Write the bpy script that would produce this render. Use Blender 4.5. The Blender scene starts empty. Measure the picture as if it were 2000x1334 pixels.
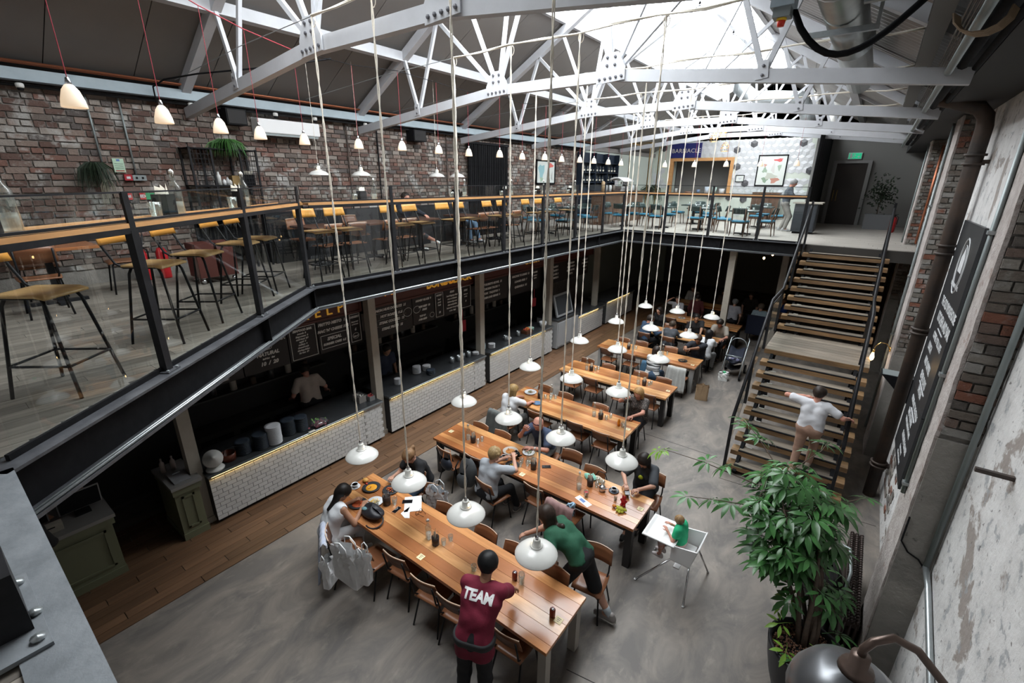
import bpy, bmesh, math, random
import numpy as np
from mathutils import Vector, Matrix
PI = math.pi
random.seed(7)
SC = bpy.context.scene
COL = SC.collection
MZ = 3.72          # upper floor level
# ---------------------------------------------------------------- camera
cam = bpy.data.cameras.new('camera')
cam.sensor_width = 36.0
cam.lens = 900.3 * 36 / 2000
cam.clip_start = 0.05
co = bpy.data.objects.new('camera', cam)
COL.objects.link(co)
_y, _p, _r = -.6437, .3364, .0083
_f = Vector((math.sin(_y)*math.cos(_p), math.cos(_y)*math.cos(_p), -math.sin(_p)))
_rt = Vector((math.cos(_y), -math.sin(_y), 0))
_up = _rt.cross(_f)
_R = math.cos(_r)*_rt + math.sin(_r)*_up
_U = -math.sin(_r)*_rt + math.cos(_r)*_up
m = Matrix(((_R.x, _U.x, -_f.x, 0), (_R.y, _U.y, -_f.y, 0), (_R.z, _U.z, -_f.z, 5.3), (0, 0, 0, 1)))
co.matrix_world = m
SC.camera = co
# ---------------------------------------------------------------- sky, light, exposure
w = bpy.data.worlds.new('overcast_sky')
SC.world = w
w.use_nodes = True
bg = w.node_tree.nodes['Background']
bg.inputs[0].default_value = (.97, .985, 1, 1)
bg.inputs[1].default_value = 11.0
SC.view_settings.view_transform = 'Standard'
SC.view_settings.look = 'None'
SC.view_settings.gamma = 1
SC.view_settings.use_curve_mapping = False
SC.view_settings.exposure = 0.55
SC.cycles.max_bounces = 8
SC.cycles.diffuse_bounces = 4
SC.cycles.glossy_bounces = 3
SC.cycles.transmission_bounces = 5
SC.cycles.transparent_max_bounces = 16
SC.cycles.sample_clamp_indirect = 6
SC.cycles.caustics_reflective = False
SC.cycles.caustics_refractive = False
SC.cycles.use_denoising = True
# the rooflight lets the overcast sky in: a portal on each glazed slope guides its sampling
for sx in (-1, 1):
    L = bpy.data.lights.new('skylight_portal', 'AREA')
    L.shape = 'RECTANGLE'; L.size = 2.1; L.size_y = 19
    L.cycles.is_portal = True
    o = bpy.data.objects.new('skylight_portal', L)
    COL.objects.link(o)
    o.location = (-4.45 + sx*.92, 11.2, 9.0)
    o.rotation_euler = (0, sx*math.atan(.57), 0)
# ---------------------------------------------------------------- helpers
OFF = {}
def V(*a): return Vector(a)
class B:
    def __init__(s): s.v = []; s.f = []; s.m = []; s.s = []
    def add(s, vs, fs, m=0, sm=False):
        o = len(s.v); s.v += [tuple(p) for p in vs]
        for q in fs:
            s.f.append(tuple(i+o for i in q)); s.m.append(m); s.s.append(sm)
        return s
    def box(s, lo, hi, m=0):
        (a, b, c), (d, e, f) = lo, hi
        return s.add([(a,b,c),(d,b,c),(d,e,c),(a,e,c),(a,b,f),(d,b,f),(d,e,f),(a,e,f)],
                     [(0,3,2,1),(4,5,6,7),(0,1,5,4),(1,2,6,5),(2,3,7,6),(3,0,4,7)], m)
    def cb(s, c, z, m=0):        # box by centre and size
        return s.box([c[i]-z[i]/2 for i in range(3)], [c[i]+z[i]/2 for i in range(3)], m)
    def ob(s, c, z, R, m=0):     # oriented box, R = 3x3
        c = Vector(c); h = [q/2 for q in z]
        vs = [c + R @ Vector((x*h[0], y*h[1], w*h[2])) for w in (-1, 1) for x, y in ((-1,-1),(1,-1),(1,1),(-1,1))]
        return s.add(vs, [(0,3,2,1),(4,5,6,7),(0,1,5,4),(1,2,6,5),(2,3,7,6),(3,0,4,7)], m)
    def bar(s, a, b, w, h, m=0, up=(0,0,1)):
        a = Vector(a); b = Vector(b); d = (b-a)
        if d.length < 1e-6: return s
        z = d.normalized(); u = Vector(up)
        if abs(z.dot(u)) > .98: u = Vector((0,1,0)) if abs(z.y) < .9 else Vector((1,0,0))
        x = z.cross(u).normalized(); y = x.cross(z)
        vs = [p + x*sx*w/2 + y*sy*h/2 for p in (a, b) for sx, sy in ((-1,-1),(1,-1),(1,1),(-1,1))]
        return s.add(vs, [(0,3,2,1),(4,5,6,7),(0,1,5,4),(1,2,6,5),(2,3,7,6),(3,0,4,7)], m)
    def tube(s, pts, r, n=8, m=0, closed=False, caps=True):
        P = [Vector(p) for p in pts]; k = len(P)
        R = r if isinstance(r, (list, tuple)) else [r]*k
        vs = []; up = None
        for i in range(k):
            if closed: t = (P[(i+1) % k]-P[i-1])
            else: t = P[min(i+1, k-1)]-P[max(i-1, 0)]
            t.normalize()
            if up is None:
                up = Vector((0,0,1)) if abs(t.z) < .9 else Vector((1,0,0))
            x = t.cross(up)
            if x.length < 1e-5: x = t.cross(Vector((0,1,0)))
            x.normalize(); y = x.cross(t); up = y
            for j in range(n):
                a = 2*PI*j/n
                vs.append(P[i] + (x*math.cos(a) + y*math.sin(a))*R[i])
        fs = []
        for i in range(k if closed else k-1):
            for j in range(n):
                a, b = i*n+j, i*n+(j+1) % n; c = ((i+1) % k)*n
                fs.append((a, b, c+(j+1) % n, c+j))
        if caps and not closed:
            fs += [tuple(range(n-1, -1, -1)), tuple((k-1)*n+j for j in range(n))]
        return s.add(vs, fs, m, n > 5)
    def lathe(s, prof, c=(0,0,0), n=16, m=0, R=None, sm=True):
        c = Vector(c); vs = []; k = len(prof)
        for r, z in prof:
            for j in range(n):
                a = 2*PI*j/n; p = Vector((r*math.cos(a), r*math.sin(a), z))
                vs.append(c + (R @ p if R else p))
        fs = []
        for i in range(k-1):
            for j in range(n):
                a, b = i*n+j, i*n+(j+1) % n
                fs.append((a, b, b+n, a+n))
        if prof[0][0] > 1e-4: fs.append(tuple(range(n-1, -1, -1)))
        if prof[-1][0] > 1e-4: fs.append(tuple((k-1)*n+j for j in range(n)))
        return s.add(vs, fs, m, sm)
    def ball(s, c, r, n=10, m=0, R=None):
        r = (r,)*3 if isinstance(r, (int, float)) else r
        c = Vector(c); vs = []; h = n//2+1
        for i in range(h+1):
            t = PI*i/h
            for j in range(n):
                a = 2*PI*j/n
                p = Vector((r[0]*math.sin(t)*math.cos(a), r[1]*math.sin(t)*math.sin(a), -r[2]*math.cos(t)))
                vs.append(c + (R @ p if R else p))
        fs = [(i*n+j, i*n+(j+1) % n, (i+1)*n+(j+1) % n, (i+1)*n+j) for i in range(h) for j in range(n)]
        return s.add(vs, fs, m, True)
    def prism(s, poly, d, m=0):  # 3d polygon pushed along d
        n = len(poly); d = Vector(d); P = [Vector(p) for p in poly]
        return s.add(P + [p+d for p in P], [tuple(range(n-1,-1,-1)), tuple(range(n, 2*n))] +
                     [(i, (i+1) % n, n+(i+1) % n, n+i) for i in range(n)], m)
    def quadgrid(s, fn, nu, nv, m=0, sm=True, thick=None):
        vs = [Vector(fn(i/nu, j/nv)) for i in range(nu+1) for j in range(nv+1)]
        W = nv+1
        fs = [(i*W+j, (i+1)*W+j, (i+1)*W+j+1, i*W+j+1) for i in range(nu) for j in range(nv)]
        if thick:
            t = Vector(thick); n = len(vs); vs = vs + [p+t for p in vs]
            fs = fs + [tuple(n+q for q in reversed(f)) for f in fs]
            rim = [j for j in range(W)] + [i*W+nv for i in range(1, nu+1)] + [nu*W+j for j in range(nv-1,-1,-1)] + [i*W for i in range(nu-1,0,-1)]
            fs += [(rim[i], rim[(i+1) % len(rim)], n+rim[(i+1) % len(rim)], n+rim[i]) for i in range(len(rim))]
        return s.add(vs, fs, m, sm)
    def mesh(s, name, mats):
        me = bpy.data.meshes.new(name)
        me.from_pydata(s.v, [], s.f)
        for q in (mats if isinstance(mats, (list, tuple)) else [mats]): me.materials.append(q)
        if s.f:
            me.polygons.foreach_set('material_index', s.m)
            me.polygons.foreach_set('use_smooth', s.s)
        return me
    def build(s, name, mats, par=None, kind=None, label=None, cat=None, group=None, fix=True):
        if par is not None:
            o = OFF.get(par.name)
            if o is not None and (o.x or o.y or o.z): s.v = [(p[0]-o.x, p[1]-o.y, p[2]-o.z) for p in s.v]
        me = s.mesh(name, mats)
        if fix:
            bm = bmesh.new(); bm.from_mesh(me); bmesh.ops.recalc_face_normals(bm, faces=bm.faces); bm.to_mesh(me); bm.free()
        ob = bpy.data.objects.new(name, me)
        COL.objects.link(ob)
        if par is not None:
            ob.parent = par
            if par.name in OFF: OFF[ob.name] = OFF[par.name]
        tag(ob, label, cat, group, kind)
        return ob
def tag(o, label=None, cat=None, group=None, kind=None):
    if label: o['label'] = label
    if cat: o['category'] = cat
    if group: o['group'] = group
    if kind: o['kind'] = kind
    return o
def thing(name, label, cat, loc=(0,0,0), rz=0, group=None):
    o = bpy.data.objects.new(name, None); COL.objects.link(o)
    o.empty_display_size = .1
    o.location = loc; o.rotation_euler = (0, 0, rz)
    OFF[o.name] = Vector(loc) if not rz else Vector((0,0,0))
    return tag(o, label, cat, group)
def proto(name, label, cat, group=None):       # built about the origin, moved into place later
    o = thing(name, label, cat, group=group); o['_proto'] = 1; return o
def dup(root, loc, rz=0, label=None, group=None, sc=1, rx=0, ry=0):
    if root.get('_proto'):
        del root['_proto']; r = root
    else:
        r = root.copy(); COL.objects.link(r)
        def rec(a, b):
            for ch in list(a.children):
                c = ch.copy(); COL.objects.link(c); c.parent = b; rec(ch, c)
        rec(root, r)
    r.location = loc; r.rotation_euler = (rx, ry, rz); r.scale = (sc,)*3
    if label: r['label'] = label
    if group: r['group'] = group
    return r
def piece(par, name, me, loc=(0,0,0), rot=(0,0,0), sc=(1,1,1)):   # one of many alike pieces sharing a mesh
    o = bpy.data.objects.new(name, me); COL.objects.link(o); o.parent = par
    f = OFF.get(par.name, Vector((0,0,0)))
    o.location = Vector(loc)-f; o.rotation_euler = rot; o.scale = sc
    return o
def bevel(o, w=.004, seg=1):
    q = o.modifiers.new('bevel', 'BEVEL'); q.width = w; q.segments = seg; q.limit_method = 'ANGLE'; return o
# text as real letters -------------------------------------------------
def letters(txt, size, ext=.0, spacing=1.0, bold=0.0, shear=0, sx=1.0):
    c = bpy.data.curves.new('t', 'FONT'); c.body = txt; c.size = size; c.extrude = ext; c.space_character = spacing
    c.align_x = 'CENTER'; c.align_y = 'CENTER'; c.offset = bold; c.shear = shear; c.resolution_u = 2
    o = bpy.data.objects.new('t', c); COL.objects.link(o)
    dg = bpy.context.evaluated_depsgraph_get(); dg.update()
    me = bpy.data.meshes.new_from_object(o.evaluated_get(dg))
    bpy.data.objects.remove(o); bpy.data.curves.remove(c)
    vs = [(p.co.x*sx, p.co.y, p.co.z) for p in me.vertices]; fs = [tuple(p.vertices) for p in me.polygons]
    bpy.data.meshes.remove(me)
    return vs, fs
def put(b, t, o, ux, uy, m=0):       # lay letters on the plane o + x*ux + y*uy
    o, ux, uy = Vector(o), Vector(ux), Vector(uy); n = ux.cross(uy)
    b.add([o + ux*p[0] + uy*p[1] + n*p[2] for p in t[0]], t[1], m)
# ---------------------------------------------------------------- materials
def mat(name, col, rough=.5, metal=0, col2=None, nscale=6, namt=.5, ndet=4, stretch=None, bump=0, bscale=None, piece=0,
        ramp=None, patch=None, emit=None, estr=0, spec=.5, coat=0, world=False, alpha=1, trans=0, ior=1.45, rlo=None, sheen=0, mapping='Object', nlo=.35, nhi=.65, distort=0):
    M = bpy.data.materials.new(name); M.use_nodes = True
    nt = M.node_tree; N = nt.nodes; L = nt.links
    P = N['Principled BSDF']
    def nd(t, **k):
        n = N.new(t)
        for a, b in k.items(): setattr(n, a, b)
        return n
    P.inputs['Roughness'].default_value = rough; P.inputs['Metallic'].default_value = metal
    P.inputs['Specular IOR Level'].default_value = spec; P.inputs['Coat Weight'].default_value = coat; P.inputs['Coat Roughness'].default_value = .12
    P.inputs['Alpha'].default_value = alpha; P.inputs['Transmission Weight'].default_value = trans; P.inputs['IOR'].default_value = ior
    c4 = lambda c: (c[0], c[1], c[2], 1)
    P.inputs['Base Color'].default_value = c4(col)
    if emit:
        P.inputs['Emission Color'].default_value = c4(emit); P.inputs['Emission Strength'].default_value = estr
    rnd = None
    if piece or ramp or stretch:
        oi = nd('ShaderNodeObjectInfo'); ge = nd('ShaderNodeNewGeometry')
        ad = nd('ShaderNodeMath', operation='ADD'); fr = nd('ShaderNodeMath', operation='FRACT')
        L.new(oi.outputs['Random'], ad.inputs[0]); L.new(ge.outputs['Random Per Island'], ad.inputs[1]); L.new(ad.outputs[0], fr.inputs[0])
        rnd = fr.outputs[0]
    vec = None
    if col2 or bump or patch:
        if world:
            vec = nd('ShaderNodeNewGeometry').outputs['Position']
        else:
            vec = nd('ShaderNodeTexCoord').outputs[mapping]
        if stretch:
            mp = nd('ShaderNodeMapping'); mp.inputs['Scale'].default_value = stretch
            L.new(vec, mp.inputs['Vector'])
            va = nd('ShaderNodeVectorMath', operation='ADD'); vs = nd('ShaderNodeVectorMath', operation='SCALE')
            cb = nd('ShaderNodeCombineXYZ'); L.new(rnd, cb.inputs[0]); L.new(rnd, cb.inputs[1]); L.new(rnd, cb.inputs[2])
            L.new(cb.outputs[0], vs.inputs[0]); vs.inputs['Scale'].default_value = 23
            L.new(mp.outputs[0], va.inputs[0]); L.new(vs.outputs[0], va.inputs[1]); vec = va.outputs[0]
    cur = None
    if ramp:
        r = nd('ShaderNodeValToRGB'); r.color_ramp.interpolation = 'CONSTANT'
        e = r.color_ramp.elements
        while len(e) < len(ramp): e.new(.5)
        for q, (p, c) in zip(e, ramp): q.position = p; q.color = c4(c)
        L.new(rnd, r.inputs[0]); cur = r.outputs[0]
    def noise(scale, det, lo, hi, dis=0):
        n = nd('ShaderNodeTexNoise'); n.inputs['Scale'].default_value = scale; n.inputs['Detail'].default_value = det; n.inputs['Roughness'].default_value = .62
        n.inputs['Distortion'].default_value = dis
        L.new(vec, n.inputs['Vector'])
        mr = nd('ShaderNodeMapRange'); mr.inputs[1].default_value = lo; mr.inputs[2].default_value = hi
        L.new(n.outputs['Fac'], mr.inputs[0]); return mr.outputs[0], n
    def mix(a, b, fac, amt=1.0, mode='MIX'):
        x = nd('ShaderNodeMix', data_type='RGBA', blend_type=mode)
        if amt != 1.0:
            mu = nd('ShaderNodeMath', operation='MULTIPLY'); mu.inputs[1].default_value = amt; L.new(fac, mu.inputs[0]); fac = mu.outputs[0]
        L.new(fac, x.inputs[0])
        if isinstance(a, tuple): x.inputs[6].default_value = c4(a)
        else: L.new(a, x.inputs[6])
        if isinstance(b, tuple): x.inputs[7].default_value = c4(b)
        else: L.new(b, x.inputs[7])
        return x.outputs[2]
    nfac = None
    if col2:
        nfac, _ = noise(nscale, ndet, nlo, nhi, distort)
        cur = mix(cur if cur else tuple(col), tuple(col2), nfac, namt)
    if patch:
        for (pc, sc, lo, hi, am) in patch:
            pf, _ = noise(sc, 5, lo, hi, .3)
            cur = mix(cur if cur else tuple(col), tuple(pc), pf, am)
    if piece:
        h = nd('ShaderNodeHueSaturation'); mr = nd('ShaderNodeMapRange'); mr.inputs[3].default_value = 1-piece; mr.inputs[4].default_value = 1+piece
        L.new(rnd, mr.inputs[0]); L.new(mr.outputs[0], h.inputs['Value'])
        if cur: L.new(cur, h.inputs['Color'])
        else: h.inputs['Color'].default_value = c4(col)
        cur = h.outputs[0]
    if cur: L.new(cur, P.inputs['Base Color'])
    if rlo is not None and nfac is not None:
        mr = nd('ShaderNodeMapRange'); mr.inputs[3].default_value = rough; mr.inputs[4].default_value = rlo
        L.new(nfac, mr.inputs[0]); L.new(mr.outputs[0], P.inputs['Roughness'])
    if bump:
        _, n2 = noise(bscale or nscale*3, 4, 0, 1)
        bp = nd('ShaderNodeBump'); bp.inputs['Strength'].default_value = bump; bp.inputs['Distance'].default_value = .02
        L.new(n2.outputs['Fac'], bp.inputs['Height']); L.new(bp.outputs[0], P.inputs['Normal'])
    return M
def pane_mat(name, tint=(1,1,1), refl=1.0, haze=0.0, hazecol=(.8,.85,.85)):   # thin sheet glass: see-through with a real reflection
    M = bpy.data.materials.new(name); M.use_nodes = True
    nt = M.node_tree; N = nt.nodes; L = nt.links; N.remove(N['Principled BSDF'])
    o = N['Material Output']; t = N.new('ShaderNodeBsdfTransparent'); t.inputs[0].default_value = (*tint, 1)
    g = N.new('ShaderNodeBsdfGlossy'); g.inputs['Roughness'].default_value = .0
    lw = N.new('ShaderNodeLayerWeight'); lw.inputs[0].default_value = .5
    pw = N.new('ShaderNodeMath'); pw.operation = 'POWER'; pw.inputs[1].default_value = 4.5; L.new(lw.outputs['Facing'], pw.inputs[0])
    mu = N.new('ShaderNodeMath'); mu.operation = 'MULTIPLY_ADD'; mu.inputs[1].default_value = .9*min(refl, 1); mu.inputs[2].default_value = .06*refl; mu.use_clamp = True
    L.new(pw.outputs[0], mu.inputs[0])
    mx = N.new('ShaderNodeMixShader'); L.new(mu.outputs[0], mx.inputs[0]); L.new(t.outputs[0], mx.inputs[1]); L.new(g.outputs[0], mx.inputs[2])
    last = mx
    if haze:
        d = N.new('ShaderNodeBsdfDiffuse'); d.inputs[0].default_value = (*hazecol, 1)
        tr = N.new('ShaderNodeBsdfTranslucent'); tr.inputs[0].default_value = (*hazecol, 1)
        m1 = N.new('ShaderNodeMixShader'); m1.inputs[0].default_value = .6; L.new(d.outputs[0], m1.inputs[1]); L.new(tr.outputs[0], m1.inputs[2])
        m2 = N.new('ShaderNodeMixShader'); m2.inputs[0].default_value = haze; L.new(mx.outputs[0], m2.inputs[1]); L.new(m1.outputs[0], m2.inputs[2]); last = m2
    L.new(last.outputs[0], o.inputs[0]); return M
m_steel = mat('white_steel_paint', (.52,.53,.56), .45, col2=(.42,.43,.45), nscale=5, namt=.35, bump=.05)
m_bolt = mat('bolt_grey', (.13,.13,.145), .5, .3)
m_beamblue = mat('blue_grey_beam_paint', (.36,.43,.47), .5, col2=(.28,.34,.38), nscale=4)
m_black = mat('black_paint', (.011,.011,.012), .6, col2=(.02,.02,.022), nscale=9, namt=.5, spec=.05)
m_blacksat = mat('satin_black_steel', (.013,.013,.014), .42, spec=.2, metal=0, col2=(.03,.03,.034), nscale=8)
m_nearsteel = mat('worn_grey_steel', (.17,.185,.2), .45, .3, col2=(.28,.3,.32), nscale=6, namt=.7, bump=.1)
m_flange = mat('worn_flange_paint', (.05,.052,.058), .4, .2, col2=(.11,.115,.125), nscale=7, namt=.7, bump=.05)
m_roof = mat('roof_sheet_grey', (.19,.178,.168), .55, col2=(.155,.145,.138), nscale=1.2, piece=.06)
m_roofr = mat('roof_sheet_corrugated', (.30,.285,.275), .4, .25, col2=(.2,.19,.18), nscale=1.5, piece=.06)
m_copper = mat('copper_pipe', (.36,.13,.07), .35, .8)
m_galv = mat('galvanised', (.42,.45,.46), .38, .75, col2=(.3,.33,.34), nscale=14, namt=.6)
m_conduit = mat('grey_conduit', (.25,.28,.28), .45, .4)
m_duct = mat('duct_zinc', (.36,.38,.37), .33, .85, col2=(.24,.25,.25), nscale=3)
m_mortar = mat('mortar', (.26,.24,.22), .9, col2=(.16,.145,.13), nscale=4.2, namt=.8, bump=.6, bscale=30, world=True)
m_brickl = mat('old_wall_brick', (.1,.06,.05), .85, ramp=[(0,(.125,.074,.06)),(.2,(.17,.115,.095)),(.38,(.13,.105,.09)),(.52,(.20,.15,.125)),(.66,(.23,.2,.175)),(.82,(.15,.078,.06)),(.9,(.08,.068,.063))],
               patch=[((.36,.35,.33), 2.3, .56, .64, .85), ((.27,.24,.215), 6.5, .58, .66, .7), ((.04,.036,.033), 1.1, .56, .74, .6)], bump=.8, bscale=28, piece=.2, world=True)
m_brickr = mat('whitewashed_brick', (.2,.15,.12), .85, ramp=[(0,(.15,.125,.105)),(.2,(.22,.2,.175)),(.42,(.17,.155,.135)),(.6,(.24,.23,.215)),(.74,(.17,.07,.045)),(.86,(.12,.085,.07)),(.94,(.08,.07,.062))],
               patch=[((.36,.36,.35), 3.2, .52, .66, .7), ((.04,.036,.032), 5, .6, .72, .65)], bump=.9, bscale=26, piece=.15, world=True)
m_mortarr = mat('pale_mortar', (.26,.245,.225), .92, col2=(.13,.12,.11), nscale=5, namt=.8, bump=.8, bscale=24, world=True)
m_plaster = mat('peeling_white_plaster', (.64,.63,.62), .85, col2=(.46,.45,.44), nscale=3, namt=.7,
                patch=[((.22,.18,.155), 1.9, .585, .62, .8), ((.30,.31,.32), 6, .585, .63, .8), ((.07,.06,.055), 13, .64, .67, .75)], bump=.6, bscale=14, world=True)
m_plasterpink = mat('rough_pale_plaster', (.46,.42,.40), .9, col2=(.31,.27,.25), nscale=7, namt=.8, patch=[((.2,.13,.1), 5, .6, .68, .6)], bump=.9, bscale=30, world=True)
m_conc = mat('polished_concrete', (.112,.102,.095), .5, col2=(.245,.212,.18), nscale=1.7, namt=.8, ndet=14, nlo=.38, nhi=.66, distort=1.5, rlo=.38, spec=.35, stretch=(1,.5,1),
             patch=[((.07,.066,.064), .6, .5, .74, .4), ((.30,.265,.225), 7, .57, .72, .4), ((.17,.155,.14), 1.1, .5, .7, .35)], bump=.05, bscale=40)
def wood(name, c1, c2, axis='x', sc=1.0, rough=.4, piece=.15, coat=0, spec=.5, nlo=.3, nhi=.7, **k):
    st = {'x': (1.2*sc, 14*sc, 14*sc), 'y': (14*sc, 1.2*sc, 14*sc), 'z': (14*sc, 14*sc, 1.2*sc)}[axis]
    return mat(name, c1, rough, col2=c2, nscale=1.0, namt=.85, ndet=6, stretch=st, piece=piece, coat=coat, spec=spec, nlo=nlo, nhi=nhi, distort=.6, **k)
m_floorw = wood('oak_floor_strip', (.15,.082,.045), (.07,.04,.024), 'y', .8, .45, .3)
m_floorm = wood('grey_weathered_board', (.25,.222,.19), (.095,.08,.066), 'y', 1.4, .6, .24)
m_floorf = wood('pale_grey_board', (.42,.39,.35), (.3,.275,.25), 'x', 1, .4, .12)
m_table = wood('oiled_hardwood', (.56,.26,.10), (.30,.115,.042), 'x', 1.0, .24, .14, coat=.3, ramp=[(0,(.47,.20,.075)),(.25,(.60,.31,.125)),(.45,(.36,.135,.05)),(.62,(.54,.25,.095)),(.82,(.68,.38,.16))], nlo=.42, nhi=.75)
m_ply = wood('plywood_brown', (.24,.095,.042), (.15,.06,.028), 'x', 1.2, .35, .18)
m_plyd = wood('plywood_dark', (.15,.062,.032), (.085,.04,.024), 'x', 1.2, .38, .18)
m_honey = wood('honey_ply', (.62,.30,.06), (.47,.21,.04), 'x', 1.2, .35, .08)
m_seath = wood('honey_seat', (.66,.42,.18), (.5,.3,.12), 'y', 1.2, .4, .08)
m_bar = wood('bar_counter_wood', (.56,.30,.125), (.4,.2,.08), 'x', .8, .35, .06)
m_tread = wood('weathered_tread', (.25,.21,.165), (.09,.075,.06), 'x', 1.2, .65, .25)
m_treadf = wood('sawn_sleeper', (.26,.155,.07), (.09,.05,.028), 'x', 1.4, .6, .25)
m_edge = mat('ply_edge', (.62,.45,.33), .5)
m_tile = mat('white_subway_tile', (.58,.58,.57), .16, piece=.05)
m_grout = mat('grey_grout', (.045,.045,.045), .9)
m_glass = pane_mat('balustrade_glass', (.93,.97,.96), 1.25)
m_sky = pane_mat('rooflight_glazing', (.93,.96,.97), .6)
m_bottle = pane_mat('clear_bottle_glass', (.86,.9,.88), 1.6, .06)
m_white = mat('white_enamel', (.60,.595,.57), .25, coat=.3)
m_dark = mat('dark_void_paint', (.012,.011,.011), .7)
m_cream = mat('cream_column_paint', (.36,.33,.28), .55, col2=(.3,.27,.23))
m_rope = mat('pale_rope', (.82,.76,.66), .9, bump=.4, bscale=90)
m_cream2 = mat('cream_paper', (.72,.68,.58), .7)
m_chrome = mat('chrome', (.6,.6,.62), .18, 1)
# ---------------------------------------------------------------- floor
XR = 1.15; XP = .86; XL = -9.5; YF = 24.8; YN = -2.2
fl = B().box((XL-2, YN, -.12), (XR+.4, 26.5, 0)).build('floor', m_conc, kind='structure')
# control joints sawn in the slab read as thin dark strips let into the surface
j = B()
for a, b in (((-1.73, 3.4, .001), (1.1, 3.9, .001)), ((-1.3, 8.3, .001), (1.1, 8.5, .001)), ((-6.3, 9.0, .001), (-1.5, 9.0, .001))):
    j.bar(a, b, .008, .003)
j.build('slab_joint', m_dark, fl)
pm = B().cb((0,0,0), (.138, 1.19, .02)).mesh('floor_plank', m_floorw)
for i in range(15):
    for k in range(18):
        x = -6.41 - i*.142
        y = YN + .6 + k*1.2 + (i*.37) % 1.2
        if y > 21: continue
        piece(fl, 'floor_plank', pm, (x, y, .004))
# ---------------------------------------------------------------- upper floor
RAILD = Vector((-.635, .772, 0)); NRM = Vector((.772, .635, 0)); K0 = V(-4.55, 1.14, 0)
def diag(s, d, z): return K0 + RAILD*s + NRM*d + V(0, 0, z)
A0 = diag(-1.48, 0, 0)       # near end of the slanted edge (y = 0)
A1 = V(-6.6, 3.68, 0); A2 = V(-6.6, 14.95, 0); A3 = V(-1.4, 14.95, 0)
poly = [(XL, YN), (XR, YN), (XR, -.06), (A0.x-.04, -.06), (A1.x-.06, A1.y-.03), (A2.x-.06, 15.01), (XR, 15.01), (XR, 26), (XL-2, 26), (XL-2, 14), (XL, 14)]
up = B().prism([(x, y, MZ-.30) for x, y in poly], (0, 0, .285)).build('floor_upper', mat('floor_deck', (.05,.045,.04), .8), kind='structure')
rest = B(); n = 0
for i in range(41):
    x0 = XL + .005 + i*.145
    for k in range(15):
        y0 = YN + ((i*.43) % 1.1) + k*1.25 - 1.0; y1 = y0 + 1.247
        y0 = max(y0, YN+.02); y1 = min(y1, 14.9)
        xr = x0 + .142
        # stop the board at the slanted edge
        lim = lambda x: 0.0 if x > A0.x else (-1e9 if x < A1.x-.03 else 0)
        ya = y0
        if xr > -6.6: 
            e = 1.14 + (K0.x - xr)/.8225 - .08 if xr < A0.x else -.1
            y1 = min(y1, e)
        if y1 - ya < .08: continue
        if y1 < 7.2 and n < 290 and i > 2:
            m_ = B().box((x0-0, ya, MZ-.016), (xr, y1, MZ)); m_.build('floor_board', m_floorm, up, fix=False); n += 1
        else: rest.box((x0, ya, MZ-.016), (xr, y1, MZ))
for i in range(70):
    x0 = -3.55 + i*.145
    if x0 > 1: break
    rest.box((x0, YN, MZ-.016), (x0+.142, -.08, MZ))
rest.build('floor_boards_far', m_floorm, up, kind='stuff')
far = B()
for i in range(68):
    y0 = 15.05 + i*.15
    if y0 > 25.9: break
    for k in range(6):
        x0 = -11.4 + k*2.4 + (i*.7) % 2.2 - 1
        far.box((max(x0, -11.4), y0, MZ-.016), (min(x0+2.39, 1.14), y0+.147, MZ)) if x0 < 1.1 else None
far.build('pale_floor_boards', m_floorf, up, kind='stuff')
# ---------------------------------------------------------------- brick walls
def brick_area(par, origin, ux, width, z0, z1, nrm, m, bl=.225, bh=.075, pitch=.087, keep=None, budget=300, near=None, thick=.05, skip=None):
    """courses of bricks on a plane; those nearest the eye are objects, the others one mesh"""
    origin = Vector(origin); ux = Vector(ux); nrm = Vector(nrm)
    ang = math.atan2(ux.y, ux.x); items = []
    k = 0; z = z0
    while z + bh <= z1:
        x = -(bl/2 if k % 2 else 0) - random.random()*.05
        hd = (k % 4 == 3)
        while x < width:
            l = (bl if not hd else bl*.5)*random.uniform(.9, 1.08)
            a, b = max(x, 0), min(x+l, width)
            if b-a > .04:
                c = origin + ux*((a+b)/2) + V(0, 0, z+bh/2)
                if not (skip and skip(c)): items.append((c, b-a))
            x += l + .013
        z += pitch; k += 1
    eye = V(0, 0, 5.3)
    items.sort(key=lambda q: (q[0]-eye).length)
    unit = B().cb((0,0,0), (1, thick, bh)).mesh('brick', m)
    big = B(); R = Matrix(((ux.x, -nrm.x, 0), (ux.y, -nrm.y, 0), (0, 0, 1)))
    for i, (c, l) in enumerate(items):
        pr = random.uniform(-.010, .006)
        p = c + nrm*pr
        if i < budget: piece(par, 'brick', unit, p, (random.uniform(-.03,.03), random.uniform(-.02,.02), ang+random.uniform(-.015,.015)), (l*random.uniform(.94,1), 1, random.uniform(.82,1.08)))
        else: big.ob(p, (l*random.uniform(.93,1), thick, bh*random.uniform(.82,1.08)), R)
    if big.v: big.build('brickwork_far', m, par, kind='stuff', fix=False)
wl = B().box((XL-.4, YN, 0), (XL-.015, 17.4, 6.6)).build('wall_left', m_mortar, kind='structure')
brick_area(wl, (XL-.01, .0, 0), (0,1,0), 17.3, 3.95, 6.5, (1,0,0), m_brickl)
bd = B().box((XL-.4, 17.4, 0), (XL-.02, YF+1, 6.6)).build('wall_left_far', mat('pale_green_paint', (.40,.44,.40), .6), kind='structure')
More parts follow.
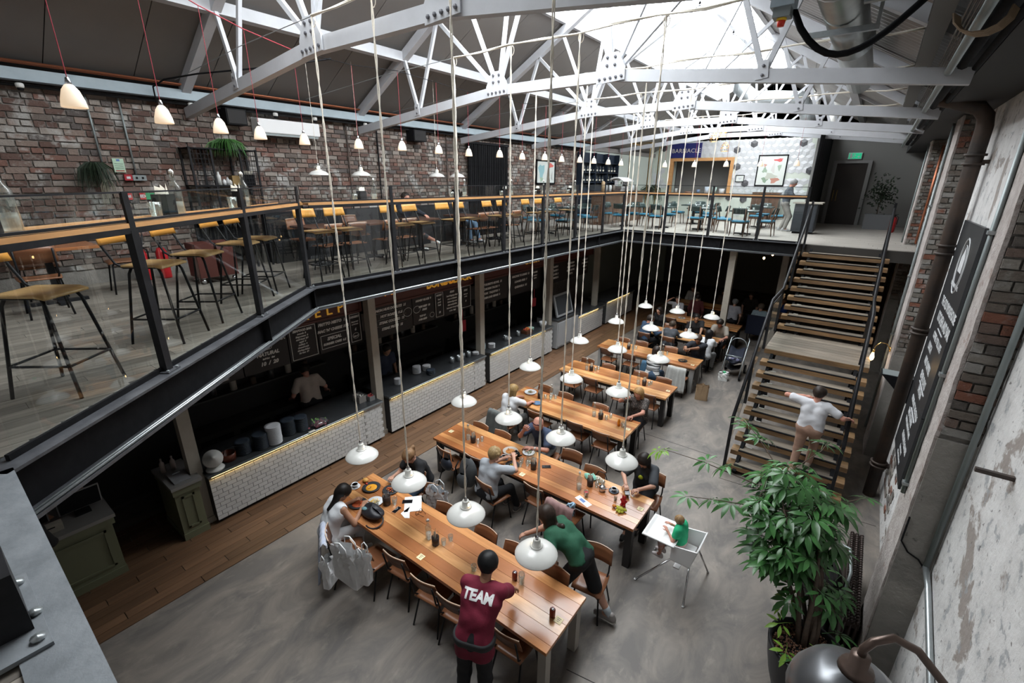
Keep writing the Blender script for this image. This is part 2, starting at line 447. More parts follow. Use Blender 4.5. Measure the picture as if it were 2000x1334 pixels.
# right wall: pilasters with brick reveals, plaster recesses
wr = B().box((XR, YN, 0), (XR+.35, 26, 6.9)).build('wall_right', m_plaster, kind='structure')
dk = B().box((XR-.02, 11.9, 0), (XR, 26, 6.9)).build('recess_render', m_mortarr, wr)
m_render = mat('grey_cement_render', (.25,.235,.215), .9, col2=(.19,.18,.165), nscale=3, namt=.8, patch=[((.33,.31,.28), 2, .55, .7, .6), ((.06,.055,.05), 14, .66, .72, .6)], bump=.5, bscale=18, world=True)
P0 = [(5.2, 5.85), (11.0, 11.75), (16.7, 17.4)]
for q, (ya, yb) in enumerate(P0):
    c = B().box((XP+.012, ya+.012, 0), (XR, yb, 6.35)).build('trim_%d' % (q+1), m_mortarr, kind='structure')
    f = B()
    def wob(u, v, ya=ya, yb=yb): return (XP + .004*random.uniform(-1,1), ya+(yb-ya)*u + (.009*random.uniform(-1,1) if u in (0,1) else 0), 6.35*v)
    f.quadgrid(wob, 3, 60, sm=False, thick=(.03,0,0)).build('plaster_face', m_plasterpink, c)
    B().box((XP+.02, ya-.018, 0), (XR, ya+.03, 3.15 if q == 0 else 2.2)).build('cement_render', m_render, c)
    brick_area(c, (XP+.03, ya, 0), (1,0,0), XR-XP-.03, 3.2 if q == 0 else 2.3, 6.3, (0,-1,0), m_brickr, bl=.235, budget=(150, 110, 0)[q], thick=.045)
brick_area(wr, (XR-.02, 11.75, 0), (0,1,0), 4.9, .1, 6.3, (-1,0,0), m_brickr, budget=0)
brick_area(wr, (XR+.0, 5.9, 0), (0,1,0), 5.0, .3, 2.6, (-1,0,0), m_brickr, budget=0, thick=.02, skip=lambda c: random.random() < .45 or c.z > 1.2+ .8*math.sin(c.y*3))
B().box((XL-.4, YN-.3, 0), (XR+.4, YN, 7)).build('wall_front', m_plaster, kind='structure')
# ---------------------------------------------------------------- far end: tiled white wall, corridor
m_fw = mat('sage_paint', (.50,.54,.48), .6)
wb = B()
wb.box((-8.62, YF, 0), (-2.0, YF+.12, 0)) if 0 else None
wb.box((-9.7, YF, MZ-.3), (-8.62, YF+.14, 7.15)); wb.box((-5.72, YF, MZ-.3), (-2.0, YF+.14, 7.15))
wb.box((-8.62, YF, MZ-.3), (-5.72, YF+.14, 4.75)); wb.box((-8.62, YF, 6.33), (-5.72, YF+.14, 7.15))
wb = wb.build('wall_back', m_fw, kind='structure')
hx = mat('white_hex_tile', (.50,.51,.525), .22, piece=.06); hd_ = mat('charcoal_hex_tile', (.07,.07,.075), .4, piece=.2)
hexb = B()
def hexa(b, cx, cz, r, y, d):
    # tile with a three-way raised relief
    ctr = (cx, y-d*1.9, cz); ring = [(cx + r*math.sin(PI/3*i), y, cz + r*math.cos(PI/3*i)) for i in range(6)]
    rf = [(p[0], y-(d*1.2 if i % 2 else d*.4), p[2]) for i, p in enumerate(ring)]
    b.add(ring+rf+[ctr], [(i, (i+1) % 6, 6+(i+1) % 6, 6+i) for i in range(6)] + [(6+i, 6+(i+1) % 6, 12) for i in range(6)])
r = .16; hw = r*math.sqrt(3)
for row in range(15):
    for c_ in range(30):
        cx = -9.6 + c_*hw + (row % 2)*hw/2; cz = 3.9 + row*r*1.5
        if cx > -2.1 or cz > 7.05: continue
        if -8.75 < cx < -5.6 and cz < 6.48: continue
        if cx < -8.75 and (cz > 6.2 or cz < 4.9 or random.random() < .35): continue
        if -4.2 < cx < -2.2 and 5.35 < cz < 5.75 and random.random() < .8: continue
        if -2.9 < cx and cz > 6.5 and random.random() < .4: continue
        if cz < 4.75 and random.random() < .88: continue
        if cx > -3.4 and 4.2 < cz < 5.3 and random.random() < .35: continue
        hexa(hexb, cx, cz, r*.98, YF, .017)
hexb.build('hexagon_tiles', hx, wb, kind='stuff')
for cx, cz in ((-9.05,6.88),(-5.6,6.71),(-5.49,5.98),(-4.91,6.95),(-2.97,6.92),(-2.53,5.8),(-5.04,5.25),(-6.5,4.6),(-5.0,4.55),(-5.65,4.62)):
    hb = B(); hexa(hb, cx, cz, .165, YF-.02, .02); hb.build('dark_tile', hd_, wb)
B().box((-8.62, YF+1.6, MZ), (-5.6, YF+1.7, 6.5)).box((-8.75,YF+.15,6.42),(-5.6,YF+1.7,6.55)).box((-8.85,YF+.15,MZ),(-8.7,YF+1.7,6.55)).box((-5.65,YF+.15,MZ),(-5.55,YF+1.7,6.55)).build('wall_back_kitchen', m_dark, kind='structure')  # top and side panels added to block skylight and keep the opening dark
# servery opening frame
of = thing('servery_opening_frame', 'honey coloured timber frame around the wide kitchen opening under the blue sign', 'frame', (-7.2, YF-.03, 4.75))
for nm, lo, hi in (('side_board', (-8.68,YF-.06,4.75),(-8.5,YF+.1,6.4)), ('side_board', (-5.8,YF-.06,4.75),(-5.65,YF+.1,6.4)), ('head_board', (-8.5,YF-.06,6.26),(-5.8,YF+.1,6.4)), ('ledge', (-8.5,YF-.2,4.7),(-5.8,YF+.1,4.78))):
    B().box(lo, hi).build(nm, m_bar, of)
# corridor box at the top of the stairs
m_gw = mat('dim_grey_paint', (.20,.195,.185), .65)
cb_ = B().box((-2.0, 23.5, MZ-.3), (XR, 23.62, 6.95)).build('wall_corridor_end', m_gw, kind='structure')
B().box((-2.06, 20.6, MZ), (-1.98, 23.5, 6.9)).build('wall_corridor_side', m_gw, kind='structure')
d1 = thing('door_1', 'dark double swing doors with brass pull handles at the head of the stairs', 'door', (-1.0, 23.46, MZ)); d1['kind'] = 'structure'; del d1['category']
m_door = mat('dark_brown_door', (.03,.021,.017), .45)
B().box((-1.5,23.42,MZ),(-.5,23.5,6.03)).build('door_leaf', m_door, d1)
B().box((-1.62,23.36,MZ),(-1.5,23.5,6.13)).box((-.5,23.36,MZ),(-.38,23.5,6.13)).box((-1.5,23.36,6.03),(-.5,23.5,6.13)).build('door_frame', mat('grey_frame', (.25,.245,.24), .5), d1)
m_brass = mat('brass', (.7,.45,.16), .25, 1)
for x in (-1.42, -1.3): B().tube([(x,23.4,4.6),(x,23.36,4.63),(x,23.36,5.02),(x,23.4,5.05)], .014, 6).build('pull_handle', m_brass, d1)
B().box((-9.75, YF-.02, MZ), (-9.68, YF+.1, 7.15)).build('trim_9', m_fw, kind='structure')
# grey double door with round lights, left of the tiled wall, stands back of it
d2 = thing('door_2', 'grey double door with round windows', 'door', (-10.4, YF+.6, MZ)); d2['kind'] = 'structure'; del d2['category']
m_gd = mat('grey_door_paint', (.16,.165,.17), .5)
for x in (-10.95, -10.15):
    B().box((x-.38, YF+.62, MZ), (x+.38, YF+.68, 5.95)).build('door_leaf', m_gd, d2)
    B().lathe([(.0,0),(.2,0),(.24,.015),(.24,.03)], (x, YF+.62, 5.25), 18, R=Matrix.Rotation(PI/2,3,'X')).build('round_window', m_black, d2)
B().box((XL-2, YF+.7, 0), (-8.6, YF+.8, 7.15)).build('wall_back_left', m_fw, kind='structure')
B().box((XL-2, 26, 0), (XR, 26.1, 9.6)).build('wall_back_outer', m_gw, kind='structure')
B().box((XL-2.1, 14, 0), (XL-2, 26, 7)).build('wall_side_recess', m_dark, kind='structure')
# ---------------------------------------------------------------- roof
XC, KS, ZE = -4.45, .57, 6.62       # ridge line, slope, eaves height at x = +-5
zr = lambda x: ZE + KS*(5.0 - abs(x-XC)) + .14
SKY = 1.78                          # half width of the glazing
ce = B(); ce.box((XL-.4, YN-.3, 6.45), (XL+.02, 26.1, 6.62)); ce.box((.62, YN-.3, 6.85), (XR+.35, 26.1, 6.95))
ce = ce.build('ceiling', m_roof, kind='structure')
for sx, mt in ((-1, m_roof), (1, m_roofr)):
    y = YN
    while y < 26:
        w = 1.02
        xa, xb = XC+sx*SKY, XC+sx*5.3
        p = B(); n = 1 if sx < 0 else 8
        if sx < 0:
            p.prism([(xa,y,zr(xa)),(xb,y,zr(xb)),(xb,y,zr(xb)+.06),(xa,y,zr(xa)+.06)], (0,w-.012,0))
        else:   # corrugated sheet: ribs run down the slope
            N_ = 24
            def fn(u, v, y=y):
                return (xa+(xb-xa)*u, y+v*(w-.012), zr(xa+(xb-xa)*u) + (.0, .022, .022, .0)[int(round(v*N_)) % 4])
            p.quadgrid(fn, 1, N_, sm=False, thick=(0,0,.05))
        p.build('roof_panel', mt, ce, fix=(sx < 0))
        y += w
gap = B()
gap.prism([(XC-SKY-.05,YN,zr(XC-SKY-.05)+.07),(XC-5.3,YN,zr(XC-5.3)+.07),(XC-5.3,YN,zr(XC-5.3)+.1),(XC-SKY-.05,YN,zr(XC-SKY-.05)+.1)], (0,28.5,0))
gap.prism([(XC+SKY+.05,YN,zr(XC+SKY+.05)+.09),(XC+5.4,YN,zr(XC+5.4)+.09),(XC+5.4,YN,zr(XC+5.4)+.12),(XC+SKY+.05,YN,zr(XC+SKY+.05)+.12)], (0,28.5,0))
for y0, y1 in ((YN, 1.5), (23.1, 26)):
    gap.prism([(XC-SKY-.1,y0,zr(XC-SKY-.1)+.06),(XC,y0,zr(XC)+.06),(XC+SKY+.1,y0,zr(XC+SKY+.1)+.06),(XC+SKY+.1,y0,zr(XC+SKY+.1)+.12),(XC,y0,zr(XC)+.13),(XC-SKY-.1,y0,zr(XC-SKY-.1)+.12)], (0,y1-y0,0))
gap.build('roof_deck', m_roof, ce)
gb = B().prism([(XL-.4,26,6.5),(XC,26,zr(XC)+.2),(XR+.35,26,6.5)], (0,.1,0)).build('gable_far', m_roof, ce)
B().prism([(XL-.4,YN-.1,6.5),(XC,YN-.1,zr(XC)+.2),(XR+.35,YN-.1,6.5)], (0,.1,0)).build('gable_near', m_roof, ce)
# rooflight: panes and glazing bars
wn = thing('window_1', 'long ridge rooflight of bright glazed panes', 'window', (XC, 1.5, 8.5)); wn['kind'] = 'structure'; del wn['category']
for sx in (-1, 1):
    for k in range(21):  # row of panes lengthened at the far end to brighten the far wall
        y = 1.5 + k*1.005
        xa, xb = XC+sx*.03, XC+sx*SKY
        B().add([(xa,y,zr(xa)+.08),(xb,y,zr(xb)+.08),(xb,y+.98,zr(xb)+.08),(xa,y+.98,zr(xa)+.08)], [(0,1,2,3)]).build('pane', m_sky, wn, fix=False)
    fr = B()
    for k in range(0, 22):
        y = 1.49 + k*1.005
        fr.bar((XC, y, zr(XC)+.07), (XC+sx*SKY, y, zr(XC+sx*SKY)+.07), .035, .06)
    fr.bar((XC+sx*SKY, 1.5, zr(XC+sx*SKY)+.03), (XC+sx*SKY, 22.65, zr(XC+sx*SKY)+.03), .09, .16)
    fr.build('glazing_bars', m_steel, wn)
B().bar((XC,1.5,zr(XC)+.06),(XC,22.65,zr(XC)+.06), .12, .1).build('ridge_bar', m_steel, wn)
# ---------------------------------------------------------------- trusses
def plate(p, pts, y, th=.02): p.prism([(x, y, z) for x, z in pts], (0, th, 0))
def truss(y, label, dz=0):
    t = thing('roof_truss', label, 'truss', (XC, y, ZE), group='white bolted roof trusses')
    S = lambda x: XC + (x - XC)                      # nodes given for the left half and mirrored
    nodesL = [(-9.42, 6.31), (-7.5, 6.53), (-5.5, 6.735)]; kids = set(bpy.data.objects)
    mir = lambda p: (2*XC - p[0], p[1])
    nodesR = [mir(p) for p in nodesL]
    ch = nodesL + nodesR[::-1]
    for a, b in ((ch[0], ch[2]), (ch[2], ch[3]), (ch[3], ch[5])):
        B().bar((a[0], y, a[1]), (b[0], y, b[1]), .1, .15).build('bottom_chord', m_steel, t)
    for sx in (-1, 1):
        B().bar((XC+sx*5.0, y, ZE), (XC, y, zr(XC)-.14), .13, .15).build('rafter', m_steel, t)
    rf = lambda x: ZE + KS*(5-abs(x-XC)) - .02
    web = [((-7.5,6.53),(-7.85,rf(-7.85))), ((-7.5,6.53),(-6.9,rf(-6.9))), ((-5.5,6.735),(-6.3,rf(-6.3))), ((-5.5,6.735),(-5.15,rf(-5.15))), ((-5.5,6.735),(-6.95,rf(-6.95)))]
    for a, b in web:
        for q in (0, 1):
            if q: a, b = mir(a), mir(b)
            B().bar((a[0], y, a[1]), (b[0], y, b[1]), .05, .06).build('web_strut', m_steel, t)
    B().bar((-5.5, y, 6.78), (XC, y, rf(XC)), .05, .06).build('web_strut', m_steel, t)
    B().bar((-3.4, y, 6.78), (XC, y, rf(XC)), .05, .06).build('web_strut', m_steel, t)
    for gx in (-5.5, 2*XC+5.5):
        s = 1 if gx < XC else -1
        g = B(); plate(g, [(gx-.22,6.63),(gx+.22,6.66),(gx+.22,6.82),(gx+.1,7.02),(gx-.1,7.02),(gx-.22,6.8)], y-.075, .02)
        g = g.build('gusset_plate', m_steel, t)
        for bx, bz in [(-.17,6.69),(-.085,6.695),(0,6.70),(.085,6.705),(.17,6.71),(-.06,6.86),(.06,6.86),(-.06,6.96),(.06,6.96)]:
            B().lathe([(.001,0),(.02,0),(.02,.016),(.001,.02)], (gx+bx, y-.075, bz), 6, R=Matrix.Rotation(PI/2,3,'X'), sm=False).build('bolt', m_bolt, g)
    for gx in (-7.5, 2*XC+7.5):
        g = B(); plate(g, [(gx-.07,6.47),(gx+.07,6.49),(gx+.05,6.68),(gx-.06,6.68)], y-.06, .015)
        g = g.build('gusset_plate', m_steel, t)
        for bz in (6.52, 6.62): B().lathe([(.001,0),(.018,0),(.018,.014),(.001,.018)], (gx, y-.06, bz), 6, R=Matrix.Rotation(PI/2,3,'X'), sm=False).build('bolt', m_bolt, g)
    for o in set(bpy.data.objects)-kids:
        if o.parent == t: o.location.z += dz
    return t
TY = [3.53, 6.9, 10.18, 13.6, 17.0, 20.4]
for y, l in zip(TY, ('nearest white roof truss, its joints cut by the top edge of the picture', 'white bolted roof truss second from the viewer, over the second lamp row',
                     'white bolted roof truss third from the viewer', 'white bolted roof truss fourth from the viewer', 'white bolted roof truss second from the far end', 'farthest white roof truss, in front of the tiled wall')):
    truss(y, l, {13.6: .05, 17.0: .15, 20.4: .26}.get(y, 0))
# purlins
for x, l in ((-7.9, 'long pale steel purlin under the dark left roof slope'), (2*XC+7.9, 'long pale steel purlin under the corrugated right roof slope')):
    z = ZE + KS*(5-abs(x-XC)) + .0
    B().bar((x, YN, z+.03), (x, 24, z+.03), .17, .16).build('roof_purlin', m_steel, label=l, cat='beam')
# wall beams at the eaves
e = thing('eaves_beam', 'blue grey steel beam along the top of the left brick wall', 'beam', (-9.4, 0, 6.5))
B().box((-9.47, YN, 6.49), (-9.33, 17.4, 6.645)).build('web', m_beamblue, e)
B().box((-9.5, YN, 6.475), (-9.28, 17.4, 6.495)).build('bottom_flange', m_blacksat, e)
for dz, x in ((.74, -9.36), (.80, -9.30)):
    B().tube([(x, YN, 6.62+dz*.12), (x, 18, 6.62+dz*.12)], .017, 6).build('copper_pipe', m_copper, label='thin copper pipe above the left eaves beam, '+('lower' if dz < .78 else 'upper')+' of the two', cat='pipe')
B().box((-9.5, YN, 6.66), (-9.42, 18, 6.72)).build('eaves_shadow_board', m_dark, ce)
# left wall services just under the beam: dark tray, round white detectors
B().tube([(-9.38, YN, 6.44), (-9.38, 17, 6.44)], .022, 6).build('dark_wall_pipe', m_blacksat, label='dark pipe running just under the left eaves beam', cat='pipe')
dt = proto('round_detector', 'x', 'detector', 'white round fittings under the left eaves beam')
B().lathe([(.0,0),(.04,0),(.045,.02),(.045,.05),(.03,.06),(.0,.06)], (0,0,0), 12).build('body', m_white, dt)
B().lathe([(.0,-.03),(.03,-.03),(.035,0)], (0,0,0), 10).build('base_ring', m_black, dt)
for k, y in enumerate((1.55, 3.55, 4.95, 5.75, 6.95)):
    dup(dt, (-9.3, y, 6.40), label='small white round fitting under the left eaves beam, number %s from the near end' % ('one','two','three','four','five')[k])
# ---------------------------------------------------------------- right side services
rs = thing('right_eaves_girder', 'dark grey steel girder along the top of the right wall', 'beam', (.15, 0, 6.6))
B().box((.05, YN, 6.62), (.2, 20, 6.66)).box((.1,YN,6.66),(.15,20,6.86)).box((.05,YN,6.84),(.2,20,6.88)).build('girder', mat('grey_girder', (.12,.12,.12), .5), rs)
db = B().box((.55, YN, 6.36), (XR-.002, 23.4, 6.84)).build('dark_bulkhead', mat('plain_black', (.02,.02,.021), .7), label='plain black boxing above the right wall', cat='bulkhead')  # one even black box along the top of the right wall
for k, (x, z, r_, l) in enumerate(((.32,6.36,.035,'nearest the room'), (.42,6.42,.05,'second from the room'), (.52,6.38,.03,'nearest the wall'))):
    B().tube([(x, YN, z), (x, 19, z)], r_, 8).build('dark_service_pipe', m_conduit if k == 0 else m_black, label='long dark service pipe along the right eaves, %s' % l, cat='pipe')
ct = B()
for k in range(9): ct.tube([(.24+.025*k, YN, 6.50+.006*(k % 3)), (.25+.025*k, 5, 6.5), (.24+.025*k, 16, 6.50)], .009, 5)
ct.build('cable_bundle', mat('grey_cable', (.16,.15,.14), .6), label='bundle of grey cables along the right eaves tray', cat='cables', kind='stuff')
for k, y in enumerate((1.8, 4.6)):
    c = B(); 
    for q in range(5): c.tube([(.3+.14*math.cos(a)+.01*q, y+.03*q+.05*math.sin(a), 6.36+.14*math.sin(a)) for a in [i*PI/7+PI for i in range(8)]], .008, 5)
    c.build('cable_loop', mat('tan_cable%d' % k, (.27,.19,.12), .6), label=('nearer' if k == 0 else 'farther')+' loop of tan cables hanging under the right eaves', cat='cables')
for k, y in enumerate((4.55, 7.6)):
    B().box((-.35, y, 6.50), (.16, y+.05, 6.56)).build('strut_bracket', m_galv, label=('near' if k == 0 else 'far')+' galvanised bracket reaching out from the right girder', cat='bracket')
# spiral duct
du = thing('spiral_duct', 'big galvanised spiral duct under the right roof slope', 'duct', (-.6, 0, 6.8))
DX, DZ, DR = -.62, 6.93, .2
B().tube([(DX+.06, -.6, DZ-.08), (DX+.06, 3.95, DZ-.08)], DR+.0, 20).build('duct_section', m_duct, du)
B().tube([(DX, 4.9, DZ), (DX, 10.6, DZ)], DR*.95, 20).build('duct_section', m_duct, du)
fx = B(); 
for k in range(10): fx.tube([(DX+.05-.004*k, 3.93+.1*k, DZ-.06), (DX+.05-.004*k, 3.98+.1*k, DZ-.06)], DR*(1.04 if k % 2 else .97), 20)
fx.build('flexible_sleeve', m_galv, du)
for y in (2.2, 3.9, 5.0, 7.4): B().tube([(DX+.03, y, DZ-.05), (DX+.03, y+.05, DZ-.05)], DR*1.06, 20).build('joint_band', m_galv, du)
B().bar((DX-.3, 6.1, DZ-.24), (DX+.32, 6.1, DZ-.24), .05, .05).build('cradle', m_galv, du)
B().bar((DX+.3, 6.1, DZ-.24), (DX+.3, 6.1, DZ+.35), .03, .03).build('cradle', m_galv, du)
bx = thing('isolator_box', 'grey isolator switch box with red and yellow knob under the duct', 'switch', (-.8, 4.2, 6.5))
B().box((-.87,4.15,6.46),(-.72,4.3,6.82)).build('enclosure', m_beamblue, bx)
B().box((-.85,4.17,6.4),(-.74,4.28,6.46)).build('switch_body', m_conduit, bx)
B().lathe([(.0,-.05),(.022,-.05),(.03,0)], (-.795,4.22,6.4), 10).build('knob', mat('red_knob', (.7,.04,.02), .4), bx, label='red switch knob')
B().lathe([(.03,0),(.033,0),(.033,.02),(.03,.02)], (-.795,4.22,6.385), 10).build('knob_ring', mat('yellow_ring', (.8,.5,.02), .4), bx, label='yellow ring')
pts = []
for i in range(15):
    u = i/14; pts.append((-.74+.88*u, 4.3+.1*u, 6.46 - .40*math.sin(PI*u**.85)*(1-.25*u) + .12*u))
B().tube(pts, .022, 8).build('black_conduit', m_black, label='thick black flexible conduit sagging from the isolator box', cat='cable')
# silver rotating cowl ducts at the far end of the rooflight
sv = thing('far_duct_elbow', 'silver elbow duct under the far end of the rooflight', 'duct', (-4.2, 19, 7.9))
B().tube([(-4.4,18.6,9.0),(-4.4,18.7,8.3),(-4.0,18.8,7.95),(-3.3,18.9,7.9),(-2.6,19,7.85),(-2.3,19.1,7.4),(-2.3,19.1,6.9)], .26, 14).build('elbow', m_galv, sv)
B().lathe([(.0,0),(.3,0),(.3,.45),(.0,.45)], (-4.75,18.4,8.5), 16).build('cowl', m_galv, sv)
for k, x in enumerate((-3.0, -2.2)):
    B().lathe([(.22,0),(.22,1.55)], (x+.3, 23.2, 7.0 if k == 0 else 6.9), 16).build('white_duct', m_white, label=('left' if k == 0 else 'right')+' fat white vertical duct above the tiled wall', cat='duct')
# ---------------------------------------------------------------- edge beams of the upper floor
def outw(a, b):
    d = (b-a).normalized(); return d, V(d.y, -d.x, 0)
def edge_beam(a, b, label, cond=True, fm=None):
    fm = fm or m_flange
    d, n = outw(a, b); t = thing('edge_beam', label, 'beam', (a.x, a.y, 3.38))
    up_ = V(0,0,1)
    def slab(d0, d1, z0, z1): return B().prism([a+n*d0+up_*z0, a+n*d1+up_*z0, b+n*d1+up_*z0, b+n*d0+up_*z0], (0,0,z1-z0))
    slab(-.10, .085, 3.715, 3.735).build('top_flange', fm, t)
    slab(-.05, -.02, 3.4, 3.715).build('web', m_black, t)
    slab(-.10, .085, 3.375, 3.40).build('bottom_flange', m_flange, t)
    if cond:
        for k, q in enumerate((.05, .075)):
            B().tube([a+n*q+up_*(3.417+.0*k), (a*.5+b*.5)+n*(q-.006)+up_*3.414, b+n*q+up_*3.417], .011, 6).build('cable', m_galv, t, label='bright metal cable on the lower flange')
    L_ = (b-a).length; k = .0
    while k < L_:
        p = a + d*k
        B().prism([p+n*-.02+up_*3.4-d*.006, p+n*.075+up_*3.4-d*.006, p+n*.075+up_*3.715-d*.006, p+n*-.02+up_*3.715-d*.006], d*.012).build('stiffener', m_black, t)
        k += 3.16
    return t
A00 = V(A0.x, 0, 0); A9 = V(XR, 0, 0)
edge_beam(A00, A1, 'black steel edge beam under the slanted front of the upper floor')
edge_beam(A1, A2, 'long black steel edge beam above the food stalls')
edge_beam(A2, V(-1.35, 14.95, 0), 'black steel edge beam under the far end of the upper floor')
edge_beam(V(-.6, -.02, 0), A00, 'grey steel edge beam cut by the lower left corner of the picture', False, m_nearsteel)
# ---------------------------------------------------------------- balustrade
def base_plate(t, p, d, n):
    o = B(); R = Matrix(((d.x, n.x, 0), (d.y, n.y, 0), (0, 0, 1)))
    o.ob(p+V(0,0,.02), (.15, .13, .012), R); o = o.build('base_plate', m_flange, t)
    for sx in (-1, 1):
        for sy in (-1, 1):
            q = p + d*sx*.058 + n*sy*.048
            B().lathe([(0,.0),(.013,0),(.013,.016),(0,.02)], (q.x, q.y, q.z+.025), 6, sm=False).build('bolt', m_galv, o)
def balustrade(a, b, posts, label, topz=5.185, barz=4.972):
    d, n = outw(a, b); t = thing('glass_balustrade', label, 'balustrade', (a.x, a.y, MZ))
    R = Matrix(((d.x, n.x, 0), (d.y, n.y, 0), (0, 0, 1))); L_ = (b-a).length
    pts = [a + d*s for s in posts]
    for p in pts:
        B().ob(p+V(0,0,(MZ+barz-.07)/2+.01), (.075, .055, barz-.07-MZ), R).build('post', m_blacksat, t)
        B().ob(p+n*.012+V(0,0,(barz+topz)/2-.04), (.06, .02, topz-barz+.1), R).build('upper_post', m_blacksat, t)
        base_plate(t, V(p.x, p.y, MZ), d, n)
    B().prism([a+V(0,0,barz-.085)+n*-.02, a+V(0,0,barz-.085)+n*.012, b+V(0,0,barz-.085)+n*.012, b+V(0,0,barz-.085)+n*-.02], (0,0,.03)).build('lower_rail', m_blacksat, t)
    B().prism([a+V(0,0,barz+.001)+n*-.02, a+V(0,0,barz+.001)+n*.012, b+V(0,0,barz+.001)+n*.012, b+V(0,0,barz+.001)+n*-.02], (0,0,.018)).build('glass_shoe', m_blacksat, t)
    B().prism([a+V(0,0,topz)+n*-.015, a+V(0,0,topz)+n*.015, b+V(0,0,topz)+n*.015, b+V(0,0,topz)+n*-.015], (0,0,.012)).build('top_cap', m_blacksat, t)
    B().prism([a+V(0,0,MZ+.005)+n*-.04, a+V(0,0,MZ+.005)+n*-.015, b+V(0,0,MZ+.005)+n*-.015, b+V(0,0,MZ+.005)+n*-.04], (0,0,.05)).build('kick_rail', m_black, t)
    ss = [0] + list(posts) + [L_]
    ss = sorted(set(round(s, 3) for s in ss))
    for s0, s1 in zip(ss, ss[1:]):
        if s1-s0 < .2: continue
        for z0, z1, nm in ((MZ+.06, barz-.125, 'glass_pane'), (barz+.02, topz-.001, 'upper_glass_pane')):
            p0, p1 = a+d*(s0+.03)+n*-.02, a+d*(s1-.03)+n*-.02
            B().add([p0+V(0,0,z0), p1+V(0,0,z0), p1+V(0,0,z1), p0+V(0,0,z1)], [(0,1,2,3)]).build(nm, m_glass, t, fix=False)
    return t
AD = diag(-1.35, 0, 0); AE = diag(3.27, 0, 0)
balustrade(AD, AE, [1.35, 3.05, 4.6], 'glass balustrade with black posts along the slanted near edge of the upper floor')
balustrade(V(-6.6, 3.72, 0), V(-6.6, 14.93, 0), [1.6, 3.17, 4.73, 6.33, 8.0, 9.7, 11.17], 'long glass balustrade with black posts above the food stalls')
balustrade(V(-6.58, 14.93, 0), V(-1.4, 14.93, 0), [1.38, 2.74, 4.08, 5.15], 'glass balustrade with black posts along the far edge of the upper floor')
npost = thing('rail_post', 'black rail post with bolted base plate at the lower left corner of the picture', 'post', (-2.3, -.1, MZ))
B().box((-2.40, -.16, MZ+.02), (-2.12, -.05, 4.0)).build('post_foot', m_blacksat, npost)
B().box((-2.5, -.2, MZ+.012), (-2.0, -.02, MZ+.03)).build('base_plate', m_nearsteel, npost)
for x in (-2.44, -2.2, -2.05): B().lathe([(0,0),(.02,0),(.022,.014),(0,.02)], (x, -.05 if x != -2.2 else -.035, MZ+.03), 8).build('bolt', m_galv, npost)
# ---------------------------------------------------------------- bar counters behind the glass
def bar_counter(a, b, dep, label, z=4.966):
    d, n = outw(a, b); t = thing('bar_counter', label, 'counter', (a.x, a.y, MZ))
    k = 3; w = (dep+.02)/k
    for i in range(k):
        d1 = .02 - i*w; d0 = d1 - w + .002
        B().prism([a+n*d0+V(0,0,z-.034), a+n*d1+V(0,0,z-.034), b+n*d1+V(0,0,z-.034), b+n*d0+V(0,0,z-.05)], (0,0,.034)).build('counter_board', m_bar_d if abs(d.x) > .1 and abs(d.y) > .1 else (m_bar_y if abs(d.y) > .9 else m_bar), t)
    B().prism([a+n*.01+V(0,0,z-.075), a+n*.025+V(0,0,z-.075), b+n*.025+V(0,0,z-.075), b+n*.01+V(0,0,z-.075)], (0,0,.04)).build('edge_angle', m_blacksat, t)
    s = .8; L_ = (b-a).length
    while s < L_:
        p = a+d*s
        B().bar(p+n*-.03+V(0,0,z-.055), p+n*(-dep+.05)+V(0,0,z-.055), .04, .04).build('bracket', m_blacksat, t)
        s += 1.6
    return t
m_bar_y = wood('bar_counter_wood_y', (.56,.30,.125), (.4,.2,.08), 'y', .8, .35, .06)
m_bar_d = mat('bar_counter_wood_d', (.56,.30,.125), .35, col2=(.42,.21,.085), nscale=3, namt=.7)
bar_counter(AD, AE+RAILD*.12, .5, 'honey wood bar counter along the slanted balustrade')
bar_counter(V(-6.6,3.80,0), V(-6.6,14.9,0), .42, 'long honey wood bar counter above the food stalls')
bar_counter(V(-6.5,14.93,0), V(-1.45,14.93,0), .16, 'narrow wooden ledge along the far balustrade')
# ---------------------------------------------------------------- stools
def seat_shape(b, w, dp, z, th=.018, dip=.012, m=0):
    def fn(u, v):
        x = (u-.5)*w*(.92+.08*math.cos((v-.5)*2)); y = (v-.5)*dp
        return (x*(1-.10*max(0, .5-v)), y, z - dip*math.sin(PI*v)*math.cos((u-.5)*PI) - (.03*(v-.85)*4 if v > .85 else 0))
    return b.quadgrid(fn, 6, 6, m, True, (0,0,-th))
def back_shape(b, w, z0, z1, y0, y1, curve=.03, th=.012, m=0):
    def fn(u, v):
        x = (u-.5)*w*(1-.06*v); return (x, y0+(y1-y0)*v - curve*math.cos((u-.5)*PI) + curve, z0+(z1-z0)*(v-.04*(2*u-1)**2*(1 if v > .5 else -.3)))
    return b.quadgrid(fn, 8, 3, m, True, (0,-th,0))
st = proto('bar_stool', 'x', 'stool', 'honey seated bar stools at the upper floor counter')
seat_shape(B(), .40, .38, .785).build('seat', m_seath, st)
back_shape(B(), .40, .97, 1.13, -.345, -.385).build('backrest', m_honey, st)
for sx in (-1, 1):
    B().tube([(sx*.165,-.375,1.11),(sx*.165,-.335,.97),(sx*.165,-.25,.80),(sx*.155,-.19,.757),(sx*.15,.15,.757)], .011, 7).build('back_upright', m_blacksat, st)
    for sy in (-1, 1): B().tube([(sx*.14,sy*.12,.765),(sx*.155,sy*.15,.7),(sx*.215,sy*.25,0)], .0125, 7).build('leg', m_blacksat, st)
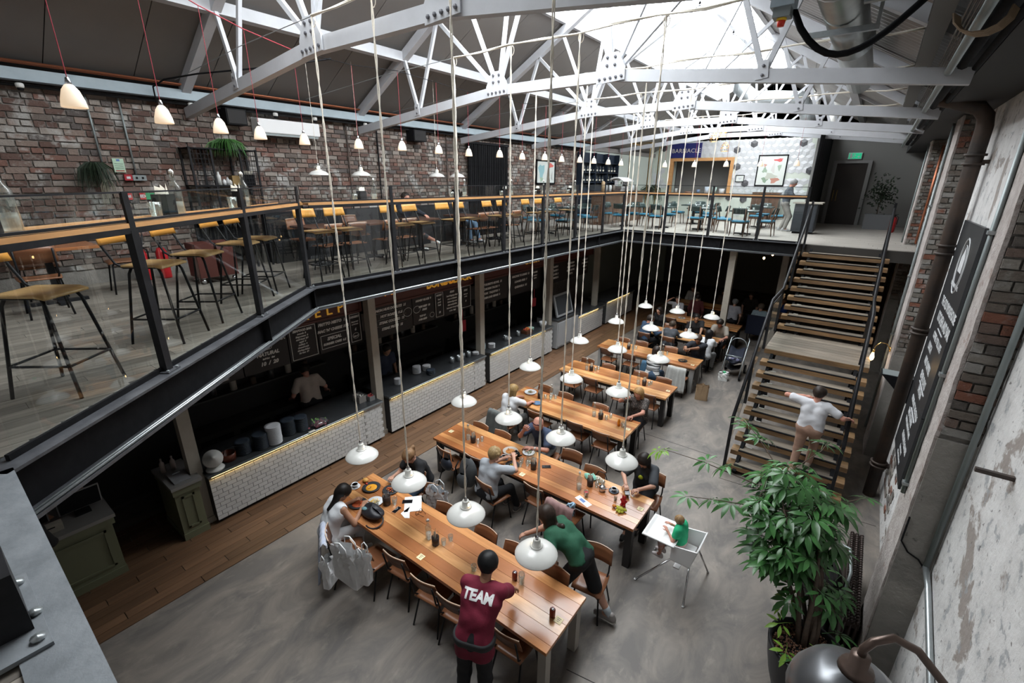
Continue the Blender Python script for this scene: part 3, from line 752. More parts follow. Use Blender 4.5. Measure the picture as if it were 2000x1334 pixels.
B().tube([(.196,.218,.25),(-.196,.218,.25),(-.196,-.218,.25),(.196,-.218,.25)], .010, 7, closed=True).build('foot_ring', m_blacksat, st)
rzd = -math.atan2(.772, .635)
pos = [(-.28,'nearest the left edge of the picture'), (.95,'second along the slanted counter'), (1.66,'third along the slanted counter'), (2.55,'fourth along the slanted counter'), (3.1,'last on the slanted counter, by the corner post')]
for s, l in pos:
    p = diag(s, -.56, MZ); dup(st, (p.x, p.y, p.z), rzd, 'honey seated bar stool with black legs, '+l)
nth = ('first','second','third','fourth','fifth','sixth','seventh','eighth','ninth','tenth','eleventh')
for k, y in enumerate((4.25, 4.78, 5.95, 6.5, 7.4, 7.95, 8.95, 9.5, 10.55, 11.15, 12.2)):
    dup(st, (-7.16, y, MZ), -PI/2+random.uniform(-.1,.1), 'honey backed bar stool at the long counter, %s past the corner post' % nth[k])
# bottles, menus and tumblers on the bar
def bottle_prof(h=.30, r=.042): return [(0,0),(r,0),(r,h*.58),(r*.92,h*.66),(r*.4,h*.78),(r*.34,h*.9),(r*.42,h*.91),(r*.42,h*.95),(r*.36,h)]
bt = proto('water_bottle', 'x', 'bottle', 'clear water bottles')
B().lathe(bottle_prof(), (0,0,0), 14).build('glass_body', m_bottle, bt)
B().lathe([(0,.004),(.038,.004),(.038,.09),(0,.09)], (0,0,0), 14).build('water', mat('still_water', (.75,.8,.8), .05, alpha=.35), bt)
B().lathe([(0,.285),(.016,.285),(.018,.30),(.012,.315),(0,.318)], (0,0,0), 10).tube([(.02,0,.27),(.026,0,.30),(0,0,.322),(-.026,0,.30),(-.02,0,.27)], .0025, 5).build('swing_stopper', m_white, bt)
tb = proto('tumbler', 'x', 'glass', 'clear tumblers')
B().lathe([(0,.006),(.026,.006),(.033,.085),(.036,.085),(.029,0),(0,0)], (0,0,0), 12).build('glass_wall', m_bottle, tb)
mb = proto('black_menu_caddy', 'x', 'caddy', 'black caddies of menus and napkins on the upper bar')
B().cb((0,0,.075), (.13,.1,.15)).build('caddy', m_black, mb)
for k in range(3): B().add([(-.055,-.03+.03*k,.03),(.055,-.03+.03*k,.03),(.05-.02*k,-.02+.03*k,.21+.01*k),(-.06+.03*k,-.02+.03*k,.19)], [(0,1,2,3)]).build('napkin', m_cream2, mb)
for k, s in enumerate((-.62, 1.05, 2.35)):
    p = diag(s, -.27, 4.966); w_ = ('nearest the left edge of the picture', 'in the middle of the slanted counter', 'near the corner post')[k]
    dup(bt, p, 0, 'tall clear bottle on the slanted bar, '+w_, sc=1.28)
    dup(mb, diag(s-.22, -.25, 4.966), rzd+.15, 'black menu caddy on the slanted bar, '+w_, sc=1.25)
    dup(tb, diag(s-.40, -.22, 4.966), 0, 'stacked clear tumbler beside the caddy, '+w_, sc=1.5)
for k, y in enumerate((5.0, 7.25, 8.85, 10.2, 11.8)):
    w_ = nth[k]+' along the long counter'
    dup(bt, (-6.8, y+.14, 4.966), 0, 'clear swing top bottle on the bar ledge, '+w_, sc=1.1)
    dup(mb, (-6.82, y-.1, 4.966), PI/2, 'black menu caddy with napkins on the bar ledge, '+w_)
    dup(tb, (-6.78, y-.26, 4.966), 0, 'tumbler beside the caddy on the bar ledge, '+w_, sc=1.3)
# ---------------------------------------------------------------- staircase
sc_ = thing('staircase', 'wide open timber staircase with black rails up to the far upper floor', 'staircase', (-.4, 8.6, 0))
SX0, SX1 = -1.26, .58
tb_ = B().cb((0,0,-.05), (SX1-SX0, .25, .09)).mesh('tread', m_treadf)
bd_ = B().cb((0,0,0), (SX1-SX0-.32, .235, .018)).mesh('tread_board', m_tread)
ns_ = B().cb((0,0,0), (SX1-SX0-.30, .045, .012)).mesh('nosing', m_black)
CX = (SX0+SX1)/2
def tread(y, z, k):
    t = piece(sc_, 'tread', tb_, (CX, y, z)); OFF.pop(t.name, None)
    for nm, me, lc in (('tread_board', bd_, (-.02, .01, .006)), ('nosing', ns_, (-.02, -.105, .010))):
        o = bpy.data.objects.new(nm, me); COL.objects.link(o); o.parent = t; o.location = lc
n1, n2 = 10, 10
for i in range(n1-1): tread(8.72+i*.238, .19*(i+1), i)
for i in range(n2-1): tread(12.42+i*.278, 1.9+.182*(i+1), i)
for i in range(8): B().box((SX0, 10.84+i*.19, 1.81), (SX1, 11.02+i*.19, 1.9)).build('landing_board', m_tread, sc_)
B().box((SX0, 10.82, 1.80), (SX1, 10.9, 1.895)).build('landing_edge', m_treadf, sc_)
for x in (-1.1, .38):
    B().bar((x,8.62,.02),(x,10.9,1.75),.06,.2).bar((x,10.8,1.7),(x,12.4,1.7),.06,.16).bar((x,12.3,1.78),(x,14.9,3.55),.06,.2).build('stringer', m_black, sc_)
B().bar((-1.1,10.95,0),(-1.1,10.95,1.7),.1,.1).build('landing_post', m_black, sc_)
B().bar((.38,10.95,0),(.38,10.95,1.7),.1,.1).build('landing_post', m_black, sc_)
pal = mat('pale_tread_marker', (.55,.55,.5), .6)
for i in range(14):
    z, y = (.19*(i+2), 8.72+(i+1)*.238) if i < 7 else (1.9+.182*(i-6), 12.42+(i-7)*.278)
    B().cb((-.98, y+.1, z+.001-.19*0), (.1, .02, .05)).build('riser_light', pal, sc_)
for x, nm in ((-1.3, 'left'), (.42, 'right')):
    t = thing('stair_handrail', nm+' black steel handrail of the staircase', 'handrail', (x, 8.6, 0))
    path = [(8.66,1.12),(10.95,2.95),(12.35,2.95),(14.95,4.75)]
    for dz, r_ in ((0,.03),(-.07,.014),(-.13,.014)):
        B().tube([(x,y,z+dz) for y, z in path], r_, 8).build('rail', m_blacksat, t)
    for y, z0, z1 in ((8.68,.0,1.12),(9.8,.98,2.02),(10.95,1.85,2.95),(12.35,1.9,2.95),(13.6,2.75,3.82),(14.93,3.6,4.85)):
        B().box((x-.025,y-.03,z0),(x+.025,y+.03,z1)).build('post', m_blacksat, t)
    if nm == 'left':
        for (ya, za), (yb, zb) in zip(path, path[1:]):
            B().add([(x,ya+.05,za-.85),(x,yb-.05,zb-.85),(x,yb-.05,zb-.16),(x,ya+.05,za-.16)], [(0,1,2,3)]).build('glass_pane', m_glass, t, fix=False)
# ---------------------------------------------------------------- hanging lamps
m_bell = mat('ribbed_lit_glass', (.62,.58,.52), .25, emit=(1,.74,.48), estr=.42)
m_glow = mat('warm_bulb', (1,.9,.7), .4, emit=(1,.62,.25), estr=14)
m_redc = mat('red_flex', (.32,.035,.05), .7)
bl = proto('bell_pendant_lamp', 'x', 'lamp', 'lit bell shaped glass pendants')
B().lathe([(.073,0),(.075,.004),(.068,.05),(.05,.11),(.028,.142),(.02,.148),(.018,.146),(.046,.107),(.064,.05),(.07,.003)], (0,0,0), 18).build('shade', m_bell, bl)
B().lathe([(0,.14),(.02,.14),(.017,.165),(.012,.19),(0,.195)], (0,0,0), 10).build('cap', m_chrome, bl)
B().ball((0,0,.07), .022, 8).build('bulb', m_glow, bl)
B().tube([(0,0,.19),(0,0,1.18)], .003, 5).build('flex', m_redc, bl)
bells = [(-4.66,1.03),(-5.28,1.77),(-5.86,2.48),(-6.3,3.12),(-6.72,3.95),(-6.8,4.92),(-6.55,5.6),(-6.7,6.6),(-6.85,7.6),(-6.6,8.3),(-6.8,9.4),(-6.5,9.9),(-6.7,11.0),(-6.5,11.6),(-6.5,12.4),(-6.5,13.3),(-6.55,14.3)]
for k, (x, y) in enumerate(bells):
    l = ('bell shaped lit glass pendant above the bar, nearest and largest, at upper left' if k == 0 else 'lit glass bell pendant over the slanted bar, number %s from the left edge' % ('','two','three','four','five')[k] if k < 5 else
         'lit glass bell pendant over the long bar, number %s from the left edge' % ('six','seven','eight','nine','ten','eleven','twelve','thirteen','fourteen','fifteen','sixteen','seventeen')[k-5])
    dup(bl, (x, y, 5.76), 0, l)
for k, x in enumerate((-5.45,-4.55,-3.65,-2.75,-1.87)):
    B().tube([(x,15.1,6.89),(x,15.1,zr(x)+.085)], .003, 5).build('lamp_flex', m_black, label='thin black flex holding the far bell pendant, %s from the left' % nth[k], cat='cable')
    dup(bl, (x, 15.1, 5.72), 0, 'small lit glass bell pendant along the far balustrade, %s from the left' % nth[k])
B().tube([(-4.2,.4,6.97)]+[(x,y,6.942) for x, y in bells[:5]], .006, 5).build('lamp_cable', m_redc, label='red and white lamp cable above the slanted bar', cat='cable')
B().tube([(x,y,6.942) for x, y in bells[4:]]+[(-6.6,16.9,7.6)], .005, 5).build('lamp_cable', m_black, label='thin catenary wire carrying the bell lamps along the long bar', cat='cable')
B().tube([(-6.75,4.55,6.95),(-7.3,3.9,6.8),(-8.2,3.3,6.72),(-8.9,3.1,6.69),(-9.25,3.05,6.62),(-9.25,3.05,6.4)], .012, 6).build('black_feed_cable', m_black, label='black cable from the lamp wire down to the left eaves beam', cat='cable')
# white enamel lamps: a row of three or four over each table, on twisted rope
m_encore = mat('lamp_holder_grey', (.55,.54,.50), .4)
el = proto('enamel_pendant_lamp', 'x', 'lamp', 'white enamel pendants over the dining tables')
B().lathe([(.232,0),(.236,.004),(.233,.012),(.20,.05),(.15,.085),(.095,.105),(.066,.112),(.06,.125),(.056,.124),(.062,.106),(.092,.098),(.148,.077),(.196,.043),(.228,.006)], (0,0,0), 28).build('shade', m_white, el)
B().lathe([(.07,.108),(.068,.12),(.048,.125),(.042,.2),(.036,.21),(.0,.212)], (0,0,0), 16).build('neck', m_encore, el)
B().ball((-.01,-.04,.16), (.016,.012,.026), 8).build('lit_bulb_window', m_glow, el)
B().lathe([(.0,.208),(.02,.21),(.022,.24),(.012,.26),(.0,.262)], (0,0,0), 10).build('cap', m_chrome, el)
rope = B()
for ph in (0, PI): rope.tube([(.008*math.cos(ph+i*.9), .008*math.sin(ph+i*.9), .26+i*(5.23/60)) for i in range(61)], .0065, 5)
rope.build('rope', m_rope, el)
LZ = 1.46
ROWS = [(3.35,4),(5.55,4),(7.66,3),(9.85,3),(12.0,3),(14.2,3)]
rn = ('nearest','second','third','fourth','fifth','sixth'); cn = ('first','second','third','fourth')
for i, (y, n) in enumerate(ROWS):
    for k in range(n):
        dup(el, (-5.25+k*1.03, y, LZ), random.uniform(0, 6), 'white enamel pendant lamp on a rope, %s row from the viewer, %s from the stalls' % (rn[i], cn[k]))
    t = thing('rope_line', 'pale rope strung across the hall above the %s lamp row' % rn[i], 'rope', (-2.5, y, 6.95))
    pts = [(-9.2,y,6.75),(-6.9,y,6.9),(-5.25,y,6.95)] + [(-5.25+.5*q, y+.012*math.sin(q*5), 6.965-.02*math.sin(q*2)) for q in range(1,12)] + [(.1,y,6.86)]
    B().tube(pts[:3], .005, 5).build('steel_wire', m_galv, t)
    for ph in (0, 2): B().tube([(p[0], p[1]+.009*math.cos(ph+j*1.7), p[2]+.009*math.sin(ph+j*1.7)) for j, p in enumerate(pts[2:])], .010, 6).build('rope', m_rope, t)
    for k in range(n): B().tube([(-5.25+k*1.03+.035*math.cos(a), y+.02, 6.91+.055*math.sin(a)) for a in [q*PI/5 for q in range(10)]], .005, 5, closed=True).build('rope_knot', m_rope, t)
for k, (x, y) in enumerate(((-8.3,5.08),(-8.3,6.0),(-8.3,8.08),(-8.3,8.77))):
    o = dup(el, (x, y, 5.36), 1+k, 'white enamel pendant lamp over the upper floor tables, %s from the left' % nth[k], 'white enamel pendants over the upper tables', sc=.8)
    for c in o.children:
        if c.name.startswith('rope'): c.scale = (.4,.4,.44)
        if c.name.startswith('rope'): c.location.z = .085
# ---------------------------------------------------------------- food stalls under the left gallery
m_counter = mat('dark_steel_worktop', (.07,.075,.08), .3, .6, col2=(.11,.115,.12), nscale=3)
m_led = mat('warm_led_strip', (1,.85,.5), .5, emit=(1,.68,.28), estr=9)
m_maroon = mat('maroon_fascia', (.085,.022,.016), .5, col2=(.055,.016,.013), nscale=2)
m_board = mat('menu_blackboard', (.014,.012,.012), .6)
m_chalk = mat('chalk_lettering', (.62,.61,.58), .8)
m_gold = mat('gold_letter', (.75,.40,.05), .4, emit=(.9,.45,.05), estr=.12)
m_orange = mat('orange_letter', (.9,.35,.04), .4, emit=(1,.4,.03), estr=.5)
FX = -7.4
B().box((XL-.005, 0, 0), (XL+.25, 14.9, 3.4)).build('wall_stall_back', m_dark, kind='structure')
tm = B().cb((0,0,0), (.012, .143, .067)).mesh('tile', m_tile)
def counter(y0, y1, label, h=.92, end=True, tiles=True):
    t = thing('serving_counter', label, 'counter', (FX, y0, 0))
    B().box((FX-.85, y0, .08), (FX-.012, y1, h-.03)).build('carcass', m_grout, t)
    B().box((FX-.8, y0+.03, 0), (FX-.06, y1-.03, .08)).build('plinth', m_dark, t)
    B().box((FX-.9, y0-.02, h-.03), (FX+.035, y1+.02, h+.012)).build('worktop', m_counter, t)
    B().tube([(FX+.035, y0-.02, h-.008), (FX+.035, y1+.02, h-.008)], .022, 8).build('worktop_edge', m_galv, t)
    B().box((FX+.006, y0+.03, h-.038), (FX+.03, y1-.45, h-.031)).build('led_strip', m_led, t)
    ye = y1-.42 if end else y1
    k = 0; z = .115
    big = B(); cnt = 0
    while z < h-.07:
        y = y0 - (.075 if k % 2 else 0)
        while y < ye-.02:
            a, b = max(y, y0), min(y+.147, ye-.008)
            if b-a > .03:
                if cnt < 290: piece(t, 'tile', tm, (FX-.005, (a+b)/2, z), sc=(1, (b-a)/.147, 1)); cnt += 1
                else: big.cb((FX-.005, (a+b)/2, z), (.012, b-a, .067))
            y += .151
        z += .0755; k += 1
    if big.v: big.build('tiles_rest', m_tile, t, kind='stuff', fix=False)
    if end:
        B().box((FX-.85, y1-.415, .08), (FX+.0, y1, h-.035)).build('end_panel', mat('pale_grey_panel%d' % int(y0*10), (.44,.44,.43), .4), t)
        for k in range(11):
            for q in range(3): piece(t, 'tile', tm, (FX+.0, y1-.4+.075+q*.14-(.05 if k % 2 else 0), .115+k*.0755), sc=(1,.9,1)) if y1-.4+q*.14+.14 < y1+.06 else None
    return t
counter(2.02, 5.30, 'white tiled serving counter nearest the viewer, with the stack of white plates')
counter(5.52, 8.66, 'white tiled serving counter second from the viewer')
counter(8.88, 12.0, 'white tiled serving counter third from the viewer, with the white bowls')
counter(13.7, 15.6, 'low white tiled counter beyond the grey screen', .88, False)
counter(15.9, 18.4, 'farthest white tiled counter with a lit edge', .95, False)
pc = thing('grey_panelled_cabinet', 'pale grey panelled cabinet under the grey menu screen', 'cabinet', (FX, 12.9, 0))
m_pg = mat('pale_grey_joinery', (.36,.37,.38), .5)
B().box((FX-.8, 12.3, .06), (FX, 13.65, 1.0)).build('body', m_pg, pc)
for y in (12.35, 12.8, 13.25): B().box((FX, y, .12), (FX+.02, y+.4, .92)).build('door', m_pg, pc)
B().box((FX-.82, 12.28, 1.0), (FX+.03, 13.67, 1.03)).build('top', m_counter, pc)
sn = thing('grey_screen', 'large tilted grey framed display screen on the pale cabinet', 'screen', (FX-.2, 13.0, 1.03))
R = Matrix.Rotation(-.25, 3, 'Y')
B().ob((FX-.22, 12.98, 1.42), (.05, 1.02, .74), R).build('frame', mat('grey_bezel', (.32,.33,.34), .4), sn)
B().ob((FX-.193, 12.98, 1.427), (.012, .88, .6), R).build('display', mat('dark_grey_display', (.055,.06,.065), .2), sn)
B().box((FX-.35, 12.7, 1.03), (FX-.1, 13.3, 1.06)).build('foot', m_black, sn)
# columns
for k, y in enumerate((1.93, 5.41, 8.77, 12.1, 15.3)):
    o = B().box((-7.72, y-.085, 0), (-7.55, y+.085, 3.38)).box((-7.74,y-.1,0),(-7.53,y+.1,.12)).build('cream_post', m_cream, label='cream painted square post between the food stalls, %s from the viewer' % nth[k], cat='post')
for x, y, l in ((-3.1, 15.35, 'cream square post under the far gallery, beside the dining tables'), (-1.9, 17.2, 'farther cream square post in the dark under the far gallery')):
    B().box((x-.09,y-.09,0),(x+.09,y+.09,3.4)).build('cream_post', m_cream, label=l, cat='post')
# fascia, letters, menu boards
def lines(b, x, y, z, rows, m=0, w=None, shear=.0):
    """rows of chalk lettering on a board facing +x; reading direction runs along +y"""
    for txt, s, dz, dy in rows:
        put(b, letters(txt, s, .002, shear=shear, bold=.004), (x, y+dy, z+dz), (0,1,0), (0,0,1), m)
def fascia(y0, y1, sign, label):
    t = thing('stall_fascia', label, 'sign', (-7.75, y0, 2.75))
    B().box((-7.82, y0, 2.80), (-7.77, y1, 3.36)).build('board', m_maroon, t)
    B().box((-7.77, y0, 2.80), (-7.75, y1, 2.84)).box((-7.77,y0,2.84),(-7.75,y0+.05,3.36)).box((-7.77,y1-.05,2.84),(-7.75,y1,3.36)).build('moulding', m_maroon, t)
    for txt, s, y, z, m_, sp, bo in sign:
        b = B(); put(b, letters(txt, s, .012, spacing=sp, bold=bo), (-7.755, y, z), (0,1,0), (0,0,1)); b.build('lettering', m_, t)
    for y in (y0+.55, y1-.6): B().lathe([(0,0),(.05,0),(.06,.08),(.03,.1),(0,.1)], (-7.7, y, 3.25), 10, R=Matrix.Rotation(PI*.75,3,'Y')).build('spotlight', m_black, t)
fascia(2.02, 5.32, [('KELP', .27, 4.47, 2.97, m_gold, 1.75, .0)], 'maroon fascia of the nearest stall with spaced gold letters')
fascia(5.5, 8.68, [('OC', .20, 5.98, 3.07, m_orange, 1.0, .006), ('BONE', .25, 7.4, 3.02, m_gold, .95, .006), ('AND', .14, 7.78, 3.00, m_gold, .95, .003), ('BLOCK', .25, 8.2, 3.02, m_gold, .95, .006)], 'maroon fascia of the second stall with gold letters')
fascia(8.88, 12.02, [('OC', .20, 9.55, 3.08, m_orange, 1, .006), ('CANTIN', .2, 11.3, 3.05, m_gold, 1, .004)], 'maroon fascia of the third stall with orange and gold letters')
fascia(12.2, 15.2, [('BY', .18, 12.9, 3.1, m_gold, 1, .004), ('BURGER', .2, 14.6, 3.08, m_gold, 1, .003)], 'maroon fascia of the farthest stall in the gloom')
def menu(y0, y1, label, rows, frames=(), z0=2.14, rings=()):
    t = thing('menu_board', label, 'sign', (-7.86, y0, z0))
    B().box((-7.88, y0, z0), (-7.84, y1, 2.79)).build('board', m_board, t)
    for r_ in rows:
        b = B(); lines(b, -7.836, 0, 0, [r_], shear=.25); b.build('chalk_line', m_chalk, t)
    if frames or rings:
        for a, c, za, zb in frames:
            f = B()
            for p, q in (((a,za),(c,za)),((c,za),(c,zb)),((c,zb),(a,zb)),((a,zb),(a,za))): f.bar((-7.836,p[0],p[1]),(-7.836,q[0],q[1]),.009,.009)
            f.build('chalk_frame', m_chalk, t)
        for cy, cz, r_ in rings: B().tube([(-7.836, cy+r_*math.cos(a), cz+r_*.8*math.sin(a)) for a in [i*PI/10 for i in range(20)]], .005, 4, closed=True).build('chalk_ring', m_chalk, t)
    return t
menu(2.1, 2.98, 'black menu board at the near end with a round chalk stamp and price 11.5', [('CHOWDER  11.5', .075, 2.33, 2.5), ('served with sourdough', .04, 2.27, 2.5), ('please order at the counter', .045, 2.20, 2.5), ('FRESH', .045, 2.52, 2.82), ('TODAY', .05, 2.46, 2.82)], rings=((2.82,2.49,.13),))
menu(3.0, 3.78, 'black menu board reading OYSTER BAR and NATURAL in chalk', [('OYSTER BAR', .105, 2.66, 3.45), ('NATURAL', .085, 2.44, 3.42), ('half doz    doz', .035, 2.36, 3.42), ('10  /  20', .09, 2.27, 3.42)], rings=((3.42,2.55,.045),(3.46,2.55,.04)))
menu(3.8, 4.36, 'small framed black menu board headed SEAFOOD BAR', [('SEAFOOD BAR', .055, 2.70, 4.08)] + [(s, .04, 2.64-.052*i, 4.06) for i, s in enumerate(('mussels  8', 'king prawns  9', 'crab toast  8.5', 'squid  7', 'scallops  9', 'dressed crab', 'sharing platter', 'for two  65'))], [(3.84,4.33,2.17,2.76)])
menu(4.38, 5.02, 'black menu board reading FRITTO MISTO and MAC N CHEESE', [('FRITTO MISTO  11', .075, 2.70, 4.7), ("MAC 'N' CHEESE 10.5", .072, 2.57, 4.7), ('SPECIAL', .085, 2.40, 4.7), ('SUMMER CAKE  6.5', .058, 2.30, 4.7)], [(4.42,4.98,2.22,2.48)])
menu(5.04, 5.32, 'narrow black menu board reading DESSERT', [('DESSERT', .055, 2.70, 5.18), ('lemon tart', .035, 2.6, 5.18), ('and cream', .035, 2.55, 5.18), ('6', .07, 2.44, 5.18), ('two 7', .04, 2.3, 5.18)], [(5.07,5.3,2.19,2.76)], rings=((5.18,2.31,.07),))
menu(5.55, 6.68, 'black menu board listing four steak dishes', [('NON HUG DONUTS  11', .075, 2.69, 6.1), ('HOT ROAST  11.5', .075, 2.55, 6.1), ('STEAK COOKED  12', .075, 2.41, 6.1), ('STEAK FRITES  15', .075, 2.27, 6.1)], [(5.7,6.5,2.63,2.631),(5.7,6.5,2.49,2.491),(5.7,6.5,2.35,2.351)], z0=2.1, rings=((6.55,2.5,.12),))
menu(6.70, 7.36, 'black menu board listing roast beef dishes', [('HONEY GLAZE  9', .06, 2.69, 7.03), ('RIBS BEEF  10', .06, 2.54, 7.05), ('FRIES', .06, 2.46, 7.05), ('TOP UP', .055, 2.32, 6.98), ('AND ADD', .055, 2.24, 6.98)], rings=((6.82,2.5,.1),(7.28,2.28,.07)))
menu(7.38, 7.68, 'narrow framed black menu board with a column of chalk words', [('ROAST', .055, 2.70, 7.53), ('beef', .05, 2.6, 7.53), ('pork', .05, 2.53, 7.53), ('lamb', .05, 2.46, 7.53), ('13', .06, 2.28, 7.53)], [(7.41,7.66,2.18,2.76)])
menu(7.70, 8.25, 'black menu board with tightly packed chalk lines', [('SIDES', .06, 2.71, 7.97)] + [(s, .05, 2.62-.075*i, 7.97) for i, s in enumerate(('beef dripping chips', 'mac and cheese', 'buttered greens', 'slaw and pickles', 'bone marrow gravy', 'onion rings'))])
menu(8.27, 8.66, 'small framed black menu board beside the second cream post', [('KIDS', .06, 2.66, 8.46), ('half roast', .035, 2.56, 8.46), ('and ice', .035, 2.5, 8.46), ('8', .06, 2.38, 8.46)], [(8.3,8.64,2.22,2.76)], z0=2.18)
menu(8.95, 10.2, 'black menu board of four lines in the third stall', [('BEEF BURRITO BOWL  11', .08, 2.66, 9.5), ('CHICKEN TACOS  9', .075, 2.54, 9.5), ('PORK  TAQUITOS  9', .075, 2.42, 9.5), ('CORN AND BEANS  8', .075, 2.30, 9.5)])
menu(10.22, 11.9, 'wide black menu board at the far end of the third stall', [('NACHOS TO SHARE  12', .08, 2.68, 10.85), ('LOADED FRIES  7', .08, 2.52, 10.85), ('QUESADILLA  9.5', .08, 2.36, 10.85), ('DRINKS', .06, 2.66, 11.6), ('SODA 3', .05, 2.56, 11.6), ('BEER 5', .05, 2.48, 11.6)])
menu(12.2, 15.0, 'long dark menu board of the farthest stall', [(s, .085, 2.66-.12*i, 12.75+1.0*j) for j, c in enumerate((('SALAD 8','WRAPS 9','FALAFEL 8','HUMMUS 6'), ('FLATBREAD','HALLOUMI 9','GRAIN BOWL','SOUP 6'), ('COOKIE 3','BROWNIE 3','FRUIT 4','TEA 2'))) for i, s in enumerate(c)])
# kitchen dressing on and behind the counters
zc = .933
def stack(n, r, h, m, loc, label, cat='plates', group=None, flare=.0):
    t = thing('plate_stack', label, cat, loc, 0, group)
    me = B().lathe([(0,.0),(r*.6,0),(r,h*.8),(r,h),(r*.62,h*.35),(0,h*.3)], (0,0,0), 20).mesh('plate', m)
    for i in range(n): piece(t, 'plate', me, (loc[0]+random.uniform(-.003,.003), loc[1]+random.uniform(-.003,.003), loc[2]+i*h*.8))
    return t
m_plw = mat('white_crockery', (.6,.61,.63), .25); m_plb = mat('dark_blue_crockery', (.035,.045,.06), .35)
stack(22, .125, .019, m_plw, (-7.52, 3.14, zc), 'tall stack of white plates on the nearest counter')
for k, (x, y, n) in enumerate(((-7.62,2.66,13),(-7.55,2.92,15),(-7.62,3.45,16),(-7.58,3.66,15))):
    stack(n, .12, .022, m_plb, (x, y, zc), 'stack of dark blue plates, %s along the nearest counter' % nth[k], group='stacks of dark blue plates')
t = thing('desk_fan', 'white round desk fan lying back at the near end of the tiled counter', 'fan', (-7.5, 2.17, zc))
B().lathe([(0,0),(.13,0),(.135,.02),(.11,.045),(0,.05)], (-7.5,2.17,zc), 20).build('base', m_white, t)
B().lathe([(.045,0),(.04,.13)], (-7.5,2.17,zc+.04), 12).build('stem', m_white, t)
R = Matrix.Rotation(.9,3,'Y')
cage = B()
for k in range(5): cage.lathe([(.135-.022*k,.02+.012*k),(.139-.022*k,.025+.012*k)], (-7.48,2.16,zc+.2), 20, R=R)
for k in range(20):
    a = k*PI/10; cage.tube([(-7.48,2.16,zc+.2)+R@V(.14*math.cos(a),.14*math.sin(a),-.03) if 0 else V(-7.48,2.16,zc+.2)+R@V(.14*math.cos(a),.14*math.sin(a),.0), V(-7.48,2.16,zc+.2)+R@V(.02*math.cos(a),.02*math.sin(a),.075)], .002, 4)
cage.lathe([(.138,-.05),(.142,.01),(.138,.015)], (-7.48,2.16,zc+.2), 20, R=R)
cage.build('cage', m_white, t)
fb = B()
for k in range(4):
    a = k*PI/2; c = V(-7.48,2.16,zc+.2); fb.add([c+R@V(0,0,.01), c+R@V(.11*math.cos(a-.4),.11*math.sin(a-.4),0), c+R@V(.12*math.cos(a+.4),.12*math.sin(a+.4),.03)], [(0,1,2)])
fb.build('blades', mat('pale_fan_blade', (.5,.52,.53), .4), t)
t = thing('copper_pan', 'small red brown pan with a bent handle on the nearest counter', 'pan', (-7.6, 2.42, zc))
B().lathe([(0,0),(.1,0),(.11,.13),(.105,.13),(.095,.01),(0,.01)], (-7.6,2.42,zc), 18).build('pan_body', mat('red_brown_pot', (.12,.03,.015), .3), t)
B().tube([(-7.6,2.35,zc+.13),(-7.6,2.38,zc+.2),(-7.58,2.5,zc+.22),(-7.56,2.56,zc+.19)], .008, 6).build('handle', m_black, t)
t = thing('salad_bag', 'clear bag of red and green salad leaves on the nearest counter', 'bag', (-7.45, 3.95, zc))
b = B()
for k in range(70):
    c = V(-7.45+random.gauss(0,.055), 3.95+random.gauss(0,.08), zc+abs(random.gauss(.05,.04)))
    d_ = V(random.gauss(0,1),random.gauss(0,1),random.gauss(0,1)).normalized()*.035; e_ = d_.cross(V(random.random(),random.random(),random.random())).normalized()*.02
    b.add([c-d_, c+e_, c+d_, c-e_], [(0,1,2,3)], 1 if c.z > zc+.10 else 0)
b.build('leaves', [mat('red_leaf', (.22,.06,.08), .5), mat('green_leaf', (.12,.28,.05), .5)], t, kind='stuff')
B().quadgrid(lambda u, v: (-7.45+.13*math.cos(2*PI*u)*math.sin(PI*v*.9+.1), 3.95+.16*math.sin(2*PI*u)*math.sin(PI*v*.9+.1), zc+.005+.14*v), 14, 6).build('clear_film', pane_mat('plastic_film', (.95,.95,.97), 1.5, .12), t, fix=False)
B().cb((-7.36, 3.74, zc+.004), (.06,.12,.006)).build('till_receipt', m_cream2, label='small white paper slip on the nearest counter', cat='paper')
for k, (x, y, z, s, col, l) in enumerate(((-7.72,5.02,zc,(.22,.16,.14),(.35,.33,.31),'grey crate of cutlery wraps at the right end of the nearest counter'), (-7.6,5.2,zc,(.14,.12,.1),(.3,.3,.3),'small steel tray of red berries at the right end of the nearest counter'))):
    t = thing('tray', l, 'tray', (x, y, z)); mt = mat('tray%d' % k, col, .4, .4)
    B().cb((x,y,z+.005),(s[0],s[1],.01)).cb((x-s[0]/2,y,z+s[2]/2),(.008,s[1],s[2])).cb((x+s[0]/2,y,z+s[2]/2),(.008,s[1],s[2])).cb((x,y-s[1]/2,z+s[2]/2),(s[0],.008,s[2])).cb((x,y+s[1]/2,z+s[2]/2),(s[0],.008,s[2])).build('tray_body', mt, t)
    b = B()
    for q in range(26): b.ball((x+random.uniform(-.4,.4)*s[0], y+random.uniform(-.4,.4)*s[1], z+s[2]*random.uniform(.5,1.1)), .016, 5)
    b.build('contents', mat('tray_fill%d' % k, (.5,.48,.45) if k == 0 else (.3,.03,.03), .6), t, kind='stuff')
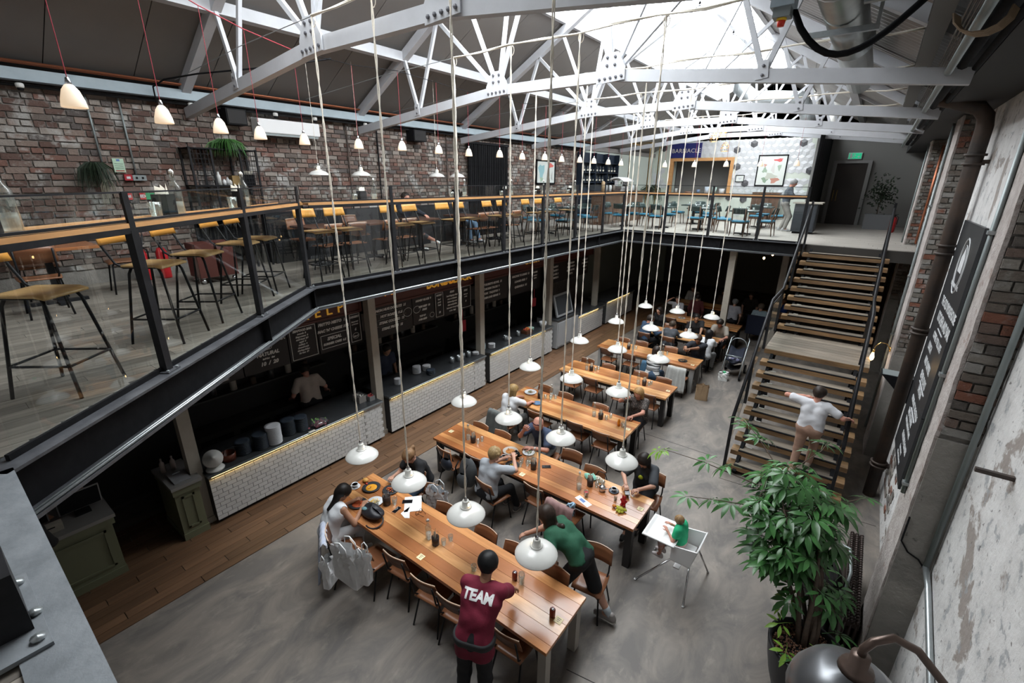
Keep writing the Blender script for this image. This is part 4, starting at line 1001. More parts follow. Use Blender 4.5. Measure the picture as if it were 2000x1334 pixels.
for k, (x, y, n, r_, h_, m_, l) in enumerate(((-7.75,6.05,9,.075,.02,m_plw,'short stack of white bowls at the near end of the second counter'),(-7.9,6.75,11,.1,.02,m_plw,'left tall stack of white plates on the second counter'),(-7.85,7.02,8,.1,.02,m_plw,'right stack of white plates on the second counter'),(-7.6,6.92,7,.11,.02,m_plb,'stack of dark plates in front of the white ones on the second counter'),
        (-7.62,8.55,4,.09,.022,m_plw,'pair of white bowls at the far end of the second counter'),(-7.75,8.98,8,.09,.024,mat('pale_blue_bowl',(.42,.52,.55),.3),'pale blue bowl stack on the third counter'),(-7.62,9.22,7,.1,.022,m_plw,'white bowl stack at the near end of the third counter'),(-7.75,10.1,3,.12,.015,m_plw,'small white plates with garnish on the third counter'),(-7.7,11.2,5,.11,.02,mat('mint_bowl',(.4,.6,.52),.3),'mint coloured bowl stack on the third counter'))):
    stack(n, r_, h_, m_, (x, y, zc), l)
for k, (y, c) in enumerate(((7.75,(.4,.4,.4)),(7.95,(.42,.42,.4)),(8.15,(.3,.3,.31)),(8.32,(.4,.38,.36)),(9.95,(.35,.36,.36)),(10.5,(.38,.38,.38)))):
    B().lathe([(0,0),(.055,0),(.055,.15),(.05,.15),(.05,.02),(0,.02)], (-7.7+.05*(k % 2), y, zc), 14).build('steel_pot', m_galv, label='small steel sauce pot on the tiled counters, %s from the viewer' % nth[k], cat='pot')
t = thing('food_crate', 'small crate of orange and yellow squashes on the third counter', 'crate', (-7.62, 10.9, zc))
B().cb((-7.62,10.9,zc+.05),(.22,.3,.1)).build('crate_box', m_plyd, t)
b = B()
for q in range(14): b.ball((-7.62+random.uniform(-.08,.08), 10.9+random.uniform(-.12,.12), zc+.12), .03, 6, q % 2)
b.build('squash', [mat('orange_skin', (.6,.2,.03), .5), mat('red_skin', (.4,.05,.03), .5)], t, kind='stuff')
t = thing('white_tub', 'white plastic tub of cutlery on the far end of the third counter', 'tub', (-7.6, 11.75, zc))
B().lathe([(0,0),(.1,0),(.12,.16),(.115,.16),(.095,.01),(0,.01)], (-7.6,11.75,zc), 16).build('tub_wall', m_plw, t)
# dark kitchen equipment behind each stall
m_kit = mat('kitchen_steel_dark', (.055,.055,.055), .4, .5); m_kit2 = mat('kitchen_brown', (.06,.04,.028), .6)
for k, (y0, y1) in enumerate(((2.3,5.1),(5.7,8.5),(9.1,11.9))):
    t = thing('kitchen_range', 'dark kitchen range and shelves at the back of the %s stall' % nth[k], 'cooker', (-9.0, y0, 0))
    B().box((-9.2,y0,0),(-8.75,y1,.9)).build('range_body', m_kit, t)
    for q in range(4): B().box((-8.75,y0+.1+q*.68,.15),(-8.72,y0+.65+q*.68,.8)).build('oven_door', m_black, t)
    B().box((-9.2,y0,1.45),(-8.95,y1,1.48)).build('shelf', m_kit, t)
    for q in range(7):
        y = y0+.2+q*.36; B().lathe([(0,0),(.06,0),(.06,.14+.05*(q % 3)),(0,.15+.05*(q % 3))], (-9.06,y,1.48), 10).build('shelf_jar', (m_kit2, m_kit, m_cream)[q % 3], t)
    B().box((-9.2,y0+.3,2.0),(-8.8,y1-.3,2.4)).build('extract_hood', m_kit, t)
for k, (x, y, z, s) in enumerate(((-7.86,8.35,1.73,(.02,.22,.3)),(-7.86,11.6,1.71,(.02,.2,.26)),(-7.86,12.5,1.71,(.02,.24,.26)))):
    B().cb((x,y,z), s).cb((x,y,z+s[2]/2+.15),(.008,.02,.3)).build('red_cloth', mat('red_cloth%d' % k, (.30,.02,.03), .8), label='red cloth hanging in the %s' % ('second stall by the cream post','third stall by the far post','farthest stall beside the screen')[k], cat='cloth')
# green panelled counters at the near end
m_green = mat('olive_green_paint', (.135,.14,.085), .5)
def green(x0, x1, y0, y1, label, h=1.0, n=1):
    t = thing('green_counter', label, 'counter', (x1, y0, 0))
    B().box((x0,y0,0),(x1,y1,h-.05)).build('body', m_green, t)
    B().box((x0-.03,y0-.03,h-.05),(x1+.06,y1+.05,h)).build('top', mat('dim_stone_top', (.22,.21,.2), .35) if 1 else None, t)
    B().box((x0,y0-.02,h-.15),(x1+.04,y1+.03,h-.05)).build('cornice', m_green, t)
    B().box((x0,y0-.01,0),(x1+.02,y1+.01,.12)).build('skirting', m_green, t)
    w_ = (y1-y0)/n
    for k in range(n):
        a, b_ = y0+.08+k*w_, y0+w_-.08+k*w_
        if b_-a > .1: 
            p = B()
            for lo, hi in (((x1,a,.2),(x1+.018,a+.03,h-.22)), ((x1,b_-.03,.2),(x1+.018,b_,h-.22)), ((x1,a,.2),(x1+.018,b_,.23)), ((x1,a,h-.25),(x1+.018,b_,h-.22))): p.box(lo, hi)
            p.build('panel_moulding', m_green, t)
    return t
green(-8.1, -7.42, -.45, .82, 'olive green panelled till counter in the dark lower left corner')
green(-8.15, -7.42, 1.55, 1.88, 'narrow olive green panelled counter end beside the tiled counter', .98)
for k, (y, l) in enumerate(((.08, 'left'), (.62, 'right'))):
    t = thing('till_screen', l+' black till screen seen from behind on the green counter', 'screen', (-7.75, y, 1.0))
    B().ob((-7.72,y,1.2),(.02,.42,.3),Matrix.Rotation(.3,3,'Y')).build('display', m_black, t); B().ob((-7.735,y,1.2),(.02,.45,.33),Matrix.Rotation(.3,3,'Y')).build('bezel', mat('till_bezel%d' % k, (.3,.3,.3), .4), t)
    B().box((-7.82,y-.08,1.0),(-7.66,y+.08,1.03)).build('foot', m_black, t)
t = thing('card_box', 'pale card box with a black slot on the green counter', 'box', (-7.52, .27, 1.0))
B().ob((-7.52,.27,1.07),(.06,.24,.14),Matrix.Rotation(.25,3,'Y')).build('box_body', m_cream, t)
B().ob((-7.486,.27,1.09),(.01,.09,.016),Matrix.Rotation(.25,3,'Y')).build('slot', m_black, t)
t = thing('grey_menu_stand', 'grey clipboard lying on the narrow green counter', 'clipboard', (-7.6,1.7,.98))
B().ob((-7.6,1.71,1.0),(.3,.22,.012),Matrix.Rotation(.08,3,'Y')).build('board', mat('grey_clip', (.25,.25,.26), .5), t)
B().cb((-7.72,1.71,1.02),(.03,.1,.02)).build('clip', m_galv, t)
for k, (x, y) in enumerate(((-7.95,1.62),(-7.92,1.75))):
    B().lathe(bottle_prof(.24,.035), (x,y,.98), 12).build('sauce_bottle', mat('sauce%d' % k, (.25,.2,.18), .3), label=('left','right')[k]+' dim bottle at the back of the narrow green counter', cat='bottle')
# ---------------------------------------------------------------- dining tables
m_legpale = mat('pale_painted_leg', (.36,.33,.29), .5); m_legdark = mat('dark_stained_leg', (.016,.014,.014), .45); m_leggrey = mat('grey_painted_leg', (.27,.27,.265), .55)
def table(x0, x1, y0, y1, lm, label, h=.75, nb=6, lw=.1):
    t = thing('dining_table', label, 'table', ((x0+x1)/2, (y0+y1)/2, 0), 0, 'long shared dining tables')
    ws = [random.uniform(.6,1.4) for _ in range(nb)]; ws = [q*(y1-y0)/sum(ws) for q in ws]
    for k in range(nb): bevel(B().box((x0, y0+sum(ws[:k]), h-.045), (x1, y0+sum(ws[:k+1])-.0015, h)).build('top_board', m_table, t), .002)
    for x in (x0+.03, x1-.03-lw):
        for y in (y0+.05, y1-.05-lw): B().box((x, y, 0), (x+lw, y+lw, h-.045)).build('leg', lm, t)
    for y in (y0+.06, y1-.09): B().box((x0+.15, y, h-.14), (x1-.15, y+.03, h-.045)).build('apron', lm, t)
    for x in (x0+.14, x1-.17): B().box((x, y0+.09, h-.14), (x+.03, y1-.09, h-.045)).build('apron', lm, t)
    return t
table(-5.66,-1.73,2.93,3.78, m_legpale, 'long hardwood table nearest the viewer, with pale legs')
table(-5.69,-1.74,5.15,5.95, m_legdark, 'long hardwood table second from the viewer, beside the high chair')
table(-5.63,-2.83,7.25,8.09, m_legdark, 'hardwood table third from the viewer, between two blonde diners')
table(-5.58,-2.81,9.45,10.25, m_legdark, 'empty hardwood table fourth from the viewer')
table(-5.63,-2.83,11.65,12.42, m_leggrey, 'hardwood table fifth from the viewer, beside the brown paper bag')
table(-5.2,-2.9,13.85,14.65, m_legdark, 'hardwood table sixth from the viewer, beside the pushchair')
table(-5.2,-2.7,15.75,16.5, m_legdark, 'dim hardwood table seventh from the viewer, under the far gallery')
table(-5.6,-3.4,18.2,19.0, m_legdark, 'dark table farthest back under the far gallery')
table(-2.6,-1.2,18.4,19.2, m_legdark, 'dark table at the back under the gallery, on the stair side')
# ---------------------------------------------------------------- chairs
def mk_chair(nm, ms, mb_):
    c = proto(nm, 'x', 'chair')
    seat_shape(B(), .40, .39, .455).build('seat', ms, c)
    back_shape(B(), .40, .63, .83, -.205, -.26, .035).build('backrest', mb_, c)
    e = B(); e.tube([((u-.5)*.40*.94, -.262-.035*math.cos((u-.5)*PI)+.035, .832-.008*(2*u-1)**2) for u in [i/8 for i in range(9)]], .0065, 5); e.build('back_edge', m_edge, c, label='pale ply edge')
    for sx in (-1, 1):
        B().tube([(sx*.165,-.262,.80),(sx*.165,-.225,.64),(sx*.165,-.2,.5),(sx*.155,-.14,.432),(sx*.15,.12,.432)], .011, 7).build('back_upright', m_blacksat, c)
        B().tube([(sx*.145,.12,.44),(sx*.155,.15,.40),(sx*.19,.20,0)], .0115, 7).build('leg', m_blacksat, c)
        B().tube([(sx*.145,-.1,.44),(sx*.155,-.13,.40),(sx*.19,-.24,0)], .0115, 7).build('leg', m_blacksat, c)
    return c
ch1 = mk_chair('dining_chair', m_ply, m_plyd); ch2 = mk_chair('dining_chair', m_ply, m_ply)
tn = ('nearest','second','third','fourth','fifth','sixth','seventh')
def chair(x, yb, face, label, rz=0, k=0, fx=0):
    """x, y of the top of the backrest; face +1 looks along +y"""
    r = (0 if face > 0 else PI) + rz
    if fx: r = -PI/2*fx + rz
    o = Vector((0, .26, 0)); o.rotate(Matrix.Rotation(r, 3, 'Z'))
    return dup(ch2 if k else ch1, (x+o.x, yb+o.y, 0), r, label)
P_ = 'brown plywood chair '
C_ = [(-4.98,2.50,1,'hung with a striped shirt at the nearest table',-.55),(-4.42,2.60,1,'hung with white carrier bags at the nearest table',.05),(-3.93,2.76,1,'third along the near side of the nearest table',.1),(-3.36,2.72,1,'fourth along the near side of the nearest table',.12),(-2.92,2.72,1,'fifth along the near side of the nearest table',.1),(-2.18,2.78,1,'at the right end of the near side of the nearest table',.05),
(-5.1,4.28,-1,'of the ponytailed woman, far side of the nearest table',0),(-4.54,4.12,-1,'holding a pale tote bag, far side of the nearest table',.1),(-4.08,3.92,-1,'third along the far side of the nearest table',.1),(-3.31,3.90,-1,'fourth along the far side of the nearest table',0),(-2.8,3.91,-1,'fifth along the far side of the nearest table',.05),(-2.2,3.90,-1,'gripped by the leaning woman in green',.05),
(-1.95,4.55,-1,'standing askew behind the leaning woman in green',.12),
(-5.17,4.88,1,'with a small dark bag on its back, second table',-.1),(-4.62,5.03,1,'behind the big backpack at the second table',0),(-4.02,4.60,1,'of the woman in pale grey at the second table',-.15),(-3.33,4.98,1,'fourth along the near side of the second table',-.05),(-2.78,4.93,1,'draped with a pink jacket at the second table',0),
(-5.23,6.02,-1,'first along the far side of the second table',0),(-4.7,6.04,-1,'second along the far side of the second table',0),(-3.92,6.60,-1,'of the man in navy at the second table',.1),(-3.34,6.28,-1,'fourth along the far side of the second table',.1),(-2.79,6.08,-1,'with a dark bag on its seat, far side of the second table',0),(-1.97,6.55,-1,'of the woman in charcoal at the second table',.1),
(-5.25,6.60,1,'of the blonde woman in white at the third table',0),(-4.69,7.02,1,'second along the near side of the third table',0),(-3.83,7.13,1,'third along the near side of the third table',0),(-3.25,7.10,1,'at the right end of the near side of the third table',0),
(-5.2,8.28,-1,'first along the far side of the third table',0),(-4.62,8.22,-1,'second along the far side of the third table',0),(-3.76,8.20,-1,'third along the far side of the third table',0),(-3.12,8.75,-1,'of the woman in a dark print at the third table',.05),
(-5.18,9.2,1,'first along the near side of the fourth table',0),(-4.6,9.25,1,'second along the near side of the fourth table',0),(-3.85,9.22,1,'third along the near side of the fourth table',0),(-3.17,9.25,1,'at the right end of the near side of the fourth table',0),
(-5.24,10.41,-1,'first along the far side of the fourth table',0),(-4.63,10.40,-1,'second along the far side of the fourth table',0),(-3.78,10.44,-1,'third along the far side of the fourth table',0),(-3.18,10.40,-1,'at the right end of the far side of the fourth table',0),
(-5.22,11.38,1,'first along the near side of the fifth table',0),(-4.56,11.40,1,'second along the near side of the fifth table',0),(-3.80,11.15,1,'with a blue denim jacket on it at the fifth table',0),(-3.16,11.28,1,'with a pale jacket on it at the fifth table',0),
(-5.2,12.62,-1,'first along the far side of the fifth table',0),(-4.65,12.66,-1,'second along the far side of the fifth table',0),(-3.8,12.72,-1,'third along the far side of the fifth table',0),(-3.12,13.0,-1,'of the man with folded hands at the fifth table',0),
(-4.95,13.45,1,'of the man in a blue hood at the sixth table',0),(-4.2,13.5,1,'of the woman in grey at the sixth table',0),(-3.15,13.42,1,'of the dark haired woman in white at the sixth table',0),
(-4.6,14.95,-1,'first along the far side of the sixth table',0),(-3.7,15.1,-1,'of the bearded man at the sixth table',0),(-3.0,15.1,-1,'of the man in beige at the sixth table',0),
(-4.85,15.65,1,'first along the near side of the seventh table',0),(-4.1,15.6,1,'second along the near side of the seventh table',0),(-3.2,15.65,1,'third along the near side of the seventh table',0),
(-4.8,16.75,-1,'first along the far side of the seventh table',0),(-3.5,16.75,-1,'second along the far side of the seventh table',0)]
for i, (x, y, f, l, rz) in enumerate(C_): chair(x, y, f, P_+l, rz, i % 2 if f > 0 else 1)
# ---------------------------------------------------------------- things on the tables
TZ = .751
m_caddy = mat('dark_brown_tin', (.03,.018,.014), .4)
m_cut = mat('cutlery_steel', (.55,.55,.56), .25, .9)
cd = proto('cutlery_tin', 'x', 'tin', 'dark tins of cutlery on the tables')
B().lathe([(0,0),(.048,0),(.052,.125),(.048,.125),(.045,.01),(0,.01)], (0,0,0), 16).build('tin_body', m_caddy, cd)
for k in range(5):
    a = k*1.3; B().bar((.02*math.cos(a),.02*math.sin(a),.02),(.04*math.cos(a),.04*math.sin(a),.2+.01*(k % 3)),.012,.003).build('knife' if k % 2 else 'fork', m_cut, cd)
B().add([(-.03,-.01,.05),(.03,.0,.05),(.035,.005,.19),(.0,.0,.215),(-.035,-.01,.18)], [(0,1,2,3,4)]).build('paper_napkin', m_cream2, cd)
def setting(bx, by, cx, cy, gl, where):
    if bx: dup(bt, (bx, by, TZ), random.uniform(0,3), 'clear swing top water bottle '+where)
    if cx: dup(cd, (cx, cy, TZ), random.uniform(-.5,.5), 'dark cutlery tin with napkins '+where)
    for k, (x, y) in enumerate(gl):
        dup(tb, (x, y, TZ), 0, ('first','second','third','fourth')[k]+' small clear tumbler '+where, 'clear tumblers')
setting(-3.86,3.32,-3.71,3.30,[(-3.62,3.36),(-3.60,3.47)], 'in the middle of the nearest table')
setting(-5.13,5.51,-4.99,5.49,[(-4.9,5.52),(-4.89,5.62)], 'at the left end of the second table')
setting(-3.72,5.62,-3.64,5.48,[(-3.86,5.40),(-3.78,5.5),(-3.9,5.5)], 'between the two diners at the second table')
setting(-2.78,5.48,-2.68,5.66,[(-2.58,5.69),(-2.52,5.78),(-2.62,5.8)], 'at the right end of the second table')
setting(-4.86,7.95,-5.04,7.76,[(-4.93,7.82),(-4.82,7.86),(-4.75,7.95)], 'at the left end of the third table')
setting(-3.70,7.75,-3.54,7.73,[(-3.44,7.78),(-3.40,7.9)], 'at the right half of the third table')
setting(-5.0,9.85,-4.88,9.87,[(-4.8,9.95),(-4.77,10.05)], 'at the left half of the fourth table')
setting(-3.61,9.82,-3.47,9.84,[(-3.38,9.9),(-3.36,10.0)], 'at the right half of the fourth table')
setting(0,0,-4.78,11.95,[(-4.7,12.05),(-4.62,12.1)], 'at the left half of the fifth table')
setting(-3.85,12.1,-3.98,12.2,[(-3.75,12.2)], 'before the diners at the fifth table')
tc = proto('table_card', 'x', 'card', 'small cream table number cards')
B().cb((0,0,.002), (.085,.085,.004)).build('card', mat('cream_card', (.78,.68,.42), .6), tc)
b = B()
for k in range(3): b.cb((0,.022-.02*k,.0045), (.05-.012*k,.006,.001))
b.build('print', m_caddy, tc)
for x, y, l in ((-3.70,3.03,'near edge of the nearest table'),(-1.83,3.33,'right end of the nearest table'),(-5.58,5.52,'left end of the second table'),(-3.70,5.24,'middle of the second table'),(-1.83,5.62,'right end of the second table'),(-2.93,7.68,'right end of the third table'),(-2.91,9.88,'right end of the fourth table'),(-2.95,11.85,'right end of the fifth table')):
    dup(tc, (x, y, TZ), 0, 'small cream card stuck to the table at the '+l)
def can(x, y, l):
    t = thing('drink_can', l, 'can', (x, y, TZ))
    B().lathe([(0,0),(.026,0),(.032,.008),(.033,.1),(.027,.113),(.027,.116),(.024,.112),(0,.112)], (x,y,TZ), 16).build('can_body', mat('maroon_can', (.16,.03,.025), .3, .4), t)
    B().lathe([(0,.1125),(.0245,.1125),(.0245,.115),(0,.1135)], (x,y,TZ), 16).build('can_lid', m_chrome, t, label='bright metal lid')
    B().cb((x+.005,y,TZ+.1155),(.014,.008,.001)).build('opening', m_black, t)
can(-2.54,3.48,'maroon drink can beside the tall glass, reached for by the man in maroon'); can(-1.91,3.33,'maroon drink can near the right end of the nearest table')
t = thing('tall_glass', 'tall clear glass with ice on the nearest table', 'glass', (-2.44,3.48,TZ))
B().lathe([(0,.008),(.028,.008),(.038,.15),(.041,.15),(.032,0),(0,0)], (-2.44,3.48,TZ), 16).build('glass_wall', m_bottle, t)
for k in range(3): B().ob((-2.44+.01*(k-1),3.48,TZ+.025+.02*k),(.022,.022,.022),Matrix.Rotation(k+.4,3,'Z')).build('ice_cube', m_bottle, t)
dup(tb, (-3.02,3.28,TZ), 0, 'clear tumbler half hidden by the head of the man in maroon', 'clear tumblers')
def plate(x, y, r, m_, l, food=None, z=TZ, h=.018):
    t = thing('dinner_plate', l, 'plate', (x, y, z))
    B().lathe([(0,.0),(r*.6,0),(r,h),(r*.97,h+.004),(r*.6,.006),(0,.006)], (x,y,z), 24).build('plate', m_, t)
    if food:
        kind, cols = food; b = B()
        if kind == 'flat': b.lathe([(0,.014),(r*.45,.014),(r*.6,.008),(r*.62,.007)], (x,y,z), 16)
        for q in range(28 if kind != 'flat' else 5):
            a, d = random.uniform(0, 6.3), random.uniform(0, .55)**.8*r*.9
            c = (x+d*math.cos(a), y+d*math.sin(a), z+.014+random.uniform(0,.02))
            if kind == 'chips': b.ob(c, (.05,.009,.009), Matrix.Rotation(random.uniform(0,3),3,'Z') @ Matrix.Rotation(random.uniform(-.4,.4),3,'Y'), q % len(cols))
            else: b.ball(c, (.012,.012,.009), 5, q % len(cols))
        b.build('food', [mat('food_%d' % int(abs(x*100+y*10)) if 1 else '', q, .5) for q in cols], t, kind='stuff')
    return t
m_pdark = mat('charcoal_plate', (.035,.038,.042), .3)
plate(-5.20,3.16,.135,m_pdark,'dark plate with red food before the woman in white', ('flat',((.38,.07,.02),(.3,.1,.03))))
plate(-5.36,3.52,.14,m_pdark,'dark rimmed plate of orange sauce at the left end of the nearest table', ('flat',((.75,.33,.02),(.8,.7,.5))))
plate(-5.07,3.66,.125,m_pdark,'dark plate of red tomatoes before the ponytailed woman', ('bits',((.55,.08,.02),(.6,.2,.05))))
plate(-5.03,3.34,.12,m_plw,'white dish heaped with chips on the nearest table', ('chips',((.72,.5,.16),(.62,.4,.1))))
def cup(x, y, l, m_, sa, drink=(.06,.03,.015), r=.042):
    t = thing('cup_and_saucer', l, 'cup', (x, y, TZ))
    B().lathe([(0,0),(.06,.0),(.08,.012),(.078,.015),(.05,.006),(0,.006)], (x,y,TZ), 20).build('saucer', sa, t)
    B().lathe([(0,.008),(r*.6,.008),(r,.06),(r*.93,.06),(r*.55,.014),(0,.014)], (x,y,TZ), 18).build('cup_bowl', m_, t)
    B().lathe([(0,.05),(r*.88,.05)], (x,y,TZ), 16).build('drink', mat('drink%d' % int(abs(x*y*10)), drink, .2), t)
    B().tube([(x+r*.9,y,TZ+.05),(x+r+.022,y,TZ+.045),(x+r+.02,y,TZ+.022),(x+r*.75,y,TZ+.018)], .005, 6).build('handle', m_, t)
cup(-5.58,3.38,'white cup of red soup on a saucer at the left end of the nearest table', m_plw, m_plw, (.45,.03,.03), .05)
t = thing('bread_roll', 'golden bread roll beside the soup cup', 'bread', (-5.56,3.56,TZ)); B().ball((-5.56,3.56,TZ+.03),(.055,.045,.032),10).build('roll', mat('bread_crust', (.5,.26,.06), .6), t); B().ball((-5.48,3.52,TZ+.018),(.02,.02,.018),8).build('tomato', mat('tomato', (.5,.04,.02), .3), t)
t = thing('dark_jug', 'dark brown tin of cutlery beside the chips', 'tin', (-4.86,3.42,TZ)); B().lathe([(0,0),(.058,0),(.06,.15),(.054,.15),(.05,.01),(0,.01)], (-4.86,3.42,TZ), 16).build('tin_body', m_caddy, t)
for k in range(4): B().bar((-4.86+.02*math.cos(k),3.42+.02*math.sin(k),TZ+.02),(-4.86+.05*math.cos(k*1.7),3.42+.05*math.sin(k*1.7),TZ+.22),.012,.003).build('fork', m_cut, t)
for k, (x, y) in enumerate(((-4.93,3.28),(-4.78,3.50))): dup(tb, (x, y, TZ), 0, 'clear tumbler by the chips on the nearest table, '+('nearer','farther')[k], 'clear tumblers', sc=1.2)
# dark handbag heap
m_bagblk = mat('black_soft_leather', (.012,.012,.016), .5, col2=(.03,.03,.036), nscale=7)
t = thing('black_handbag', 'slouched black handbag with a strap on the nearest table', 'bag', (-4.80,3.14,TZ))
B().quadgrid(lambda u, v: (-4.82+(.2+.02*math.sin(9*u))*math.sin(PI*v)*math.cos(2*PI*u), 3.14+.13*math.sin(PI*v)*math.sin(2*PI*u), TZ+.005+.14*(1-math.cos(PI*v))/2*(1+.18*math.sin(14*u+3*v))), 22, 9).build('bag_body', m_bagblk, t)
B().tube([(-4.68+.14*math.cos(a), 3.06+.11*math.sin(a), TZ+.03+.03*math.sin(a)) for a in [i*PI/9-1.9 for i in range(16)]], .011, 6).build('strap', m_bagblk, t)
B().ball((-4.92,3.08,TZ+.11),(.05,.035,.02),8).build('teal_scarf_fold', mat('teal_scarf', (.1,.2,.22), .7), t, label='pale teal fold at the bag opening')
def phone(x, y, rz, l, c=(.02,.02,.025), z=TZ):
    t = thing('phone', l, 'phone', (x, y, z)); R = Matrix.Rotation(rz,3,'Z')
    B().ob((x,y,z+.005),(.075,.15,.009),R).build('phone_case', mat('phone_case%d' % int(abs(x*1000)), c, .4), t); B().ob((x,y,z+.0102),(.066,.138,.001),R).build('screen', mat('dark_screen', (.008,.008,.01), .08) if 'dark_screen' not in bpy.data.materials else bpy.data.materials['dark_screen'], t)
phone(-4.64,3.42,.15,'black phone in an orange brown case on the nearest table',(.5,.25,.12)); phone(-4.66,3.64,-.85,'black phone lying on a white envelope'); phone(-3.50,5.66,-.9,'black phone by the man in navy on the second table')
t = thing('envelope', 'large white envelope on the nearest table', 'envelope', (-4.56,3.64,TZ)); B().ob((-4.56,3.66,TZ+.0015),(.34,.25,.003),Matrix.Rotation(-.75,3,'Z')).build('paper', m_cream2 if 0 else mat('white_paper', (.8,.8,.8), .7), t)
t = thing('paper_sheet', 'folded white paper sheet beside the phones', 'paper', (-4.44,3.5,TZ)); B().add([(-4.54,3.41,TZ+.003),(-4.42,3.38,TZ+.003),(-4.36,3.42,TZ+.004),(-4.45,3.5,TZ+.006),(-4.47,3.62,TZ+.004),(-4.55,3.6,TZ+.003)], [(0,1,2,3,4,5)]).build('paper', bpy.data.materials['white_paper'], t)
t = thing('sunglasses', 'dark folded spectacles on the nearest table', 'glasses', (-4.33,3.58,TZ))
for q in (-.035,.035): B().tube([(-4.34+.028*math.cos(a), 3.58+q+.02*math.sin(a), TZ+.02+.018*math.sin(a)) for a in [i*PI/5 for i in range(10)]], .003, 5, closed=True).build('lens_frame', m_black, t)
B().tube([(-4.34,3.63,TZ+.03),(-4.24,3.62,TZ+.006)],.003,5).tube([(-4.34,3.53,TZ+.03),(-4.22,3.56,TZ+.006)],.003,5).build('temple_arm', m_black, t)
# second table
plate(-4.26,5.66,.14,mat('pale_plate',(.55,.5,.45),.3),'plate of orange pizza before the man in navy', ('flat',((.62,.25,.06),(.6,.4,.2))))
cup(-4.22,5.42,'white coffee cup on a dark saucer before the woman in pale grey', m_plw, m_plb, (.5,.42,.32))
plate(-3.98,5.34,.12,m_pdark,'dark plate with a yellow flower garnish on the second table', ('bits',((.05,.04,.03),(.75,.55,.03))))
t = thing('teapot', 'round black teapot on the second table', 'teapot', (-4.06,5.56,TZ)); B().ball((-4.06,5.56,TZ+.07),(.07,.07,.065),14).lathe([(0,.13),(.03,.128),(.02,.15),(0,.16)],(-4.06,5.56,TZ),10).build('pot_body', mat('black_glaze',(.012,.012,.012),.15), t); B().tube([(-4.0,5.56,TZ+.06),(-3.95,5.55,TZ+.1),(-3.93,5.55,TZ+.12)],[.016,.012,.009],6).build('spout', bpy.data.materials['black_glaze'], t)
plate(-3.98,5.82,.11,m_plw,'plate of grey green salad before the man in navy', ('bits',((.25,.27,.16),(.4,.4,.33))))
t = thing('glass_jar', 'wide clear glass jar of water on the second table', 'jar', (-3.80,5.6,TZ)); B().lathe([(0,.006),(.045,.006),(.06,.06),(.05,.11),(.053,.12),(.056,.12),(.064,.06),(.05,0),(0,0)],(-3.80,5.6,TZ),16).build('glass_wall', m_bottle, t)
cup(-2.32,5.76,'stacked white cup on blue saucers before the woman in charcoal', m_plw, m_plb, (.5,.45,.4))
t = thing('steel_teapot', 'shiny steel teapot at the right end of the second table', 'teapot', (-2.47,5.66,TZ)); B().lathe([(0,0),(.05,0),(.055,.05),(.042,.085),(.03,.09),(.0,.1)],(-2.47,5.66,TZ),16).build('pot_body', m_chrome, t); B().tube([(-2.42,5.66,TZ+.05),(-2.38,5.65,TZ+.085)],[.012,.008],6).build('spout', m_chrome, t); B().tube([(-2.52,5.66,TZ+.07),(-2.56,5.66,TZ+.06),(-2.55,5.66,TZ+.025)],.006,6).build('handle', m_chrome, t)
t = thing('berry_drink', 'short glass of red berry drink on the second table', 'glass', (-2.6,5.38,TZ)); B().lathe([(0,.006),(.03,.006),(.038,.1),(.04,.1),(.034,0),(0,0)],(-2.6,5.38,TZ),14).build('glass_wall', m_bottle, t); B().lathe([(0,.008),(.029,.008),(.035,.075),(0,.075)],(-2.6,5.38,TZ),14).build('red_drink', mat('red_drink',(.45,.03,.05),.2), t)
t = thing('menu_strip', 'long white paper menu with blue print on the second table', 'menu', (-2.58,5.25,TZ)); B().ob((-2.58,5.26,TZ+.001),(.1,.27,.002),Matrix.Rotation(1.25,3,'Z')).build('paper', bpy.data.materials['white_paper'], t); B().ob((-2.6,5.265,TZ+.0025),(.05,.1,.001),Matrix.Rotation(1.25,3,'Z')).build('print', mat('blue_print',(.12,.2,.42),.6), t)
t = thing('toothpick_glass', 'tiny glass of wooden picks on the second table', 'glass', (-2.21,5.58,TZ)); B().lathe([(0,.004),(.02,.004),(.024,.05),(.026,.05),(.023,0),(0,0)],(-2.21,5.58,TZ),12).build('glass_wall', m_bottle, t)
b = B()
for k in range(14): b.bar((-2.21+.008*math.cos(k),5.58+.008*math.sin(k),TZ+.005),(-2.21+.02*math.cos(k),5.58+.02*math.sin(k),TZ+.075),.003,.003)
b.build('picks', m_edge, t, kind='stuff')
def toy(x, y, col, l, parts, nm):
    t = thing('rubber_toy', l, 'toy', (x, y, TZ)); b = B()
    for c, r_ in parts: b.ball((x+c[0], y+c[1], TZ+c[2]), r_, 8)
    b.build('toy_body', mat(nm, col, .5), t); return t
toy(-2.07,5.56,(.5,.015,.02),'red rubber toy standing at the right end of the second table',[((0,0,.05),(.042,.035,.05)),((0,0,.11),(.034,.03,.032)),((-.04,0,.07),(.018,.016,.02)),((.04,0,.07),(.018,.016,.02)),((-.02,0,.145),(.012,.01,.014)),((.02,0,.145),(.012,.01,.014)),((-.02,-.02,.012),(.02,.03,.014)),((.02,-.02,.012),(.02,.03,.014))],'red_rubber')
t = toy(-2.05,5.40,(.5,.52,.06),'yellow green rubber toy lying at the right end of the second table',[((0,0,.035),(.065,.04,.032)),((.06,.02,.03),(.035,.022,.022)),((-.055,.03,.025),(.03,.02,.02)),((.01,-.05,.022),(.022,.035,.02)),((.045,-.03,.02),(.02,.03,.018)),((-.03,-.04,.02),(.02,.03,.018))],'yellow_rubber')
B().ball((-2.15,5.41,TZ+.03),(.035,.03,.025),8).build('orange_end', mat('orange_rubber',(.6,.2,.03),.5), t, label='orange end')
